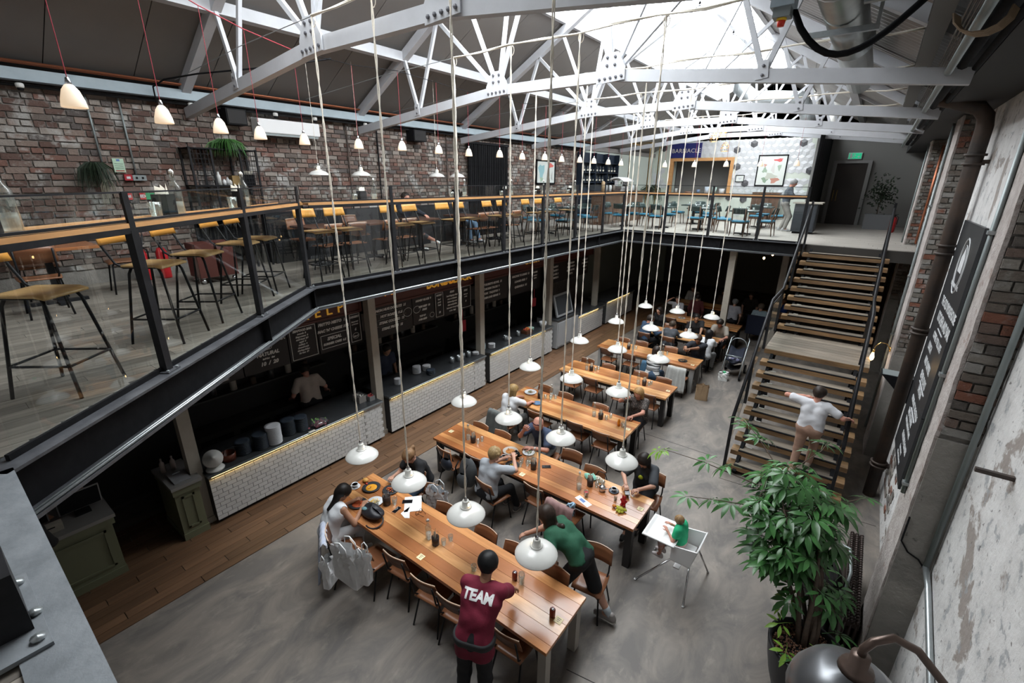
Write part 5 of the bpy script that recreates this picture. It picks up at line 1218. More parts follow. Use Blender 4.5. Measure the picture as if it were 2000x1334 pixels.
t = thing('green_bib', 'crumpled mint green cloth with a beige wrap on the second table', 'cloth', (-2.72,5.83,TZ))
B().quadgrid(lambda u, v: (-2.76+.12*(u-.5)*2*math.sin(PI*v*.8+.3), 5.84+.08*(v-.5)*2, TZ+.01+.045*abs(math.sin(5*u+2*v))*math.sin(PI*u)+.03*math.sin(PI*v)), 10, 8).build('cloth', mat('mint_cloth',(.2,.48,.38),.8), t)
B().quadgrid(lambda u, v: (-2.66+.12*(u-.5)*2, 5.86+.05*(v-.5)*2, TZ+.008+.04*abs(math.sin(4*u+3*v))*math.sin(PI*u)+.03*math.sin(PI*v)), 8, 6).build('wrap', mat('beige_wrap',(.5,.4,.3),.8), t)
# third table and beyond
plate(-5.36,7.86,.14,m_plw,'white plate of food before the blonde woman in white', ('bits',((.5,.3,.12),(.3,.35,.2))))
plate(-4.93,7.50,.095,mat('blue_dish',(.10,.17,.28),.3),'small blue dish on the third table')
t = thing('amber_bottle', 'small amber sauce bottle near the right end of the third table', 'bottle', (-3.13,7.70,TZ)); B().lathe([(0,0),(.03,0),(.03,.1),(.018,.12),(.018,.14),(0,.14)],(-3.13,7.70,TZ),12).build('bottle_body', mat('amber_fill',(.75,.25,.01),.15), t)
dup(tb,(-3.04,7.70,TZ),0,'tall clear tumbler beside the amber bottle','clear tumblers',sc=1.2)
plate(-3.25,11.98,.12,m_pdark,'dark plate with a small cake before the man with folded hands', ('bits',((.35,.22,.1),(.12,.06,.03))))
for k,(x,y,c) in enumerate(((-4.4,14.2,(.5,.5,.5)),(-3.6,14.3,(.45,.4,.38)),(-4.6,16.1,(.4,.4,.4)))): plate(x,y,.12,m_plw,'pale plate in the gloom on the %s table' % ('sixth','sixth, second','seventh')[k], ('bits',((.3,.2,.1),)))
t = thing('pink_toy', 'bright pink toy held over the edge of the sixth table', 'toy', (-2.95,14.0,TZ)); B().ball((-2.97,13.95,TZ+.03),(.05,.04,.035),8).ball((-2.93,13.93,TZ+.05),(.03,.03,.03),8).build('toy_body', mat('hot_pink',(.8,.03,.25),.5), t)
# ---------------------------------------------------------------- bags, jackets, high chair, pushchair
m_cloth = lambda n, c, c2=None: mat(n, c, .85, col2=c2 or tuple(q*.7 for q in c), nscale=9, namt=.6, bump=.25, bscale=25)
def drape(nm, label, cat, x, y, face, w, front, back, m_, z=.845, sag=.05, folds=5, extra=None, rz=0):
    """cloth hung over a chair back: falls behind and in front"""
    t = thing(nm, label, cat, (x, y, z))
    def fn(u, v):
        s = v*(front+back)-back; a = abs(s); fo = .018*math.sin(folds*2*PI*u+1)*min(1, a/.15)
        px = (u-.5)*w*(1+.15*min(a,.4)/.4); py = -face*(.045 if s < 0 else -.03)*min(1, a/.05) - face*(fo+ (.12*a if s < 0 else -.04*a)); pz = .012-a + sag*0
        pz += .02*math.sin(3*u*PI)*(.2-min(a,.2))
        c, q = math.cos(rz), math.sin(rz)
        return (x+px*c-py*q, y+px*q+py*c, z+pz)
    B().quadgrid(fn, 18, 14, thick=(0,-.006*face,0)).build('cloth', m_, t)
    if extra: extra(t)
    return t
drape('pink_jacket','dusty pink jacket over a chair back at the second table','jacket',-2.78,4.93,1,.46,.18,.52,m_cloth('dusty_pink',(.36,.22,.21)))
def blue_(t): 
    for k in range(6): B().tube([(-2.62+.05*math.sin(i*.9+k), 4.95+.03*math.cos(i+k*2), .87+.03*math.sin(i*1.3+k)-.035*i*(i > 3)*.6) for i in range(8)], .012, 6).build('scarf_strand', bpy.data.materials.get('pale_blue_scarf') or mat('pale_blue_scarf',(.3,.45,.58),.8), t, label='pale blue knitted strand')
t = thing('blue_scarf', 'pale blue knitted scarf on top of the pink jacket', 'scarf', (-2.62,4.95,.86)); blue_(t)
drape('denim_jacket','blue denim jacket over a chair back at the fifth table','jacket',-3.80,11.15,1,.48,.12,.38,m_cloth('denim_blue',(.04,.1,.17),(.07,.15,.23)))
drape('white_jacket','long pale grey jacket over a chair back at the fifth table','jacket',-3.16,11.27,1,.46,.15,.66,m_cloth('pale_jacket',(.42,.42,.40)))
drape('grey_coat','dark grey coat over the chair of the blonde woman at the third table','coat',-5.25,6.58,1,.5,.1,.62,m_cloth('grey_coat',(.13,.14,.135)))
drape('blue_shirt','striped blue and white shirt hanging from the chair of the woman in white','shirt',-4.97,2.47,1,.46,.1,.62,m_cloth('striped_shirt',(.5,.5,.52),(.25,.32,.5)),rz=-.55)
def bag(nm, label, x, y, z, sx, sy, sz, m_, rz=0, handles=True, hm=None, crumple=.02, open_=True):
    t = thing(nm, label, 'bag', (x, y, z)); c, q = math.cos(rz), math.sin(rz)
    n = 28
    def fn(u, v):
        a = 2*PI*u; k = max(abs(math.cos(a)), abs(math.sin(a)))
        px, py = sx/2*math.cos(a)/k*(1-.06*v), sy/2*math.sin(a)/k*(1-.12*v)
        d = crumple*math.sin(7*a+9*v)*v + crumple*.6*math.sin(13*a-5*v)*v
        px += d; py += d*.7
        return (x+px*c-py*q, y+px*q+py*c, z+sz*v*(1+.05*math.sin(5*a)*v))
    B().quadgrid(fn, n, 8, sm=False).add([(x-sx/2*c,y-sx/2*q,z+.003),(x+sx/2*c,y+sx/2*q,z+.003),(x,y,z+.004)],[(0,1,2)]).build('bag_side', m_, t)
    if handles:
        for s in (-1,1):
            B().tube([(x+(sx*.25*k_)*c-(s*sy*.45)*q, y+(sx*.25*k_)*q+(s*sy*.45)*c, z+sz+h_) for k_, h_ in ((-1,-.03),(-.9,.08),(0,.13),(.9,.08),(1,-.03))], .008, 6).build('handle', hm or m_, t)
    return t
m_wbag = mat('white_carrier', (.8,.8,.8), .5, col2=(.62,.62,.63), nscale=6); m_kraft = mat('kraft_paper', (.32,.22,.13), .8, col2=(.26,.17,.1), nscale=6)
bag('white_carrier_bag','large white carrier bag on the chair at the near side of the nearest table',-4.42,2.44,.42,.46,.16,.50,m_wbag,.05,crumple=.022)
bag('white_carrier_bag','narrow white carrier bag hanging beside the large one',-4.16,2.5,.5,.17,.12,.44,m_wbag,.3,crumple=.02)
bag('white_carrier_bag','white paper bag hanging low behind the woman in white',-4.78,2.38,.18,.10,.24,.42,m_wbag,.4,crumple=.02)
bag('pale_tote_bag','pale translucent tote bag standing on a chair on the far side of the nearest table',-4.42,4.02,.46,.34,.16,.40,mat('pale_tote',(.6,.63,.66),.5),.1,crumple=.02)
bag('kraft_paper_bag','brown paper bag standing on the floor beside the fifth table',-2.55,11.55,0,.30,.17,.40,m_kraft,.25,handles=False,crumple=.012)
t = bag('white_net_bag','white net bag of shopping on the floor beside the pushchair',-2.42,13.2,0,.24,.2,.2,mat('net_white',(.6,.6,.58),.6),.2,handles=False,crumple=.03)
for k in range(9): B().ball((-2.42+random.uniform(-.09,.09),13.2+random.uniform(-.07,.07),.19+random.uniform(-.02,.05)),(.05,.035,.025),6).build('packet', mat('packet%d' % k, ((.7,.7,.68),(.1,.5,.25),(.6,.6,.6))[k % 3], .5), t)
# backpack and small bag
t = thing('grey_backpack', 'big grey backpack hung on a chair at the second table', 'bag', (-4.62,4.9,.3))
m_bp = mat('grey_nylon', (.055,.06,.066), .6, col2=(.11,.115,.12), nscale=6, namt=.7, bump=.2)
B().quadgrid(lambda u, v: (-4.62+.18*math.cos(2*PI*u)*math.sin(PI*(.08+.9*v))**.45, 4.94+.12*math.sin(2*PI*u)*math.sin(PI*(.08+.9*v))**.45*(1.25-.5*v), .32+.54*v), 20, 12).build('pack_body', m_bp, t)
B().quadgrid(lambda u, v: (-4.62+.12*math.cos(2*PI*u)*math.sin(PI*(.08+.88*v))**.5, 4.78+.06*math.sin(2*PI*u)*math.sin(PI*(.08+.88*v))**.5, .36+.26*v), 16, 8).build('front_pocket', m_bp, t)
for q in (-.1,.1): B().tube([(-4.62+q,4.82,.82),(-4.62+q,4.74,.74),(-4.62+q*1.1,4.73,.6),(-4.62+q,4.76,.45)], .013, 6).build('strap', m_black, t)
t = thing('dark_shoulder_bag', 'small dark blue bag hanging on the chair at the left end of the second table', 'bag', (-5.02,4.82,.5))
B().quadgrid(lambda u, v: (-5.0+.13*math.cos(2*PI*u)*math.sin(PI*(.1+.85*v))**.4, 4.8+.06*math.sin(2*PI*u)*math.sin(PI*(.1+.85*v))**.4, .55+.2*v), 16, 8).build('bag_body', mat('dark_navy_nylon',(.02,.024,.034),.5), t)
B().tube([(-5.1,4.82,.72),(-5.14,4.9,.84),(-5.02,4.92,.86),(-4.92,4.84,.72)], .007, 5).build('strap', mat('tan_strap',(.35,.12,.04),.6), t)
t = thing('black_bag', 'small black bag on a chair seat at the far side of the second table', 'bag', (-2.68,6.0,.46))
B().ball((-2.66,6.03,.58),(.15,.08,.12),12).build('bag_body', m_bagblk, t); B().tube([(-2.78,6.03,.66),(-2.72,6.03,.8),(-2.6,6.03,.8),(-2.55,6.03,.66)], .008, 6).build('strap', m_bagblk, t)
# high chair
hc = thing('high_chair', 'white plastic high chair with silver legs at the end of the second table', 'chair', (-1.27,5.42,0))
m_hc = mat('white_plastic', (.72,.72,.72), .35)
def tray(u, v):
    x, y = -1.62+.44*u, 5.16+.5*v; e = max(abs(u-.5), abs(v-.5))*2
    return (x, y, .755 - (.022 if e < .9 else 0))
B().quadgrid(tray, 20, 20, thick=(0,0,-.02)).build('tray', m_hc, hc)
B().box((-1.22,5.20,.50),(-.98,5.62,.53)).build('seat', m_hc, hc)
B().quadgrid(lambda u, v: (-.97+.07*v+.0*math.cos(u), 5.20+.44*u, .52+.30*v), 6, 6, thick=(.015,0,0)).build('backrest', m_hc, hc)
for y in (5.19, 5.64): B().prism([(-1.22,y,.52),(-.96,y,.52),(-.90,y,.80),(-1.22,y,.74)], (0,.015,0)).build('side_panel', m_hc, hc)
for (x, y), (fx, fy) in zip(((-1.2,5.22),(-.97,5.22),(-.97,5.62),(-1.2,5.62)), ((-1.61,5.08),(-.93,5.04),(-.83,5.84),(-1.59,5.80))):
    l = B().tube([(x,y,.52),(fx,fy,.01)], .0135, 8).build('leg', m_chrome, hc); B().ball((fx,fy,.014),(.018,.018,.014),8).build('foot', m_hc, l)
B().box((-1.2,5.36,.25),(-1.12,5.48,.27)).build('foot_rest', m_hc, hc)
# pushchair
pc_ = thing('pushchair', 'black folded back pushchair beside the sixth table', 'pushchair', (-2.3,13.75,0))
m_navy = mat('navy_fabric', (.012,.016,.03), .8); m_blf = mat('black_fabric', (.01,.01,.012), .85)
B().quadgrid(lambda u, v: (-2.3+.22*math.cos(PI*u), 13.98+.16*v, .72+.36*math.sin(PI*u)**.5*.9*(1-.15*v)), 14, 4, thick=(0,.02,0)).build('hood', m_blf, pc_)
B().tube([(-2.3+.23*math.cos(PI*u/12), 13.98, .70+.36*math.sin(PI*u/12)**.6) for u in range(13)], .014, 6).build('hood_rim', m_conduit, pc_, label='grey hood rim')
B().quadgrid(lambda u, v: (-2.3+(u-.5)*.40, 13.5+.5*v, .52-.14*math.sin(PI*v)+.25*v*v+.05*math.cos(2*PI*u)), 8, 8, thick=(0,0,-.03)).build('seat_sling', m_navy, pc_)
B().tube([(-2.52,13.55,.60),(-2.5,13.48,.66),(-2.3,13.44,.68),(-2.1,13.48,.66),(-2.08,13.55,.60)], .016, 6).build('bumper_bar', m_conduit, pc_)
B().quadgrid(lambda u, v: (-2.3+(u-.5)*.36, 13.5+.42*v, .24-.05*math.sin(PI*v)+.07*abs(2*u-1)), 6, 6, thick=(0,0,-.015)).build('basket', m_blf, pc_)
for sx in (-1,1):
    B().tube([(-2.3+sx*.24,13.42,.12),(-2.3+sx*.24,13.75,.55),(-2.3+sx*.24,14.15,.98),(-2.3+sx*.2,14.25,1.02)], .014, 7).build('frame_tube', m_galv, pc_)
    B().tube([(-2.3+sx*.24,14.1,.14),(-2.3+sx*.24,13.75,.55)], .014, 7).build('frame_tube', m_galv, pc_)
    for y, r_ in ((13.42,.09),(14.1,.13)):
        o = B().lathe([(r_*.62,-.016),(r_,-.016),(r_,.016),(r_*.62,.016),(r_*.62,-.016)], (-2.3+sx*.26,y,r_), 18, R=Matrix.Rotation(PI/2,3,'Y')).build('wheel', m_black, pc_)
        B().lathe([(0,-.01),(r_*.62,-.01),(r_*.62,.01),(0,.01)], (-2.3+sx*.26,y,r_), 12, R=Matrix.Rotation(PI/2,3,'Y')).build('hub', m_galv, o)
for k in range(6): B().ball((-2.3+random.uniform(-.12,.12),13.6+random.uniform(-.05,.2),.50+random.uniform(0,.05)),(.06,.05,.035),6).build('blanket_fold', mat('blanket%d' % k, ((.12,.12,.2),(.4,.38,.42),(.06,.06,.09))[k % 3], .85), pc_)
# ---------------------------------------------------------------- people: smooth surfaces grown round a posed skeleton
def surfnet(prims, h):
    lo = np.array([1e9]*3); hi = -lo
    for p in prims:
        if p[0] == 'c':
            r = max(p[3], p[4])+h*2
            lo = np.minimum(lo, np.minimum(p[1], p[2])-r); hi = np.maximum(hi, np.maximum(p[1], p[2])+r)
    n = np.ceil((hi-lo)/h).astype(int)+2
    D = np.full(n, .25, np.float32)
    for p in prims:
        if p[0] == 'c':
            _, a, b, ra, rb, k = p
            r = max(ra, rb)+k+h*2
            i0 = np.maximum(((np.minimum(a, b)-r-lo)/h).astype(int), 0); i1 = np.minimum(((np.maximum(a, b)+r-lo)/h).astype(int)+2, n)
        else: i0 = np.zeros(3, int); i1 = n
        X, Y, Z = [lo[q]+h*np.arange(i0[q], i1[q]) for q in range(3)]
        X = X[:, None, None]; Y = Y[None, :, None]; Z = Z[None, None, :]
        s = D[i0[0]:i1[0], i0[1]:i1[1], i0[2]:i1[2]]
        if p[0] == 'cut':
            _, o, nn = p
            np.maximum(s, ((X-o[0])*nn[0]+(Y-o[1])*nn[1]+(Z-o[2])*nn[2]).astype(np.float32), out=s); continue
        if p[0] == 'wr':
            f = p[1]; s += (p[2]*(np.sin(f*X+1.7*np.sin(.6*f*Z))*np.sin(.8*f*Y+.7*f*Z))).astype(np.float32); continue
        if p[0] == 'sub':
            d = np.sqrt((X-p[1][0])**2+(Y-p[1][1])**2+(Z-p[1][2])**2)-p[2]
            np.maximum(s, -d.astype(np.float32), out=s); continue
        ab = b-a; L2 = max(float(ab@ab), 1e-9)
        t = np.clip(((X-a[0])*ab[0]+(Y-a[1])*ab[1]+(Z-a[2])*ab[2])/L2, 0, 1)
        d = (np.sqrt((X-a[0]-t*ab[0])**2+(Y-a[1]-t*ab[1])**2+(Z-a[2]-t*ab[2])**2)-(ra+(rb-ra)*t)).astype(np.float32)
        hh = np.maximum(k-np.abs(d-s), 0)/k
        s[...] = np.minimum(d, s)-hh*hh*k*.25
    S = D < 0
    c = [S[i:n[0]-1+i, j:n[1]-1+j, q:n[2]-1+q] for i in (0,1) for j in (0,1) for q in (0,1)]
    cnt = sum(x.astype(np.int8) for x in c)
    cells = (cnt > 0) & (cnt < 8)
    idx = np.full(cells.shape, -1, int); w_ = np.argwhere(cells); idx[cells] = np.arange(len(w_))
    acc = np.zeros((len(w_), 3)); num = np.zeros(len(w_))
    co_ = [(i, j, q) for i in (0,1) for j in (0,1) for q in (0,1)]
    for e0 in co_:
        for ax in range(3):
            if e0[ax]: continue
            e1 = list(e0); e1[ax] = 1
            a = D[w_[:,0]+e0[0], w_[:,1]+e0[1], w_[:,2]+e0[2]]; b = D[w_[:,0]+e1[0], w_[:,1]+e1[1], w_[:,2]+e1[2]]
            m_ = (a < 0) != (b < 0)
            t = np.where(m_, a/np.where(a-b == 0, 1, a-b), 0)
            p = np.tile(np.array(e0, float), (len(w_), 1)); p[:, ax] += t
            acc[m_] += p[m_]; num[m_] += 1
    vs = lo + h*(w_ + acc/np.maximum(num, 1)[:, None])
    fs = []
    for ax in range(3):
        u, v = (ax+1) % 3, (ax+2) % 3
        sl0 = [slice(None)]*3; sl1 = [slice(None)]*3; sl0[ax] = slice(0, -1); sl1[ax] = slice(1, None)
        E_ = S[tuple(sl0)] != S[tuple(sl1)]
        P_ = np.argwhere(E_); P_ = P_[(P_[:, u] > 0) & (P_[:, v] > 0) & (P_[:, u] < n[u]-1) & (P_[:, v] < n[v]-1)]
        du = np.zeros(3, int); du[u] = 1; dv = np.zeros(3, int); dv[v] = 1
        q = [idx[tuple((P_-o).T)] for o in (0*du, du, du+dv, dv)]
        fl = S[tuple(P_.T)]
        Q = np.stack(q, 1); Q[fl] = Q[fl][:, ::-1]; fs.append(Q[(Q >= 0).all(1)])
    return vs, np.concatenate(fs)
def sd_mesh(name, groups, m_, par, label=None, hgap=None):
    vs, fs, o = [], [], 0
    for prims, h in groups:
        v, f = surfnet(prims, h); vs.append(v); fs.append(f+o); o += len(v)
    vs = np.concatenate(vs); fs = np.concatenate(fs)
    me = bpy.data.meshes.new(name); me.from_pydata(vs.tolist(), [], fs.tolist()); me.materials.append(m_)
    me.polygons.foreach_set('use_smooth', [True]*len(me.polygons))
    ob = bpy.data.objects.new(name, me); COL.objects.link(ob); ob.parent = par
    return tag(ob, label)
A_ = lambda *a: np.array(a, float)
nrm = lambda v: v/max(np.linalg.norm(v), 1e-9)
C = lambda a, b, ra, rb=None, k=.03: ('c', np.array(a, float), np.array(b, float), ra, ra if rb is None else rb, k)
def ik(a, t, l1, l2, pole):
    d = t-a; L_ = np.linalg.norm(d); 
    if L_ > (l1+l2)*.995: t = a+d/L_*(l1+l2)*.995; d = t-a; L_ = np.linalg.norm(d)
    L_ = max(L_, .08); u = d/max(np.linalg.norm(d), 1e-9); x = (l1*l1-l2*l2+L_*L_)/(2*L_); h = math.sqrt(max(l1*l1-x*x, 0))
    p = pole-u*(pole@u); p = nrm(p); return a+u*x+p*h, t
def hand_prims(W, d, n, s, side, curl=.5, spread=.05):
    """palm, four fingers of unequal length with bent joints, thumb from the side of the palm"""
    d = nrm(d); n = nrm(n-d*(n@d)); lat = np.cross(d, n)*side       # lat points to the thumb side
    P = []
    for i, (lf, off) in enumerate(((.074,.03),(.082,.010),(.076,-.010),(.060,-.029))):
        k0 = W+d*.088*s*(1-.05*abs(i-1))+lat*off*s
        P.append(C(W+d*.012*s+lat*off*.5*s, k0, .0135*s, .0115*s, .012))
        a = curl*.7; p = k0; l = lf*s
        for seg, fr in enumerate((.45,.32,.23)):
            dd = nrm(d*math.cos(a)+n*math.sin(a)+lat*spread*(1.5-i)); q = p+dd*l*fr
            P.append(C(p, q, (.0098-.0011*seg)*s, (.0090-.0011*seg)*s, .004)); p = q; a += curl*1.0
    t0 = W+d*.02*s+lat*.022*s; t1 = t0+nrm(lat*.75+d*.6+n*.25)*.042*s; t2 = t1+nrm(lat*.25+d*.8+n*(.35+.3*curl))*.032*s; t3 = t2+nrm(d*.8+n*(.5+.3*curl)-lat*.1)*.024*s
    P += [C(t0, t1, .015*s, .0115*s, .01), C(t1, t2, .0105*s, .0095*s, .005), C(t2, t3, .0095*s, .007*s, .005)]
    return P
SK = {}
def skin(c):
    if c not in SK: SK[c] = mat('skin_%d' % len(SK), {'fair': (.50,.28,.20), 'pink': (.52,.26,.19), 'tan': (.36,.19,.12), 'olive': (.40,.23,.15), 'dark': (.12,.065,.042)}[c], .5, col2=tuple(q*.86 for q in {'fair': (.50,.26,.185), 'pink': (.54,.23,.17), 'tan': (.34,.17,.105), 'olive': (.38,.21,.13), 'dark': (.11,.06,.04)}[c]), nscale=12, namt=.5, spec=.35)
    return SK[c]
def hairm(c):
    k = 'hair'+str(c)
    if k not in SK: SK[k] = mat('hair_%d' % len(SK), c, .5, col2=tuple(q*.5 for q in c), nscale=1, namt=.8, ndet=3, stretch=(60,60,8), spec=.3)
    return SK[k]
m_eye = mat('dark_eye', (.02,.015,.012), .2); m_lip = mat('lip', (.30,.10,.085), .5)
def person(label, pel, rz, lean=10, side=0, hands=(None, None), feet=(None, None), head=(0, 0), top=None, sleeve=.3, bottom=None, leg=1.0, shoe=(.02,.02,.02), skn='fair', hair='short', hc=(.03,.02,.015), s=1.0, h=.017, curl=(.5,.5),
           poles=((-.5,-.4,-.7),(.5,-.4,-.7)), knees=None, female=False, bulk=1.0, hem=.04, face=True, group=None, topname='shirt', botname='trousers', twist=0, neckl=1.0, palm=None, legs=True):
    root = thing('person', label, 'person', tuple(pel), rz); OFF[root.name] = Vector((0,0,0))
    c, q = math.cos(rz), math.sin(rz)
    def loc(w):
        v = np.array(w, float)-np.array(pel, float); return A_(c*v[0]+q*v[1], -q*v[0]+c*v[1], v[2])
    le, si = math.radians(lean), math.radians(side)
    u = nrm(A_(math.sin(si), math.sin(le), math.cos(le)*math.cos(si)))
    tw = math.radians(twist)
    rt = nrm(A_(math.cos(tw), -math.sin(tw), 0)-u*(A_(math.cos(tw), -math.sin(tw), 0)@u)); fw = np.cross(u, rt)
    P0 = A_(0,0,0); upz = A_(0,0,1)
    # curved spine: pelvis upright, upper back follows the lean
    u0 = nrm(u*.6+upz*.4)
    W1 = P0+u0*.18*s; Ch = W1+u*.16*s; N = Ch+u*.15*s
    bw = s*bulk
    hr = A_(1,0,0)
    sh = [N-u*.045*s-rt*.165*s*(.92 if female else 1.03), N-u*.045*s+rt*.165*s*(.92 if female else 1.03)]
    hp, hy = math.radians(head[0]), math.radians(head[1])
    nk = nrm(u*.45+upz*.55+fw*.12)
    base = A_(0,0,1); fh = nrm(A_(-math.sin(hy)*math.cos(hp), math.cos(hy)*math.cos(hp), -math.sin(hp)))
    rh = nrm(np.cross(fh, upz)); uh = np.cross(rh, fh)
    Hc = N+nk*.115*s*neckl+fh*.025*s+uh*.045*s
    torso = lambda e: [C(P0+hr*sx*.075*bw*(1.12 if female else 1), W1+rt*sx*.055*bw, .105*bw+e, .095*bw*(.93 if female else 1)+e, .05) for sx in (-1,1)] + \
        [C(W1+rt*sx*.055*bw, Ch+rt*sx*.085*s, .097*bw*(.95 if female else 1)+e, .098*s+e, .05) for sx in (-1,1)] + [C(Ch+rt*sx*.085*s, N-u*.055*s+rt*sx*.09*s, .098*s+e, .062*s+e, .05) for sx in (-1,1)] + \
        [C(sh[0], sh[1], .052*s+e, .052*s+e, .05)] + ([C(Ch+rt*sx*.075*s+fw*.065*s-u*.01*s, Ch+rt*sx*.075*s+fw*.075*s-u*.02*s, .052*s+e, .048*s+e, .04) for sx in (-1,1)] if female else [])
    body = torso(-.004) + [C(N-u*.03*s, Hc-uh*.05*s-fh*.02*s, .056*s, .05*s, .03)]
    handg = []; arms = []
    for i, sx in enumerate((-1, 1)):
        w_ = hands[i]; T = loc(w_) if w_ is not None else sh[i]+A_(sx*.06, .06, -.50)*s
        d0 = T-sh[i]; T2 = T-nrm(d0)*.0
        el, wr = ik(sh[i], T2, .285*s, .25*s, A_(*poles[i]))
        arms.append((sh[i], el, wr))
        f = nrm(wr-el)
        pn = A_(*palm[i]) if palm and palm[i] is not None else (A_(0,0,-1) if abs(f[2]) < .75 else A_(-sx,0.2,0))
        handg += [(hand_prims(wr, f, pn, s*(.98 if female else 1.06), (1 if i == 0 else -1), curl[i]), .0062*s if h < .02 else .009)]
        body += [C(sh[i], el, .050*bw, .041*s, .03), C(el, wr, .040*s, .027*s, .02), C(wr, wr+f*.03*s, .026*s, .024*s, .02)]
    lg = []
    if legs:
        for i, sx in enumerate((-1, 1)):
            T = loc(feet[i]) if feet[i] is not None else A_(sx*.1, .05, -.88*s)
            T = T+A_(0,0,.085*s)
            hj = P0+hr*sx*.088*s-A_(0,0,.03*s)
            pole = A_(*knees[i]) if knees else A_(sx*.12, 1, .35)
            kn, an = ik(hj, T, .43*s, .42*s, pole); lg.append((hj, kn, an))
            body += [C(hj, kn, .084*bw, .056*s, .04), C(kn, kn+(an-kn)*.35, .053*s, .056*s, .03), C(kn+(an-kn)*.35, an, .055*s, .036*s, .03), C(an, an+A_(0,.13,-.05)*s, .035*s, .03*s, .02)]
    headp = [C(Hc+uh*.02*s-fh*.018*s, Hc+uh*.012*s+fh*.012*s, .087*s, .083*s, .02), C(Hc+fh*.03*s-uh*.025*s, Hc+fh*.05*s-uh*.095*s, .064*s, .036*s, .03), C(Hc-uh*.03*s-fh*.02*s, Hc-uh*.10*s-fh*.025*s, .058*s, .05*s, .03),
             C(Hc+fh*.088*s+uh*.006*s, Hc+fh*.104*s-uh*.032*s, .010*s, .0145*s, .012), C(Hc+fh*.075*s+uh*.035*s-rh*.03*s, Hc+fh*.075*s+uh*.035*s+rh*.03*s, .016*s, .016*s, .02)]
    for sx in (-1, 1): headp.append(C(Hc+rh*sx*.083*s+uh*.012*s-fh*.005*s, Hc+rh*sx*.086*s-uh*.022*s, .016*s, .011*s, .008))
    sd_mesh('body', [(body, h), (headp, min(h, .011))] + handg, skin(skn), root)
    if face:
        for sx in (-1, 1): B().ball(tuple(Hc+fh*.083*s+rh*sx*.031*s+uh*.010*s), .010*s, 8).build('eye', m_eye, root)
        mo = Hc+fh*.087*s-uh*.062*s; B().tube([tuple(mo-rh*.022*s-fh*.004), tuple(mo), tuple(mo+rh*.022*s-fh*.004)], .006*s, 6).build('mouth', m_lip, root)
    # hair
    if hair != 'bald':
        e = .012*s
        hp_ = [C(Hc+uh*.026*s-fh*.02*s, Hc+uh*.024*s+fh*.006*s, .092*s+e, .086*s+e, .02), C(Hc-fh*.05*s-uh*.01*s, Hc-fh*.055*s-uh*.05*s, .07*s, .05*s, .03)]
        back = nrm(-fh*.9-upz*.2)
        tail = []
        if hair in ('bob', 'long'):
            dn = nrm(-upz*.92-fh*.1-u*.3)
            L_ = .13 if hair == 'bob' else .30
            for sx in (-1, 1): tail += [C(Hc+rh*sx*.07*s-fh*.02*s, Hc+rh*sx*.082*s-fh*.02*s+dn*L_*.8*s, .045*s, .034*s, .03)]
            tail += [C(Hc-fh*.06*s, Hc-fh*.065*s+dn*L_*s, .07*s, .05*s, .04)]
            if hair == 'long': tail += [C(Hc-fh*.06*s+dn*.2*s, N-fw*.10*s-u*.10*s, .06*s, .035*s, .04)]
        if hair == 'lowtail': tail += [C(Hc-fh*.07*s-uh*.03*s, N-fw*.05*s+u*.04*s, .06*s, .048*s, .03), C(N-fw*.05*s+u*.04*s, N-fw*.115*s-u*.12*s, .045*s, .025*s, .03)]
        if hair == 'ponytail': tail += [C(Hc-fh*.10*s+uh*.05*s, Hc-fh*.155*s+uh*.03*s, .03*s, .034*s, .02), C(Hc-fh*.155*s+uh*.03*s, Hc-fh*.17*s-upz*.16*s, .034*s, .018*s, .02)]
        if hair == 'curly':
            rr = random.Random(3)
            for k_ in range(26):
                v = nrm(A_(rr.gauss(0,1), rr.gauss(0,1), rr.gauss(.4,.8))); v = rh*v[0]-fh*abs(v[1])*.8+uh*v[2]; tail.append(C(Hc+uh*.02*s+v*.098*s, Hc+uh*.02*s+v*.105*s, .025*s, .022*s, .01))
        hp_ += [('sub', Hc+fh*.105*s-uh*.045*s, .098*s)] + tail
        if hair == 'short': hp_ += [('cut', Hc-uh*.075*s, -uh)]
        sd_mesh('hair', [(hp_, min(h, .012))], hairm(hc), root)
    # clothes
    if top is not None:
        e = .014
        tp = torso(e)
        for i in (0, 1):
            a, el, wr = arms[i]
            if sleeve <= 0: continue
            if sleeve < .55:
                f = sleeve/.5; tp += [C(a, a+(el-a)*f*.82, .057*bw+e*.8, .058*s+e, .03)]
            else:
                f = min((sleeve-.5)/.5, 1); tp += [C(a, el, .052*bw+e, .047*s+e, .03), C(el, el+(wr-el)*f, .046*s+e, .036*s+e*.6, .02)]
        if hem > .08: tp += [C(P0+hr*sx*.075*bw, P0+hr*sx*.08*bw-upz*(hem+.06)*s, .105*bw+e, .112*bw+e, .04) for sx in (-1, 1)]
        tp += [('wr', 34, .0035), ('cut', P0-upz*hem*s, -upz if lean < 45 else -nrm(upz+u*.6))]
        tp += [('sub', N+u*.055*s+fw*.035*s, .062*s)]
        if sleeve <= 0: tp += [('sub', sh[0]-rt*.05*s, .055*s), ('sub', sh[1]+rt*.05*s, .055*s)]
        sd_mesh(topname, [(tp, h)], top, root)
    if bottom is not None and legs:
        e = .010
        bt_ = [C(P0-hr*.075*bw, P0+hr*.075*bw, .11*bw+e, .11*bw+e, .03), C(P0, P0+u0*.07*s, .105*bw+e, .10*bw+e, .03)]
        for hj, kn, an in lg:
            if leg < .6: f = leg/.5; bt_ += [C(hj, hj+(kn-hj)*f, .088*bw+e, .076*s+e*1.6, .04)]
            else: bt_ += [C(hj, kn, .086*bw+e, .06*s+e, .04), C(kn, kn+(an-kn)*min(1, (leg-.5)*2)*.93, .06*s+e, .047*s+e, .03)]
        bt_ += [('wr', 30, .003)]
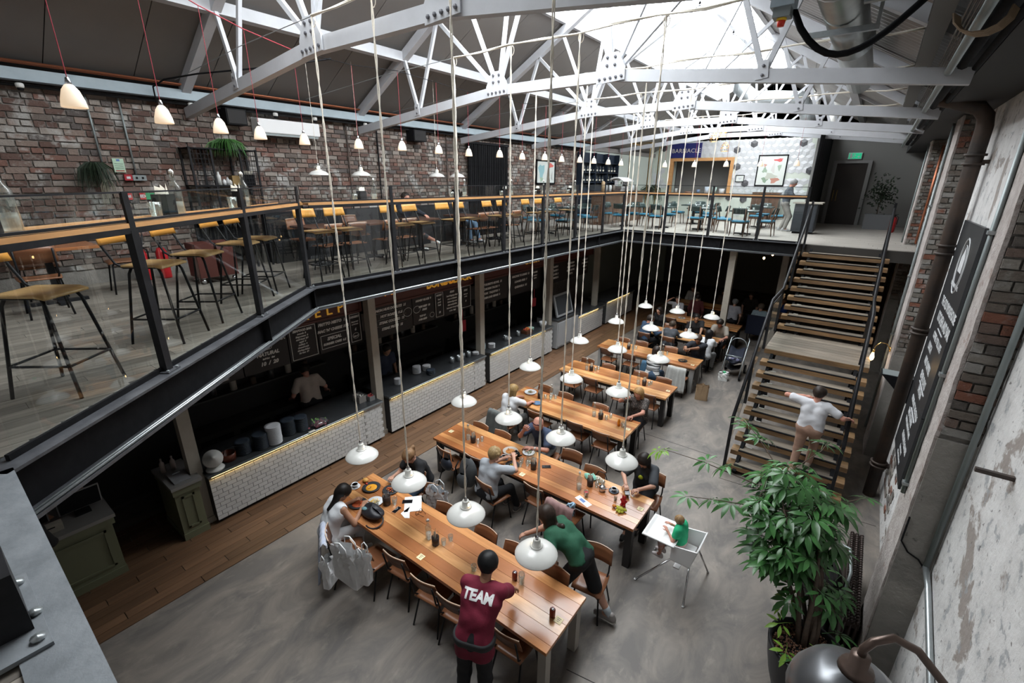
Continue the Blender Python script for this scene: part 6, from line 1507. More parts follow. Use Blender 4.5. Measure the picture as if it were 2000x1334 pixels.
        sd_mesh(botname, [(bt_, h)], bottom, root)
    if shoe is not None and legs:
        for hj, kn, an in lg:
            gz = an-A_(0,0,.085*s)
            fd = nrm(A_((kn-hj)[0]*.5, 1, 0)) if abs((kn-hj)[1]) > .15 and (kn-hj)[1] > 0 else A_(0,1,0)
            pr = [C(gz-fd*.05*s+upz*.045*s, gz+fd*.10*s+upz*.035*s, .043*s, .04*s, .03), C(gz+fd*.10*s+upz*.032*s, gz+fd*.17*s+upz*.03*s, .042*s, .032*s, .03), C(gz-fd*.035*s+upz*.05*s, gz-fd*.03*s+upz*.09*s, .043*s, .042*s, .02), ('cut', gz+upz*.004, -upz)]
            o = sd_mesh('shoe', [(pr, min(h, .012))], shoe if not isinstance(shoe, tuple) else mat('shoe_leather_%d' % len(bpy.data.materials), shoe, .5), root)
            sole = [C(gz-fd*.05*s+upz*.012, gz+fd*.165*s+upz*.012, .046*s, .036*s, .01), ('cut', gz+upz*.024, upz), ('cut', gz+upz*.001, -upz)]
            sd_mesh('sole', [(sole, .01)], m_sole, o)
    return dict(root=root, N=N, u=u, fw=fw, rt=rt, Hc=Hc, fh=fh, rh=rh, uh=uh, P0=P0, Ch=Ch, W1=W1, arms=arms, lg=lg, s=s)
m_sole = mat('pale_rubber_sole', (.45,.43,.4), .7)
cl = lambda n, c, k=.7, **z: mat(n, c, .85, col2=tuple(q*k for q in c), nscale=14, namt=.5, bump=.12, bscale=60, **z)
m_white = cl('white_cotton', (.62,.63,.65), .9); m_blk = cl('black_cotton', (.012,.012,.014)); m_maroon2 = cl('maroon_jersey', (.16,.008,.028)); m_greent = cl('bottle_green_jersey', (.015,.085,.045))
m_greyt = cl('pale_grey_jersey', (.33,.35,.38), .85); m_navyt = cl('navy_jersey', (.045,.065,.115)); m_char = cl('charcoal_jersey', (.045,.05,.058)); m_jean = cl('blue_denim', (.05,.09,.15), .6)
m_trs = cl('black_trousers', (.012,.012,.015)); m_sand = cl('rose_sand_trousers', (.36,.22,.16)); m_gtrs = cl('grey_trousers', (.18,.19,.19)); m_pat = mat('dark_floral_print', (.035,.03,.028), .8, col2=(.25,.2,.18), nscale=55, namt=.6, ndet=1, nlo=.52, nhi=.6)
S_ = lambda x, y, dy, gx=.1, z=0.0: ((x-gx*np.sign(dy), y+dy*.38, z), (x+gx*np.sign(dy), y+dy*.34, z))   # seated feet, left then right
z0 = .56
# --- nearest table
person('dark haired woman in a sleeveless white top at the nearest table', (-5.22,2.66,z0), -.12, 30, 0, ((-5.26,3.12,.80),(-5.0,3.10,.83)), ((-5.3,3.0,0),(-5.1,3.05,0)), (38,-12), m_white, 0, m_white, 1, (.4,.38,.36), 'tan', 'lowtail', (.012,.009,.008), .97, .0145, (.6,.7), female=True, botname='trousers')
person('woman with a high fair ponytail in a black top at the nearest table', (-5.14,4.40,z0), PI, 30, 0, ((-4.98,3.86,.82),(-5.24,3.86,.82)), ((-5.04,4.05,0),(-5.24,4.05,0)), (40,0), m_blk, .3, m_jean, 1, (.05,.05,.05), 'fair', 'ponytail', (.25,.14,.07), .97, .0145, (.6,.7), female=True)
tm_ = person('man in a maroon shirt lettered TEAM leaning over the nearest table', (-2.28,2.46,1.03), .36, 40, 2, ((-2.86,3.10,.82),(-2.40,3.30,.88)), ((-2.36,2.32,0),(-2.12,2.38,0)), (36,6), m_maroon2, .46, m_trs, 1, (.015,.015,.015), 'tan', 'short', (.008,.008,.009), 1.06, .0125, (.35,.6), ((-.8,-.2,-.3),(.95,-.1,.1)), hem=.17, bulk=.97)
# TEAM lettering laid on the shirt back
def decal(P, shirt, txt, size, at, ux, uy, nrm_, m_, nm, bold=.01, sx=1.0, spacing=1.0):
    from mathutils.bvhtree import BVHTree
    me = [o for o in P['root'].children if o.name.split('.')[0] == shirt][0].data
    bv = BVHTree.FromPolygons([v.co[:] for v in me.vertices], [tuple(p.vertices) for p in me.polygons])
    v, f = letters(txt, size, 0, spacing=spacing, bold=bold, sx=sx)
    bm = bmesh.new(); V_ = [bm.verts.new(p) for p in v]
    for q in f:
        try: bm.faces.new([V_[i] for i in q])
        except ValueError: pass
    bmesh.ops.triangulate(bm, faces=bm.faces)
    for _ in range(3):
        es = [e for e in bm.edges if e.calc_length() > size*.13]
        if es: bmesh.ops.subdivide_edges(bm, edges=es, cuts=1); bmesh.ops.triangulate(bm, faces=bm.faces)
    for q in bm.verts:
        o = Vector(at)+Vector(ux)*q.co.x+Vector(uy)*q.co.y+Vector(nrm_)*.3
        h_ = bv.ray_cast(o, -Vector(nrm_), .6)
        q.co = (h_[0]+Vector(nrm_)*.0045) if h_[0] else o-Vector(nrm_)*.3
    me2 = bpy.data.meshes.new(nm); bm.to_mesh(me2); bm.free(); me2.materials.append(m_)
    ob = bpy.data.objects.new(nm, me2); COL.objects.link(ob); ob.parent = P['root']; tag(ob, 'white '+txt+' lettering'); return ob
decal(tm_, 'shirt', 'TEAM', .135, tm_['Ch']+tm_['u']*.03-tm_['rt']*.01, tm_['rt'], tm_['u'], -tm_['fw'], mat('white_print', (.75,.75,.75), .7), 'back_print', .006, .92)
ap = [C(A_(-.085,0,.02), A_(.085,0,.02), .135, .135, .03), ('cut', A_(0,0,.06), A_(0,0,1)), ('cut', A_(0,0,-.02), A_(0,0,-1))]
sd_mesh('apron_band', [(ap, .012)], cl('dark_apron', (.03,.03,.032)), tm_['root'], 'dark apron band tied at the waist')
gw = person('woman in a green shirt and black shorts leaning over a chair', (-1.98,4.10,.95), 1.62, 68, 0, ((-2.24,3.90,.87),(-2.86,4.06,.82)), ((-2.30,4.06,0),(-1.60,4.24,.02)), (16,14), m_greent, .44, m_blk, .52, (.22,.2,.19), 'fair', 'long', (.035,.022,.016), 1.03, .0135, (.7,.4), ((-.9,-.5,.3),(.8,-.2,-.3)), knees=((0,1,.2),(0,1,-.2)), female=True, hem=.0, botname='shorts')
for hj, kn, an in gw['lg']: sd_mesh('sock', [([C(an, an+(kn-an)*.22, .042, .05, .02)], .012)], cl('pale_sock%d' % len(bpy.data.meshes), (.42,.47,.5)), gw['root'])
# --- second table
person('fair haired woman in a pale grey shirt at the second table, back to the viewer', (-4.05,4.74,z0), -.05, 20, 0, ((-4.12,5.30,.86),(-3.86,5.22,1.02)), ((-4.05,5.3,0),(-3.8,5.25,0)), (12,-15), m_greyt, .46, m_trs, 1, (.1,.1,.1), 'fair', 'curly', (.36,.25,.12), .98, .0135, (.7,.8), ((-.6,-.3,-.6),(.9,0,-.35)), female=True, bulk=1.08)
bm_ = person('bald man in a navy shirt with sunglasses on his head at the second table', (-4.02,6.44,z0+.02), PI-.1, 28, -4, ((-3.98,5.92,.80),(-4.18,5.95,1.08)), ((-3.75,6.1,0),(-4.0,6.1,0)), (32,10), m_navyt, .42, m_gtrs, 1, (.05,.05,.05), 'pink', 'bald', s=1.05, h=.0135, curl=(.4,.9), poles=((-.7,.1,-.5),(.6,.4,-.8)), bulk=1.12, palm=(None,(.3,-1,.1)))
B().tube([tuple(bm_['Hc']+bm_['uh']*.065+bm_['fh']*.075+bm_['rh']*t*.085-bm_['fh']*.03*abs(t)) for t in (-1,-.6,-.1,.1,.6,1)], .012, 6).build('sunglasses', mat('purple_lens', (.04,.012,.03), .15), bm_['root'], label='dark sunglasses pushed up')
ch_ = person('dark haired woman in a charcoal print shirt looking at a phone at the second table', (-2.07,6.48,z0), PI, 20, 0, ((-1.99,5.93,.83),(-2.2,5.92,.84)), ((-1.98,6.0,0),(-2.05,5.68,0)), (44,-8), m_char, .5, m_trs, 1, (.015,.015,.015), 'fair', 'bob', (.018,.012,.010), .98, .0135, (.6,.6), ((-.9,-.1,-.3),(.9,-.1,-.3)), female=True, bulk=1.1)
phone(-2.12,5.80,.5,'dark phone held by the woman in charcoal',z=.80)
q = ch_; o_ = B(); o_.ball(tuple(q['Ch']+q['fw']*.135+q['rt']*.03-q['u']*.02), (.045,.018,.04), 8).build('chest_print', mat('lime_print', (.45,.5,.03), .7), q['root'], label='lime and pink printed emblem')
# toddler in the high chair
person('toddler in a bright green top in the white high chair', (-1.17,5.44,.64), PI/2-.1, 8, 0, ((-1.34,5.36,.80),(-1.34,5.52,.80)), ((-1.40,5.36,.32),(-1.40,5.48,.32)), (18,10), cl('bright_green_top', (.02,.42,.19)), .3, cl('pale_toddler_trousers', (.5,.35,.33)), .75, (.6,.55,.55), 'pink', 'short', (.32,.2,.1), .56, .010, (.4,.4), hem=.06, neckl=.8)
# --- third table
person('blonde woman in a white shirt at the left end of the third table', (-5.25,6.86,z0), -.1, 16, 0, ((-5.36,7.42,.82),(-5.02,7.40,.80)), ((-5.3,7.25,0),(-5.1,7.3,0)), (16,-10), m_white, .42, m_gtrs, 1, (.3,.3,.3), 'pink', 'bob', (.34,.22,.09), .98, .016, (.6,.5), ((-.7,-.2,-.5),(.9,-.1,-.4)), female=True, bulk=1.12)
pw = person('woman in a dark floral top drinking at the third table', (-3.08,8.62,z0), PI, 12, 0, ((-3.02,8.10,.82),(-3.24,8.22,1.13)), ((-3.0,8.25,0),(-3.2,8.25,0)), (16,-6), m_pat, .36, m_trs, 1, (.05,.05,.05), 'pink', 'bob', (.38,.22,.09), .98, .016, (.5,.9), ((-.8,-.1,-.5),(.9,.1,-.6)), female=True, bulk=1.14)
dup(tb, (-3.25,8.14,1.13), 0, 'clear tumbler raised by the woman in the floral top', 'clear tumblers', rx=.8)
# --- staircase
person('person in a white shirt and rose trousers climbing the stairs, hand on the right rail', (-.10,8.80,1.27), -.05, 8, 0, ((-.30,8.92,1.78),(.40,9.05,1.50)), ((-.22,8.78,.20),(.0,9.02,.39)), (12,-25), cl('white_tee', (.60,.60,.63), .92), .40, m_sand, 1, (.3,.25,.2), 'pink', 'short', (.03,.02,.015), .99, .0135, (.6,.6), ((-1,.1,.2),(.8,-.3,-.4)), hem=.03, bulk=1.13, face=False)
# --- fifth table and beyond
H2 = .020
m_stripe = mat('striped_jersey', (.5,.5,.5), .85); 
person('dark haired woman in a striped top at the fifth table', (-3.72,11.05,z0), .1, 25, 0, ((-3.9,11.7,.79),(-3.6,11.7,.79)), ((-3.8,11.45,0),(-3.6,11.45,0)), (30,15), mat('striped_top', (.55,.55,.55), .85, col2=(.03,.03,.03), nscale=1, namt=1, ndet=0, stretch=(.5,.5,30), nlo=.49, nhi=.51), .9, m_jean, 1, (.05,.05,.05), 'fair', 'long', (.03,.02,.016), .97, H2, female=True)
tt = person('man in a dark shirt with folded hands and tattooed arms at the fifth table', (-3.12,12.95,z0+.02), PI, 20, 0, ((-3.22,12.32,1.0),(-3.30,12.32,1.0)), ((-3.0,12.5,0),(-3.25,12.5,0)), (28,-4), cl('navy_black_tee', (.016,.018,.026)), .4, m_trs, 1, (.05,.05,.05), 'tan', 'short', (.06,.035,.022), 1.03, H2, (.9,.9), ((-.8,.5,-.6),(.8,.5,-.6)), bulk=1.06)
person('balding man in a blue hooded jumper at the sixth table, back to the viewer', (-5.0,13.62,z0+.02), -.55, 18, 0, ((-4.75,14.05,.79),(-4.55,13.95,.79)), S_(-4.9,13.7,1), (20,-30), cl('blue_hoody', (.03,.06,.11)), 1, m_trs, 1, (.05,.05,.05), 'pink', 'short', (.05,.04,.035), 1.04, H2, face=False, bulk=1.15)
person('woman in a dark grey jacket at the sixth table, back to the viewer', (-4.2,13.62,z0), .1, 24, 0, ((-4.2,14.15,.79),(-4.0,14.15,.79)), S_(-4.2,13.7,1), (30,-20), cl('slate_jacket', (.06,.066,.075)), 1, m_trs, 1, (.05,.05,.05), 'fair', 'curly', (.07,.05,.035), .97, H2, female=True, face=False)
person('bearded man in a black shirt at the far side of the sixth table', (-3.72,15.0,z0+.02), PI+.2, 14, 12, ((-3.5,14.4,.79),(-3.95,14.4,.79)), S_(-3.7,15.0,-1), (10,10), m_blk, .4, m_trs, 1, (.05,.05,.05), 'olive', 'short', (.012,.01,.009), 1.03, H2)
person('man in a beige shirt with glasses on his head at the sixth table', (-3.05,15.0,z0+.02), PI, 22, 0, ((-2.85,14.45,.79),(-3.15,14.4,.79)), S_(-3.05,15.0,-1), (35,0), cl('beige_tee', (.32,.29,.25), .85), .42, m_trs, 1, (.05,.05,.05), 'pink', 'short', (.02,.015,.012), 1.03, H2, bulk=1.08)
person('woman in white with long black hair at the sixth table, back turned', (-3.05,13.35,z0), -.1, 14, 0, ((-3.15,13.9,.82),(-2.88,13.88,.82)), S_(-3.0,13.4,1), (16,-20), m_white, .44, cl('grey_skirt_trousers', (.3,.31,.32)), 1, (.05,.05,.05), 'fair', 'long', (.012,.01,.01), .98, H2, female=True, face=False)
person('woman in a dark top beyond the blue hooded man', (-5.05,15.2,z0), PI-.3, 10, 0, (None,None), S_(-5.0,15.2,-1), (8,0), m_blk, 1, m_trs, 1, (.05,.05,.05), 'fair', 'long', (.02,.014,.012), .97, H2, female=True)
person('person in a pale top raising a hand at the seventh table', (-5.1,17.15,z0), PI, 8, 0, ((-4.95,16.7,.8),(-5.3,16.9,1.2)), S_(-5.1,17.1,-1), (0,0), cl('dull_white_top', (.4,.4,.42)), .4, m_trs, 1, (.05,.05,.05), 'fair', 'short', (.06,.04,.03), .96, H2)
def dim(x, y, rz, l, c, hr='short', hcol=(.03,.02,.02), sl=.4, fem=False, face=True, sk='fair', lean=10):
    person(l, (x,y,z0), rz, lean, 0, (None,None), ((x-.1,y+.36*math.cos(rz),0),(x+.1,y+.36*math.cos(rz),0)), (14,0), cl('dim_top_%d' % len(bpy.data.materials), c), sl, m_trs, 1, None, sk, hr, hcol, 1.0, .022, female=fem, face=face)
dim(-3.3,17.75,0,'grey haired man in a pale grey waistcoat under the far gallery, back to the viewer',(.36,.35,.38),hcol=(.25,.25,.25),sl=.3,face=False)
dim(-2.42,17.6,0,'man in a pale blue shirt on a dark blue chair under the far gallery',(.30,.38,.42),hcol=(.12,.09,.07),sl=1,face=False)
dim(-1.95,19.4,PI,'woman in a bright blue top across from the man in pale blue',(.02,.07,.35),'bob',(.2,.12,.06),.3,True)
dim(-3.05,19.5,PI,'dim diner in dark clothes facing the grey haired man',(.02,.015,.015))
dim(-4.0,19.4,PI,'dim diner in brown at the farthest table, left of the cream post',(.08,.05,.04),'long',(.05,.03,.02),1,True)
dim(-5.2,19.4,PI,'dim diner in white at the farthest table',(.35,.33,.32),sl=1)
dim(-4.6,17.7,0,'dim diner in maroon seen from behind at the farthest table',(.1,.02,.02),sl=1,face=False)
# navy upholstered chair
t = thing('navy_chair', 'high navy upholstered chair back under the far gallery', 'chair', (-2.42,17.4,0)); mn = cl('navy_upholstery', (.008,.012,.028))
bevel(B().box((-2.7,17.3,.38),(-2.14,17.85,.5)).build('seat', mn, t), .03, 2); bevel(B().box((-2.72,17.18,.3),(-2.12,17.30,.98)).build('backrest', mn, t), .04, 3)
for x in (-2.66,-2.2):
    for y in (17.3,17.78): B().box((x,y,0),(x+.04,y+.04,.4)).build('leg', m_legdark, t)
# --- staff and others
person('cook in a white shirt with his back turned in the nearest stall', (-8.52,4.42,.93), PI/2-.2, 14, 0, ((-8.85,4.2,1.0),(-8.72,4.88,.98)), ((-8.5,4.3,0),(-8.5,4.55,0)), (50,0), cl('cook_white', (.50,.42,.36), .85), .4, m_trs, 1, (.02,.02,.02), 'pink', 'short', (.02,.015,.012), 1.05, .015, (.5,.5), hem=.02, bulk=1.08, face=False)
person('dim cashier with bare arms resting on the green till counter', (-8.35,.42,.95), -PI/2-.1, 20, 0, ((-7.95,.62,1.03),(-7.98,.28,1.03)), (None,None), (10,0), cl('dim_grey_tee', (.07,.065,.06)), .4, m_trs, 1, (.02,.02,.02), 'tan', 'short', (.02,.015,.012), 1.02, .018, (.4,.4))
person('person in black with white soled shoes standing at the green till counter', (-7.02,-.02,.94), PI/2, 6, 0, ((-7.3,-.16,1.0),(-7.34,.14,1.03)), ((-7.05,-.14,0),(-6.93,.08,0)), (10,0), m_blk, 1, cl('black_jeans', (.006,.008,.016)), 1, (.01,.012,.02), 'fair', 'short', (.02,.015,.012), 1.0, .016, (.6,.6), face=False)
person('dim figure in dark clothes inside the second stall', (-8.5,6.3,.93), -PI/2, 10, 0, (None,None), (None,None), (20,0), cl('dim_blue', (.03,.04,.07)), .4, m_trs, 1, None, 'tan', 'short', (.02,.015,.012), 1.0, .02)
person('grey haired man in a grey jumper standing by the dark cabinet', (-2.42,18.6,MZ+.93), -PI/2+.25, 10, 0, ((-2.0,18.75,MZ+1.12),(-2.02,18.5,MZ+1.12)), ((-2.45,18.7,MZ),(-2.3,18.5,MZ)), (20,0), cl('slate_jumper', (.06,.07,.085)), 1, cl('stone_trousers', (.25,.235,.215)), 1, (.3,.3,.3), 'pink', 'short', (.33,.33,.33), 1.02, .018)
person('person in dark clothes resting chin on hand at an upper floor table', (-8.85,7.45,MZ+.56), -PI/2, 14, 0, ((-8.25,7.6,MZ+.8),(-8.5,7.3,MZ+1.08)), ((-8.4,7.6,MZ),(-8.3,7.9,MZ+.12)), (0,-10), cl('dark_navy_top', (.015,.018,.03)), 1, cl('dim_grey_jeans', (.1,.1,.11)), .8, (.6,.6,.58), 'pink', 'short', (.02,.014,.012), .98, .018, (.4,.9))
person('seated person in blue jeans at the next upper floor table', (-8.9,9.5,MZ+.56), -PI/2, 10, 0, (None,None), ((-8.35,9.6,MZ),(-8.4,9.35,MZ)), (10,10), cl('dim_jumper', (.02,.02,.024)), 1, cl('washed_jeans', (.10,.16,.24)), 1, (.4,.4,.42), 'pink', 'bob', (.03,.02,.016), .96, .02, female=True)
# ---------------------------------------------------------------- big money tree by the right wall
m_leaf = mat('money_tree_leaf', (.035,.115,.03), .35, col2=(.06,.17,.045), nscale=4, namt=.6, piece=.35, spec=.5)
m_leafy = mat('young_leaf', (.16,.30,.035), .4, piece=.25)
m_bark = mat('grey_brown_stem', (.10,.07,.05), .8, col2=(.05,.036,.028), nscale=20, namt=.7)
pt = thing('money_tree', 'tall money tree with fanned green leaves in a black pot by the right wall', 'plant', (.4,4.74,0))
B().lathe([(.0,0),(.24,0),(.30,.2),(.345,.42),(.37,.6),(.375,.64),(.355,.65),(.335,.63),(.33,.56),(.0,.56)], (.4,4.74,0), 36).build('pot', mat('matt_black_pot', (.018,.018,.02), .45), pt)
clay = B(); pts_ = []
for k in range(900):
    a, d = random.uniform(0, 6.3), .325*math.sqrt(random.random()); clay.ball((.4+d*math.cos(a), 4.74+d*math.sin(a), .565+random.uniform(0,.03)), random.uniform(.008,.013), 4, random.randrange(3))
clay.build('clay_pebbles', [mat('clay%d' % k, c, .85) for k, c in enumerate(((.20,.10,.065),(.15,.075,.05),(.26,.14,.09)))], pt, kind='stuff')
tops = []
for k in range(7):
    a = k*.9; x0, y0 = .38+.07*math.cos(a), 4.86+.07*math.sin(a)
    tx, ty, tz_ = -.10+.34*math.cos(a*1.3), 5.42+.34*math.sin(a*1.3), 1.85+.1*(k % 3)
    P = [(x0,y0,.56)] + [(x0+(tx-x0)*u**1.6+.015*math.sin(5*u+k), y0+(ty-y0)*u**1.6+.015*math.cos(4*u+k), .56+(tz_-.56)*u) for u in (.15,.3,.5,.7,.85,1)]
    B().tube(P, [.03,.026,.023,.02,.016,.012,.008], 7).build('stem', m_bark, pt); tops.append(P)
B().tube([(.42,4.86,.56),(.36,4.98,1.05),(.30,5.08,1.4)], .055, 10).build('moss_pole', m_bark, pt)
def fan(nl, L_, droop):
    b = B()
    for i in range(nl):
        a = -1.9+3.8*i/(nl-1); l = L_*(1-.28*abs(a)/1.9)
        d = Vector((math.sin(a), math.cos(a), 0)); n = Vector((d.y, -d.x, 0)); w = l*.17
        P = [];
        for u, ww in ((0,.1),(.25,.75),(.5,1),(.75,.7),(1,.02)):
            c = d*(.03+l*u) + Vector((0,0,-droop*l*u*u)); P.append((c+n*w*ww+Vector((0,0,.22*w*ww)), c, c-n*w*ww+Vector((0,0,.22*w*ww))))
        vs = [q for r_ in P for q in r_]; fs = []
        for r_ in range(4):
            for c_ in range(2): fs.append((r_*3+c_, r_*3+c_+1, r_*3+c_+4, r_*3+c_+3))
        b.add(vs, fs, 0, True)
    b.tube([(0,-.14,-.05),(0,-.05,-.005),(0,.03,0)], .0025, 4)
    return b
FM = [fan(6,.17,.30).mesh('leaf', m_leaf), fan(7,.20,.45).mesh('leaf', m_leaf), fan(5,.15,.6).mesh('leaf', m_leaf), fan(5,.14,.35).mesh('leaf', m_leafy)]
def leaf(p, out, k, sc=1.0):
    az = math.atan2(-out[0], out[1]); tilt = random.uniform(-.55,.15)
    piece(pt, 'leaf', FM[k], p, (tilt, random.uniform(-.4,.4), az+random.uniform(-.5,.5)), (sc,)*3)
rl = random.Random(5); nleaf = 0
while nleaf < 185:
    v = Vector((rl.gauss(0,1), rl.gauss(0,1), rl.gauss(.1,1))).normalized(); r_ = rl.uniform(.45,1)
    p = Vector((-.10+.50*v.x*r_, 5.45+.46*v.y*r_, 1.72+.62*v.z*r_))
    t_ = (p.z-1.1)/1.2
    p.x += .28*(1-t_)*.6; p.y -= .25*(1-t_)
    if p.x > .62: continue
    leaf(p, (v.x, v.y), rl.choice((0,0,1,1,2)), rl.uniform(.8,1.25)); nleaf += 1
    if nleaf > 150:
        p = Vector((.22+rl.uniform(-.42,.36), 5.1+rl.uniform(-.3,.45), rl.uniform(.95,1.45)))
        leaf(p, (p.x-.25, p.y-5.05), rl.choice((0,1,2)), rl.uniform(.8,1.1))
    if nleaf % 3 == 0:
        q = tops[nleaf % 7]; a = Vector(q[-1-(nleaf % 3)]); B().tube([a, (a+p)/2+Vector((0,0,.05)), p], [.006,.004,.0025], 4).build('twig', m_bark, pt)
for (x,y,z,k,s_) in ((.22,4.52,.68,3,1.1),(.12,4.75,.78,3,1),(.3,4.48,.66,0,.9),(.42,4.42,.66,0,1),(.5,4.6,.8,3,.9),(.62,4.9,.85,0,1),(.66,4.78,.7,0,1),(.15,4.95,1.0,3,1),(.1,4.9,.85,3,.8)):
    leaf((x,y,z), (x-.4,y-4.85), k, s_)
for path, lv in (([(-.4,5.3,2.0),(-1.0,5.15,2.15),(-1.45,5.05,2.2)], [(-1.5,5.03,2.18,3),(-1.42,5.0,2.22,3),(-.95,5.15,2.18,0),(-.75,5.3,2.12,1)]), ([(-.3,5.2,1.8),(-.75,4.9,1.88),(-1.0,4.75,1.9)], [(-1.02,4.74,1.9,0),(-.78,4.85,1.9,0),(-.6,4.98,1.86,1)]), ([(.2,5.6,1.8),(.5,5.85,1.88),(.62,5.98,1.9)], [(.6,5.95,1.9,0),(.45,5.75,1.88,0)]), ([(-.3,5.7,2.1),(-.6,5.95,2.3),(-.8,6.1,2.38)], [(-.8,6.1,2.38,0),(-.7,6.0,2.34,1),(-.55,5.85,2.3,0),(-.5,6.0,2.25,1)]), ([(-.1,5.8,2.1),(.1,6.1,2.25),(.15,6.3,2.3)], [(.1,6.2,2.3,0),(.15,6.3,2.28,1),(0,6.0,2.25,0)])):
    B().tube(path, [.007,.005,.003], 5).build('branch', m_bark, pt)
    for x,y,z,k in lv: leaf((x,y,z), (x+.1,y-5.4), k, 1.05)
t = thing('plant_label', 'small white square plant label on the pot edge', 'label', (.34,4.46,.64)); bevel(B().ob((.34,4.46,.68),(.09,.09,.012),Matrix.Rotation(.6,3,'X') @ Matrix.Rotation(.75,3,'Z')).build('plate', m_hc, t), .012, 2); B().ob((.338,4.452,.686),(.06,.018,.004),Matrix.Rotation(.6,3,'X') @ Matrix.Rotation(.3,3,'Z')).build('print', m_dark, t)
t = thing('black_carrycot', 'glossy black padded pushchair seat parked behind the money tree', 'pushchair', (.45,6.1,0))
m_gl = mat('black_vinyl', (.010,.010,.011), .25)
B().quadgrid(lambda u, v: (.42+.24*math.cos(2*PI*u)*math.sin(PI*(.05+.9*v))**.5, 6.05+.4*math.sin(2*PI*u)*math.sin(PI*(.05+.9*v))**.5, .28+.5*v), 20, 10).build('padded_body', m_gl, t)
B().tube([(.66,5.75,.62),(.69,6.0,.82),(.66,6.4,.86),(.45,6.55,.8)], .018, 7).build('handle', m_conduit, t)
for x,y in ((.25,5.8),(.6,5.8),(.25,6.35),(.6,6.35)): B().lathe([(0,-.02),(.1,-.02),(.1,.02),(0,.02)], (x,y,.1), 14, R=Matrix.Rotation(PI/2,3,'Y')).tube([(x,y,.1),(.42,6.05,.34)], .012, 6).build('wheel', m_black, t)
for k, c in enumerate(((.02,.15,.55),(.6,.04,.04),(.55,.6,.05))): B().ball((.16+.03*k,5.78+.03*k,.78+.03*k), .025, 7).build('toy_bead', mat('bead%d' % k, c, .4), t)
# ---------------------------------------------------------------- right wall fittings
m_iron = mat('rusty_iron_pipe', (.05,.043,.04), .6, .3, col2=(.11,.07,.05), nscale=3, namt=.6, bump=.2)
dp = thing('drain_pipe', 'fat brown cast iron drain pipe down the right wall, between board and brick pier', 'pipe', (1.0,9.45,0))
B().tube([(.99,9.45,0),(.99,9.45,6.05),(.97,9.45,6.18),(.88,9.43,6.28),(.6,9.4,6.38),(.45,9.4,6.42)], .095, 14).build('pipe_run', m_iron, dp)
for z in (.6,3.05,4.3,5.55):
    for dz in (0,.12 if z > 4 else .07): B().lathe([(.095,0),(.125,0),(.125,.03),(.095,.03)], (.99,9.45,z+dz), 14).build('collar', m_iron, dp)
    B().box((1.03,9.4,z+.02),(1.15,9.5,z+.07)).build('bracket', m_iron, dp)
sb = thing('hanging_sign_board', 'tall black hanging board with white lettering and a round emblem on the right wall', 'sign', (1.1,8.5,1.2))
BX = 1.08
B().box((BX,7.62,1.25),(BX+.03,9.28,2.35)).build('lower_panel', mat('board_black', (.016,.017,.019), .5), sb)
B().box((BX-.005,7.62,2.36),(BX+.03,9.28,4.82)).build('upper_panel', mat('board_charcoal', (.024,.025,.028), .4), sb)
m_sig = mat('white_sign_paint', (.55,.56,.57), .7)
b = B()
for txt, s_, z, y in (('THE OLD SMOKEHOUSE', .17, 3.72, 8.3), ('KITCHEN AND BAR', .19, 3.5, 8.3), ('COFFEE  8 TILL LATE', .13, 3.25, 8.35), ('LUNCH', .15, 3.05, 8.75), ('AND SUPPER', .16, 2.85, 8.5), ('SEVEN DAYS', .16, 2.64, 8.45), ('UPSTAIRS', .13, 2.46, 8.4), ('ORDER AT THE STALLS', .12, 2.22, 8.4), ('FIND A TABLE', .13, 2.02, 8.5), ('WE WILL BRING IT OVER', .09, 1.88, 8.45), ('SUNDAY ROASTS', .13, 1.68, 8.3), ('from noon', .09, 1.52, 8.4), ('ask for the kids menu', .07, 1.40, 8.4)):
    b = B(); put(b, letters(txt, s_, .002, bold=.004, sx=.78), (BX-.008, y-.05, z), (0,-1,0), (0,0,1)); b.build('lettering', m_sig, sb)
for z, l in ((3.38,.5),(2.55,.7),(2.12,.6)): B().bar((BX-.008,8.3+l/2,z),(BX-.008,8.3-l/2,z),.012,.01).build('rule', m_sig, sb)
for r_ in (.36,.345,.27): B().tube([(BX-.008, 8.38+r_*.85*math.cos(a), 4.28+r_*math.sin(a)) for a in [i*PI/18 for i in range(36)]], .005, 4, closed=True).build('emblem_ring', m_sig, sb)
b = B(); b.prism([(BX-.01,8.24,4.2),(BX-.01,8.52,4.2),(BX-.01,8.52,4.38),(BX-.01,8.38,4.53),(BX-.01,8.24,4.38)], (.004,0,0)); b.build('emblem_house', m_sig, sb); b = B()
put(b, letters('FOOD AND DRINK', .075, .001, bold=.002), (BX-.008, 8.38, 4.02), (0,-1,0), (0,0,1))
b.build('emblem_lettering', m_sig, sb)
for k, (pts2, r_, l) in enumerate((([(.84,5.60,2.3),(.84,5.60,6.3)], .02, 'grey conduit down the front of the nearest brick pier'), ([(1.1,5.14,1.85),(1.1,5.14,6.3)], .024, 'grey conduit in the corner of the nearest brick pier'), ([(1.1,5.14,1.85),(1.12,4.95,1.78),(1.12,3.2,1.45)], .026, 'bright galvanised pipe along the peeling plaster at lower right'),
        ([(.83,11.72,.3),(.83,11.72,6.3)], .022, 'grey conduit down the front of the second brick pier'), ([(.84,17.3,3.7),(.84,17.3,6.3)], .02, 'grey conduit on the farthest brick pier'))):
    t = thing('conduit', l, 'pipe', pts2[0]); B().tube(pts2, r_, 8).build('conduit_tube', m_conduit if k != 2 else m_galv, t)
    if k in (0, 3):
        for z in (2.4,3.6,4.9): B().box((pts2[0][0]-.03,pts2[0][1]-.035,z),(pts2[0][0]+.03,pts2[0][1]+.035,z+.03)).build('saddle_clip', m_galv, t)
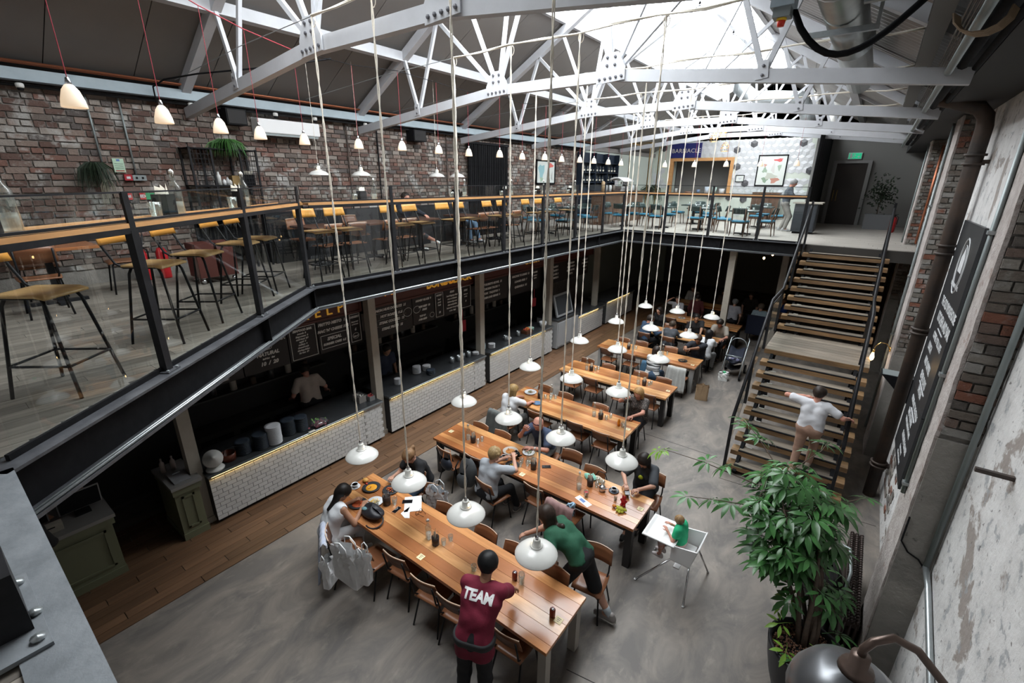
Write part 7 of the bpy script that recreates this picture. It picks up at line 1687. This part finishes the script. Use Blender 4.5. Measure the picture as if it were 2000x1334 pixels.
for k, y in enumerate((16.2, 16.45)): B().tube([(1.08,y,3.8),(1.08,y,6.2)], .02, 6).build('copper_riser', m_copper, label=('nearer','farther')[k]+' copper riser on the far brickwork by the stairs', cat='pipe')
B().tube([(.88,5.17,2.3),(.88,5.17,2.02),(.95,5.17,1.92),(1.04,5.17,1.88),(1.09,5.16,1.82)], .008, 5).build('black_flex', m_black, label='thin black cable bent across the nearest brick pier', cat='cable')
for k, (y, z) in enumerate(((6.2,5.25),(6.3,4.75),(4.2,3.4))): B().bar((.95,y,z),(1.16,y,z),.03,.03).build('iron_peg', m_iron, label='rusty iron peg sticking out of the right wall, '+('upper','lower','nearest the viewer')[k], cat='peg')
t = thing('wall_uplighter', 'black wedge shaped wall uplighter beside the drain pipe', 'lamp', (.9,9.9,2.0)); B().prism([(1.15,9.75,2.18),(.70,9.75,2.18),(1.15,9.75,1.72)], (0,.34,0)).build('housing', m_black, t); B().box((.72,9.77,2.175),(1.13,10.07,2.185)).build('glass_top', m_conduit, t)
t = thing('brass_sconce', 'brass swan neck wall lamp with a glowing bare bulb above the stairs', 'lamp', (.8,11.5,2.15))
B().lathe([(0,0),(.05,0),(.05,.02),(0,.025)], (.86,11.5,2.16), 12, R=Matrix.Rotation(-PI/2,3,'Y')).build('back_plate', m_brass, t)
B().tube([(.85,11.5,2.16),(.78,11.5,2.26),(.68,11.5,2.27),(.61,11.5,2.18),(.60,11.5,2.10)], .009, 7).build('swan_neck', m_brass, t); B().lathe([(.02,2.04),(.024,2.1),(.0,2.11)], (.60,11.5,0), 10).build('bulb_holder', m_brass, t)
B().lathe([(0,1.86),(.03,1.89),(.038,1.94),(.022,2.02),(.018,2.05)], (.60,11.5,0), 12).build('bulb', m_glow, t)
rd = thing('column_radiator', 'brown cast iron column radiator along the right wall behind the money tree', 'radiator', (.78,6.1,0))
m_rad = mat('brown_radiator', (.045,.032,.028), .3, .4)
sec = B()
for dx in (-.055, 0, .055): sec.tube([(dx,0,.14),(dx,0,.66)], .020, 7).ball((dx,0,.69), (.024,.022,.03), 8)
sec.box((-.075,-.018,.62),(.075,.018,.68)).box((-.075,-.018,.12),(.075,.018,.18)); sec = sec.mesh('section', m_rad)
for k in range(36): piece(rd, 'section', sec, (.75, 5.35+k*.048, 0))
for y in (5.4, 7.0):
    for dx in (-.05,.05): B().box((.75+dx-.015,y-.02,0),(.75+dx+.015,y+.02,.14)).build('foot', m_rad, rd)
gl = thing('gooseneck_lamp', 'grey domed lamp on a brown swan neck at the lower right corner', 'lamp', (.3,1.68,3.6))
gc = Vector((.285,1.66,3.60))
B().lathe([(.185,-.10),(.188,-.098),(.18,-.05),(.15,.01),(.10,.055),(.055,.075),(.05,.085),(.045,.083),(.095,.045),(.143,0),(.173,-.055),(.18,-.10)], gc, 28).build('dome', mat('brushed_grey_dome', (.16,.165,.175), .3, .7), gl)
B().lathe([(.058,.07),(.05,.095),(.03,.105),(.03,.15),(.0,.155)], gc, 16).build('dome_cap', mat('bronze', (.12,.085,.07), .35, .6), gl)
B().tube([gc+V(0,0,.13), gc+V(0,0,.18), gc+V(.02,.01,.22), gc+V(.07,.04,.245), gc+V(.14,.06,.22), gc+V(.25,.08,.1), gc+V(.5,.1,-.1), gc+V(.86,.12,-.3)], .014, 10).build('swan_neck', bpy.data.materials['bronze'], gl)
# ---------------------------------------------------------------- left wall of the upper floor
su = thing('black_shelf_unit', 'tall black steel shelf unit with mesh sides against the left brick wall', 'shelf', (-9.25,3.8,MZ))
for y in (3.3,3.62,4.08,4.36):
    for x in (-9.46,-9.08): B().bar((x,y,MZ),(x,y,5.78),.03,.03).build('upright', m_blacksat, su)
for z in (4.15,4.7,5.18,5.77): B().box((-9.47,3.28,z-.02),(-9.06,4.38,z)).build('shelf_board', m_black, su)
for y0, y1 in ((3.3,3.62),(4.08,4.36)):
    g = B()
    for k in range(7): g.bar((-9.08,y0+(y1-y0)*k/6,4.7),(-9.08,y0+(y1-y0)*k/6,5.76),.006,.006)
    for k in range(15): g.bar((-9.08,y0,4.7+k*.075),(-9.08,y1,4.7+k*.075),.006,.006)
    g.build('wire_mesh', m_blacksat, su)
B().box((-9.47,3.3,3.9),(-9.45,4.36,4.68)).build('back_panel', m_black, su)
for k, (y, h_, r_, c, l) in enumerate(((3.72,.22,.035,(.5,.5,.48),'white bottle on the middle shelf of the black unit'),(3.80,.1,.03,(.55,.55,.55),'small white jar beside the white bottle'),(3.86,.13,.03,(.4,.4,.4),'grey jar on the middle shelf of the black unit'),(3.9,.09,.028,(.5,.48,.45),'short pale jar on the middle shelf of the black unit'))):
    B().lathe([(0,0),(r_,0),(r_,h_*.7),(r_*.5,h_*.85),(r_*.5,h_),(0,h_)], (-9.2,y,5.18), 12).build('jar', mat('jar_c%d' % k, c, .4), label=l, cat='jar')
B().cb((-9.25,4.0,5.26),(.14,.13,.16)).build('brown_box', mat('tan_box', (.25,.16,.06), .7), label='tan box on the middle shelf of the black unit', cat='box')
t = thing('black_crate', 'open black crate of papers on the middle shelf of the black unit', 'crate', (-9.2,4.18,5.18)); B().cb((-9.22,4.2,5.27),(.2,.2,.18)).build('crate_body', m_black, t)
for k in range(4): B().bar((-9.25,4.14+.04*k,5.34),(-9.2,4.1+.06*k,5.42),.1,.003).build('paper', m_cream2, t)
def strands(par, nm, c, n, L_, spread_, drop, m_, r_=.004, up_=.3, seed=1):
    rr = random.Random(seed); b = B(); c = Vector(c)
    for k in range(n):
        a = rr.uniform(0, 2*PI); d = Vector((math.cos(a)*.8, math.sin(a), 0))*rr.uniform(.4,1)*spread_; l = rr.uniform(.6,1)*L_
        b.tube([c, c+d*.4+V(0,0,up_*l*.6), c+d*.8+V(0,0,up_*l*.5-drop*.2), c+d+V(0,0,-drop*rr.uniform(.3,1))], [r_,r_*1.6,r_*1.3,r_*.3], 3)
    return b.build(nm, m_, par, kind='stuff')
m_fern = mat('fern_green', (.045,.13,.03), .6, piece=.5); m_drk = mat('dark_trailing_leaf', (.018,.032,.016), .6, piece=.5); m_pal = mat('pale_root', (.28,.26,.2), .8)
t = thing('fern', 'bright green fern spilling over the top of the black shelf unit', 'plant', (-9.2,3.95,5.8)); B().lathe([(0,0),(.08,0),(.1,.1),(0,.1)], (-9.22,3.95,5.78), 12).build('pot', m_black, t); strands(t, 'fronds', (-9.2,3.95,5.88), 170, .3, .36, .26, m_fern, .006)
t = thing('hanging_plant', 'dark trailing plant hanging on the left brick wall beside the green notice', 'plant', (-9.3,2.1,5.4)); B().lathe([(0,0),(.07,0),(.09,.1),(0,.1)], (-9.33,2.1,5.36), 12).build('pot', m_black, t); strands(t, 'leaves', (-9.3,2.1,5.45), 150, .22, .26, .36, m_drk, .005, .4, 2); strands(t, 'roots', (-9.3,2.2,5.25), 14, .1, .12, .42, m_pal, .006, .1, 3)
def flat(nm, l, cat, lo, hi, m_): return B().box(lo, hi).build(nm, m_, label=l, cat=cat)
WX = -9.47
t = thing('green_notice', 'pale green notice on the left brick wall', 'sign', (WX,2.44,5.36)); B().box((WX,2.36,5.37),(WX+.01,2.50,5.57)).build('notice_sheet', mat('pale_green_print', (.42,.58,.44), .6), t)
b = B()
for k in range(4): b.box((WX+.01,2.375,5.40+.03*k),(WX+.012,2.485,5.405+.03*k))
b.box((WX+.01,2.375,5.385),(WX+.0125,2.485,5.395),1).box((WX+.01,2.41,5.53),(WX+.0125,2.45,5.56),2); b.build('print', [m_dark, mat('red_print', (.5,.03,.03), .6), bpy.data.materials['blue_print']], t)
t = thing('fire_call_point', 'small red fire call point on the left brick wall', 'alarm', (WX,2.50,5.27)); B().box((WX,2.45,5.25),(WX+.06,2.55,5.34)).build('red_case', mat('alarm_red', (.35,.02,.03), .4), t); B().box((WX+.06,2.475,5.275),(WX+.064,2.525,5.31)).build('break_glass', m_white, t)
t = thing('switch_plate', 'grey metal double switch plate beside the red call point', 'switch', (WX,2.65,5.27)); B().box((WX,2.56,5.25),(WX+.04,2.74,5.33)).build('plate', m_conduit, t)
for y in (2.61,2.69): B().box((WX+.04,y-.012,5.275),(WX+.05,y+.012,5.305)).build('rocker', m_black, t)
t = thing('fire_sign', 'small red and white fire sign low on the left wall', 'sign', (WX,2.45,4.98)); B().box((WX,2.38,4.96),(WX+.01,2.50,5.06)).build('plate', bpy.data.materials['red_print'], t); b = B(); put(b, letters('FIRE', .05, .001, bold=.003), (WX+.012,2.44,5.01), (0,1,0), (0,0,1)); b.build('lettering', m_sig, t)
t = thing('exit_notice', 'small red and green exit notice low on the left wall', 'sign', (WX,2.68,4.98)); B().box((WX,2.60,4.96),(WX+.01,2.68,5.06)).build('red_half', bpy.data.materials['red_print'], t); B().box((WX,2.68,4.96),(WX+.01,2.80,5.06)).build('green_half', mat('sign_green', (.03,.30,.12), .5), t); b = B(); put(b, letters('ED', .06, .001, bold=.003), (WX+.012,2.64,5.01), (0,1,0), (0,0,1)); b.build('lettering', m_sig, t)
for k, (y, zb) in enumerate(((2.23,5.5),(2.62,5.34))): B().tube([(WX+.02,y,zb),(WX+.02,y,6.44)], .014, 7).build('wall_conduit', m_conduit, label=('left','right')[k]+' of two grey conduits running down the left brick wall', cat='pipe')
ac = thing('air_conditioner', 'long white air conditioner high on the left brick wall', 'air conditioner', (-9.35,5.15,6.06)); bevel(B().prism([(WX,4.55,6.06),(-9.2,4.55,6.09),(-9.2,4.55,6.33),(WX,4.55,6.36)], (0,1.22,0)).build('case', m_hc, ac), .02, 2); B().box((-9.24,4.6,6.05),(-9.2,5.72,6.085)).build('louvre', m_conduit, ac)
for k, (y, w_) in enumerate(((4.2,.34),(8.45,.4))):
    t = thing('loudspeaker', ('nearer','farther')[k]+' black loudspeaker under the left eaves beam', 'speaker', (-9.3,y,6.2)); B().box((WX,y-w_/2,6.18),(-9.2,y+w_/2,6.44)).build('cabinet', m_black, t); B().box((-9.2,y-w_/2+.02,6.2),(-9.19,y+w_/2-.02,6.42)).build('grille', m_dark, t)
for k, y in enumerate((6.55, 7.35, 9.6)): B().tube([(WX+.02,y,3.8),(WX+.02,y,6.44)], .016, 7).build('wall_pipe', m_iron if k != 1 else m_black, label='dark vertical pipe on the left brick wall, %s of three' % ('first','second','third')[k], cat='pipe')
cu = thing('slatted_screen', 'tall black slatted screen against the left wall', 'screen', (-9.4,11.2,MZ))
sm_ = B().cb((0,0,1.28), (.05,.028,2.56)).mesh('slat', m_black)
for k in range(42): piece(cu, 'slat', sm_, (-9.36+.012*(k % 2), 10.38+k*.0425, MZ), (0,0,random.uniform(-.3,.3)))
B().box((-9.42,10.36,6.26),(-9.3,12.16,6.32)).build('head_rail', m_black, cu)
w2 = B().box((WX,10.75,5.85),(WX+.01,11.9,6.25)).build('window_2', mat('daylight_glow_pane', (.6,.65,.7), .3, emit=(.8,.88,1), estr=1.1), kind='structure')  # pane emits its own glow in place of daylight behind the slats
def framed(nm, l, plane, y0, y1, z0_, z1, art, pos):
    """framed print; plane 'L' = left wall (faces +x), 'F' = far wall (faces -y)"""
    t = thing(nm, l, 'picture', pos)
    T = (lambda d, a, z: (WX+d, a, z)) if plane == 'L' else (lambda d, a, z: (a, YF-.03-d, z))
    def bx_(d0, a0, z0__, d1, a1, z1_, name, m_):
        p, q = T(d0,a0,z0__), T(d1,a1,z1_); B().box([min(p[i],q[i]) for i in range(3)], [max(p[i],q[i]) for i in range(3)]).build(name, m_, t)
    f = .05 if z1-z0_ > .4 else .025
    bx_(0,y0,z0_,.03,y0+f,z1,'frame_bar',m_black); bx_(0,y1-f,z0_,.03,y1,z1,'frame_bar',m_black); bx_(0,y0,z0_,.03,y1,z0_+f,'frame_bar',m_black); bx_(0,y0,z1-f,.03,y1,z1,'frame_bar',m_black)
    bx_(0,y0+f,z0_+f,.012,y1-f,z1-f,'print_paper',mat('print_paper', (.55,.58,.55), .5) if 'print_paper' not in bpy.data.materials else bpy.data.materials['print_paper'])
    for k, (u0,u1,v0,v1,c) in enumerate(art):
        P = []; n_ = 9
        for i in range(n_):
            a = 2*PI*i/n_; w_ = 1+.35*math.sin(3*a+k)
            P.append(T(.0125+.0004*k, y0+(y1-y0)*((u0+u1)/2+(u1-u0)/2*math.cos(a)*w_), z0_+(z1-z0_)*((v0+v1)/2+(v1-v0)/2*math.sin(a)*w_)))
        nm_ = 'art_%d_%d_%d' % tuple(int(q*99) for q in c)
        B().add(P, [tuple(range(n_))]).build('printed_shape', bpy.data.materials.get(nm_) or mat(nm_, c, .6), t)
    return t
framed('framed_print','framed print of a teal bird with red lettering block on the left wall','L',13.9,15.12,5.18,5.98,[(.12,.42,.2,.85,(.25,.42,.45)),(.2,.35,.1,.3,(.3,.4,.3)),(.62,.88,.68,.88,(.55,.12,.1)),(.6,.7,.15,.5,(.35,.36,.35)),(.78,.86,.15,.5,(.35,.36,.35))],(WX,14.5,5.2))
framed('framed_poster','large framed poster of a red topped still life on the tiled wall','F',-4.63,-3.43,5.14,6.47,[(.22,.45,.12,.3,(.2,.28,.2)),(.5,.8,.1,.3,(.42,.2,.15)),(.3,.7,.22,.42,(.4,.42,.36)),(.2,.36,.42,.6,(.25,.33,.25)),(.5,.62,.4,.75,(.5,.49,.47)),(.55,.85,.78,.88,(.5,.1,.1)),(.7,.82,.5,.7,(.3,.38,.3)),(.22,.32,.62,.72,(.45,.25,.2))],(-4.0,YF,5.2))
framed('framed_certificate','tiny framed certificate on the tiled wall beside the dark hexagons','F',-5.48,-5.1,5.31,5.62,[(.3,.7,.35,.65,(.4,.42,.45))],(-5.3,YF,5.3))
# blue sign
t = thing('blue_sign', 'navy blue sign lettered BARNACLE on the tiled wall', 'sign', (-7.95,YF-.03,6.4)); B().box((-8.66,YF-.07,6.42),(-7.2,YF-.03,7.08)).build('panel', mat('navy_sign', (.018,.022,.12), .4), t); b = B(); put(b, letters('BARNACLE', .27, .004, spacing=1.06), (-7.93,YF-.075,6.73), (1,0,0), (0,0,1)); b.build('lettering', mat('pale_gold_letter', (.55,.5,.42), .4), t)
ex = thing('exit_sign', 'green running man exit sign above the corridor doors', 'sign', (-.97,23.46,6.18)); B().box((-1.2,23.45,6.18),(-.76,23.49,6.42)).build('panel_rim', m_hc, ex); B().box((-1.18,23.44,6.2),(-.78,23.455,6.4)).build('panel', mat('exit_green', (.01,.30,.14), .4, emit=(.02,.5,.25), estr=.5), ex)
b = B(); y = 23.436
b.box((-1.15,y,6.215),(-1.07,y+.004,6.385)); b.ball((-1.0,y,6.365),(.018,.004,.018),8); b.bar((-1.0,y,6.345),(-1.03,y,6.29),.004,.03).bar((-1.03,y,6.29),(-1.06,y,6.23),.004,.02).bar((-1.03,y,6.29),(-.98,y,6.25),.004,.02).bar((-1.0,y,6.335),(-.955,y,6.315),.004,.014)
b.bar((-.86,y,6.38),(-.86,y,6.27),.004,.02).prism([(-.905,y,6.29),(-.815,y,6.29),(-.86,y,6.225)], (0,.004,0)); b.build('pictogram', m_hc, ex)
# black curtain, cabinet and corridor plant
cu2 = thing('black_curtain', 'tall black curtain hanging between the tiled wall and the corridor', 'curtain', (-1.85,21.5,MZ)); B().quadgrid(lambda u, v: (-1.86+.05*math.sin(u*40)-.15*u*0, 19.3+4.1*u, MZ+.02+3.2*v), 90, 2, thick=(.01,0,0)).build('curtain_cloth', m_blf, cu2); B().tube([(-1.86,19.2,6.95),(-1.86,23.45,6.95)], .02, 6).build('curtain_rail', m_black, cu2)
t = thing('dark_cabinet', 'dark slate host cabinet with a pale top at the far balustrade end', 'cabinet', (-1.75,18.4,MZ)); m_sl = mat('slate_cabinet', (.028,.033,.04), .5); B().box((-2.05,18.0,MZ+.06),(-1.42,18.75,4.66)).build('body', m_sl, t); B().box((-2.12,17.95,4.66),(-1.3,18.8,4.70)).build('top', m_cream, t); B().box((-2.04,17.985,MZ+.15),(-1.76,18.0,4.58)).box((-1.72,17.985,MZ+.15),(-1.44,18.0,4.58)).build('door', m_sl, t); B().box((-2.0,18.05,MZ),(-1.47,18.7,MZ+.06)).build('plinth', m_black, t)
t = thing('corridor_planter', 'bushy dark plant in a grey square planter beside the corridor', 'plant', (.2,21.9,MZ)); B().box((-.2,21.6,MZ),(.62,22.2,4.24)).build('planter', mat('grey_planter', (.13,.135,.14), .6), t); B().tube([(.15,21.9,4.2),(.13,21.9,4.5),(.18,21.9,4.9)], .02, 6).build('stem', m_bark, t)
b = B(); rr = random.Random(4)
for k in range(420):
    c = V(.15+rr.gauss(0,.2), 21.9+rr.gauss(0,.18), 4.95+rr.gauss(0,.25)); d_ = V(rr.gauss(0,1),rr.gauss(0,1),rr.gauss(0,1)).normalized()*.06; e_ = d_.cross(V(rr.random(),rr.random(),1)).normalized()*.03; b.add([c-d_,c+e_,c+d_,c-e_], [(0,1,2,3)])
b.build('leaves', m_drk, t, kind='stuff')
fe = proto('fire_extinguisher', 'x', 'extinguisher')
B().lathe([(0,0),(.075,0),(.08,.02),(.08,.42),(.05,.49),(.025,.5),(0,.5)], (0,0,0), 14).build('cylinder', mat('extinguisher_red', (.42,.015,.02), .3), fe); B().bar((0,0,.49),(0,0,.56),.03,.03).bar((-.02,0,.56),(.08,0,.58),.02,.015).tube([(.02,0,.54),(.1,0,.48),(.09,0,.25)], .011, 6).build('valve_and_hose', m_black, fe)
for (x,y,z,l) in ((-9.2,2.35,MZ,'left red fire extinguisher under the signs on the left wall'),(-9.18,2.62,MZ,'right red fire extinguisher under the signs on the left wall'),(.62,20.6,MZ,'red fire extinguisher by the corridor plant, nearer one'),(.66,21.0,MZ,'red fire extinguisher by the corridor plant, farther one')): dup(fe, (x,y,z), random.uniform(0,3), l)
# wire cage lamps
cg = proto('cage_lamp', 'x', 'lamp')
b = B()
for z, r_ in ((0,.13),(.12,.14),(.22,.12)): b.tube([(r_*math.cos(a), r_*math.sin(a), z) for a in [i*PI/6 for i in range(12)]], .005, 4, closed=True)
for k in range(10): a = k*PI/5; b.tube([(.13*math.cos(a),.13*math.sin(a),0),(.14*math.cos(a),.14*math.sin(a),.12),(.12*math.cos(a),.12*math.sin(a),.22),(.03*math.cos(a),.03*math.sin(a),.32)], .004, 4)
b.build('wire_cage', m_brass, cg); B().ball((0,0,.14), (.035,.035,.05), 8).build('bulb', m_glow, cg); B().tube([(0,0,.18),(0,0,1.6)], .005, 5).build('flex', m_black, cg)
for k, (x, z) in enumerate(((-5.39,6.75),(-5.08,6.93),(-4.95,6.40))):
    B().tube([(x,19.9,z+1.59),(x,19.9,zr(x)+.085)], .004, 5).build('lamp_flex', m_black, label='black flex above the %s wire cage lamp' % ('left','upper','lower')[k], cat='cable')
    dup(cg, (x,19.9,z), 0, 'wire cage lamp glowing in front of the tiled wall, '+('left','upper','lower')[k]+' of three', 'wire cage lamps')
for k, (x, y, z) in enumerate(((-2.75,18.6,2.75),(-2.55,19.0,2.85))): t = thing('bare_bulb_lamp', 'small glowing bare bulb in the dark under the far gallery, '+('left','right')[k], 'lamp', (x,y,z)); B().ball((x,y,z),(.035,.035,.05),8).build('bulb', m_glow, t); B().tube([(x,y,z+.05),(x,y,3.4)], .006, 5).build('flex', m_black, t)
# ---------------------------------------------------------------- upper floor furniture
m_dtab = wood('dark_brown_table', (.10,.045,.028), (.06,.028,.018), 'y', 1, .4, .15); m_wal = wood('walnut', (.11,.055,.03), (.06,.03,.018), 'z', 1, .4, .15); m_teal = mat('teal_blue_leather', (.02,.16,.26), .4); m_dgr = mat('dark_green_leather', (.02,.035,.033), .45)
def utable(x, y, sx, sy, l, m_t=None, h=.74):
    t = thing('small_table', l, 'table', (x,y,MZ)); 
    bevel(B().cb((x,y,MZ+h-.02),(sx,sy,.04)).build('top', m_t or m_dtab, t), .004)
    B().bar((x,y,MZ+.04),(x,y,MZ+h-.04),.07,.07).build('pedestal', m_blacksat, t); B().cb((x,y,MZ+.02),(sx*.6,.08,.04)).cb((x,y,MZ+.02),(.08,sy*.6,.04)).build('foot', m_blacksat, t)
    return t
for k, (y, l) in enumerate(((1.15,'red brown table by the left wall, nearest the left edge'),(4.95,'brown table by the left wall past the shelf unit'),(6.2,'second brown table by the left wall past the shelf unit'),(7.5,'third brown table by the left wall, where one sits chin in hand'),(9.0,'fourth brown table by the left wall'),(10.3,'fifth brown table by the left wall'))):
    utable(-8.35, y, .75, .95 if k == 0 else .7, l, m_table if k == 0 else None)
for k, (x, y, rz) in enumerate(((-7.75,.95,PI/2),(-8.5,1.95,PI),(-7.75,4.75,PI/2),(-7.72,5.25,PI/2),(-7.75,6.05,PI/2),(-7.75,6.5,PI/2),(-7.75,8.85,PI/2),(-7.75,9.25,PI/2),(-7.75,10.2,PI/2),(-8.9,1.1,-PI/2),(-8.92,4.95,-PI/2),(-8.92,6.2,-PI/2))):
    dup(ch1 if k % 2 else ch2, (x,y,MZ), rz+random.uniform(-.1,.1), 'brown school chair upstairs, %s' % ('by the red brown table, back to the glass','on the far side of the red brown table','first past the corner post','second past the corner post','third past the corner post','fourth past the corner post','fifth past the corner post','sixth past the corner post','seventh past the corner post','against the wall at the red brown table','against the wall past the shelf unit','second against the wall past the shelf unit')[k])
t = thing('maroon_trolley', 'maroon high chair trolley on castors on the upper floor', 'trolley', (-8.2,2.95,MZ))
for y in (2.75,3.05): B().box((-8.5,y,MZ+.1),(-8.1,y+.26,MZ+.62)).build('panel', m_maroon, t)
for x in (-8.45,-8.15):
    for y in (2.8,3.25): B().ball((x,y,MZ+.04),.04,8).bar((x,y,MZ+.05),(x,y,MZ+.12),.03,.03).build('castor', m_chrome, t)
B().box((-9.46,4.45,MZ),(-9.1,10.2,MZ+.42)).box((-9.46,4.45,MZ+.42),(-9.36,10.2,MZ+.95)).build('dark_bench', m_blf, label='long dark upholstered bench along the left brick wall', cat='bench')
uc = proto('blue_seat_chair', 'x', 'chair', 'walnut chairs with blue seats on the far upper floor')
seat_shape(B(), .44, .42, .47, .05).build('seat', m_teal, uc); back_shape(B(), .44, .66, .84, -.2, -.25, .05, .03).build('backrest', m_dgr, uc)
for sx in (-1,1): B().tube([(sx*.19,.17,.44),(sx*.2,.2,0)], [.02,.012], 7).build('leg', m_wal, uc); B().tube([(sx*.19,-.26,.82),(sx*.19,-.19,.46),(sx*.2,-.24,0)], [.016,.02,.012], 7).build('leg', m_wal, uc)
B().box((-.2,-.19,.38),(.2,.18,.43)).build('seat_rail', m_wal, uc)
tabs = [(-6.0,17.0),(-4.7,17.1),(-3.2,16.6),(-5.6,19.3),(-7.2,16.6),(-3.3,19.6),(-8.1,12.6),(-8.1,14.2)]
for k, (x, y) in enumerate(tabs):
    utable(x, y, .8, .8, 'dark topped table on the far upper floor, '+('second','third','right end','at the back left','leftmost','at the back right','first beyond the slatted screen','second beyond the slatted screen')[k], m_dgr)
    for q, (dx, dy, rz) in enumerate(((0,-.62,0),(0,.62,PI),(-.62,0,-PI/2),(.62,0,PI/2))):
        if (k+q) % 4 == 3: continue
        dup(uc, (x+dx,y+dy,MZ), rz+random.uniform(-.15,.15), 'walnut chair with a blue seat, %s side of the %s' % (('near','back','left','right')[q], ('second far table','third far table','right end far table','back left far table','leftmost far table','back right far table','first table by the slatted screen','second table by the slatted screen')[k]))
    t = thing('place_setting', 'glasses and napkins on the %s' % ('second far table','third far table','right end far table','back left far table','leftmost far table','back right far table','first table by the slatted screen','second table by the slatted screen')[k], 'tableware', (x,y,MZ+.74))
    for q in range(3): B().lathe([(0,0),(.03,0),(.034,.09),(.03,.09),(.027,.01),(0,.01)], (x-.2+.2*q,y+.1*(q % 2),MZ+.741), 10).build('tumbler', m_bottle, t)
    for q in range(2): B().cb((x-.15+.3*q,y-.2,MZ+.75),(.16,.1,.018)).build('napkin', m_white if q else m_greyt, t)
# bar at the far left
bb = thing('back_bar', 'dark back bar with bottle shelves at the far left of the upper floor', 'bar', (-9.2,18.2,MZ)); m_bb = mat('dark_blue_bar', (.012,.02,.035), .5)
B().box((-9.46,16.7,MZ),(-9.4,19.9,6.35)).build('back_panel', m_bb, bb)
for z in (5.25,5.62,6.0): B().box((-9.4,16.75,z-.02),(-9.18,19.85,z)).build('shelf_board', m_bb, bb)
for y in (16.72,17.75,18.8,19.85): B().box((-9.4,y-.02,4.7),(-9.18,y+.02,6.35)).build('upright', m_bb, bb)
B().box((-9.46,16.7,MZ),(-9.0,19.9,4.62)).build('cupboard', m_bb, bb)
br = proto('spirit_bottle', 'x', 'bottle', 'bottles on the far back bar shelves'); B().lathe([(0,0),(.036,0),(.036,.17),(.014,.22),(.013,.28),(0,.28)], (0,0,0), 10).build('bottle_glass', mat('dark_bottle', (.02,.022,.02), .15), br); B().lathe([(.0365,.05),(.0368,.12)], (0,0,0), 10).build('label', m_cream2, br, label='pale label')
k = 0
for z in (5.25,5.62):
    for q in range(11): dup(br, (-9.28,16.95+q*.27,z), 0, 'dark bottle on the %s shelf of the far back bar, %s from the near end' % ('lower' if z < 5.4 else 'upper', nth[q]), 'bottles on the far back bar shelves'); k += 1
B().box((-8.55,16.3,MZ),(-8.1,20.2,4.86)).box((-8.65,16.25,4.86),(-8.0,20.25,4.92)).build('far_bar_counter', m_wal, label='long dark bar counter in front of the bottle shelves', cat='bar')
t = thing('espresso_machine', 'white curved espresso machine on the far bar counter', 'coffee machine', (-8.3,18.3,4.92)); bevel(B().box((-8.55,17.9,5.0),(-8.1,18.75,5.12)).box((-8.5,17.95,4.92),(-8.15,18.7,5.0)).build('base', m_chrome, t), .01); B().quadgrid(lambda u, v: (-8.6+.6*u, 17.85+.95*v, 5.32+.1*math.sin(PI*u)-.05*u), 8, 2, thick=(0,0,.06)).build('hood', m_white if 0 else m_hc, t)
for y in (17.95,18.7): B().bar((-8.35,y,5.1),(-8.35,y,5.34),.12,.05).build('side_post', m_hc, t)
for k, y in enumerate((18.1,18.33,18.56)): B().lathe([(.03,0),(.03,.08)], (-8.2,y,5.2), 10).bar((-8.2,y,5.2),(-8.05,y,5.2),.02,.02).build('group_head', m_chrome, t)
for k, (y, c) in enumerate(((16.5,(.4,.28,.16)),(16.75,(.3,.3,.3)),(17.1,(.5,.5,.5)),(17.4,(.15,.12,.1)),(19.2,(.5,.5,.52)),(19.6,(.35,.33,.3)))):
    B().lathe([(0,0),(.06,0),(.065,.2 if k else .34),(.03,.25 if k else .38),(0,.25 if k else .38)], (-8.2,y,4.92), 12).build('bar_canister', mat('canister%d' % k, c, .5), label='canister on the far bar counter, %s from the near end' % nth[k], cat='canister')
gf = thing('brass_stand', 'slender brass tube frame standing at the end of the far bar', 'frame', (-8.5,20.6,MZ))
for x, y in ((-9.0,20.5),(-8.1,20.5),(-9.0,21.6),(-8.1,21.6)): B().bar((x,y,MZ),(x,y,6.85),.035,.035).build('brass_post', m_brass, gf)
for a, c_ in (((-9.0,20.5),(-8.1,20.5)),((-9.0,21.6),(-8.1,21.6)),((-9.0,20.5),(-9.0,21.6)),((-8.1,20.5),(-8.1,21.6))): B().bar((*a,6.85),(*c_,6.85),.035,.035).build('brass_rail', m_brass, gf)
t = thing('bar_palm', 'dark leafy palm at the end of the far bar', 'plant', (-8.6,22.2,MZ)); B().lathe([(0,0),(.2,0),(.25,.4),(0,.4)], (-8.6,22.2,MZ), 14).build('pot', m_black, t); strands(t, 'fronds', (-8.6,22.2,MZ+.9), 60, 1.0, .8, .3, m_drk, .014, .9, 6)
# servery ledge: crockery in the kitchen opening
for k, (x, w_, h_, c) in enumerate(((-8.2,.12,.2,(.5,.5,.5)),(-7.6,.3,.06,(.3,.15,.1)),(-7.1,.16,.16,(.15,.22,.35)),(-6.7,.2,.3,(.45,.5,.58)),(-6.35,.2,.28,(.4,.5,.46)),(-6.0,.24,.22,(.5,.5,.52)))):
    B().lathe([(0,0),(w_*.5,0),(w_*.55,h_),(w_*.45,h_),(0,h_*.9)], (x,YF-.08,4.78), 14).build('ledge_crockery', mat('ledge%d' % k, c, .4), label='crockery on the kitchen ledge under the blue sign, %s from the left' % nth[k], cat='crockery')
for k in range(5): B().lathe([(0,0),(.03,0),(.03,.14),(0,.14)], (-4.2+.12*k,24.2,4.88), 8).build('glass_carafe', m_bottle, label='clear carafe on the sideboard under the large poster, %s from the left' % nth[k], cat='carafe')
B().box((-4.5,24.0,MZ),(-3.4,24.5,4.88)).build('sideboard', m_wal, label='walnut sideboard under the large poster', cat='sideboard')
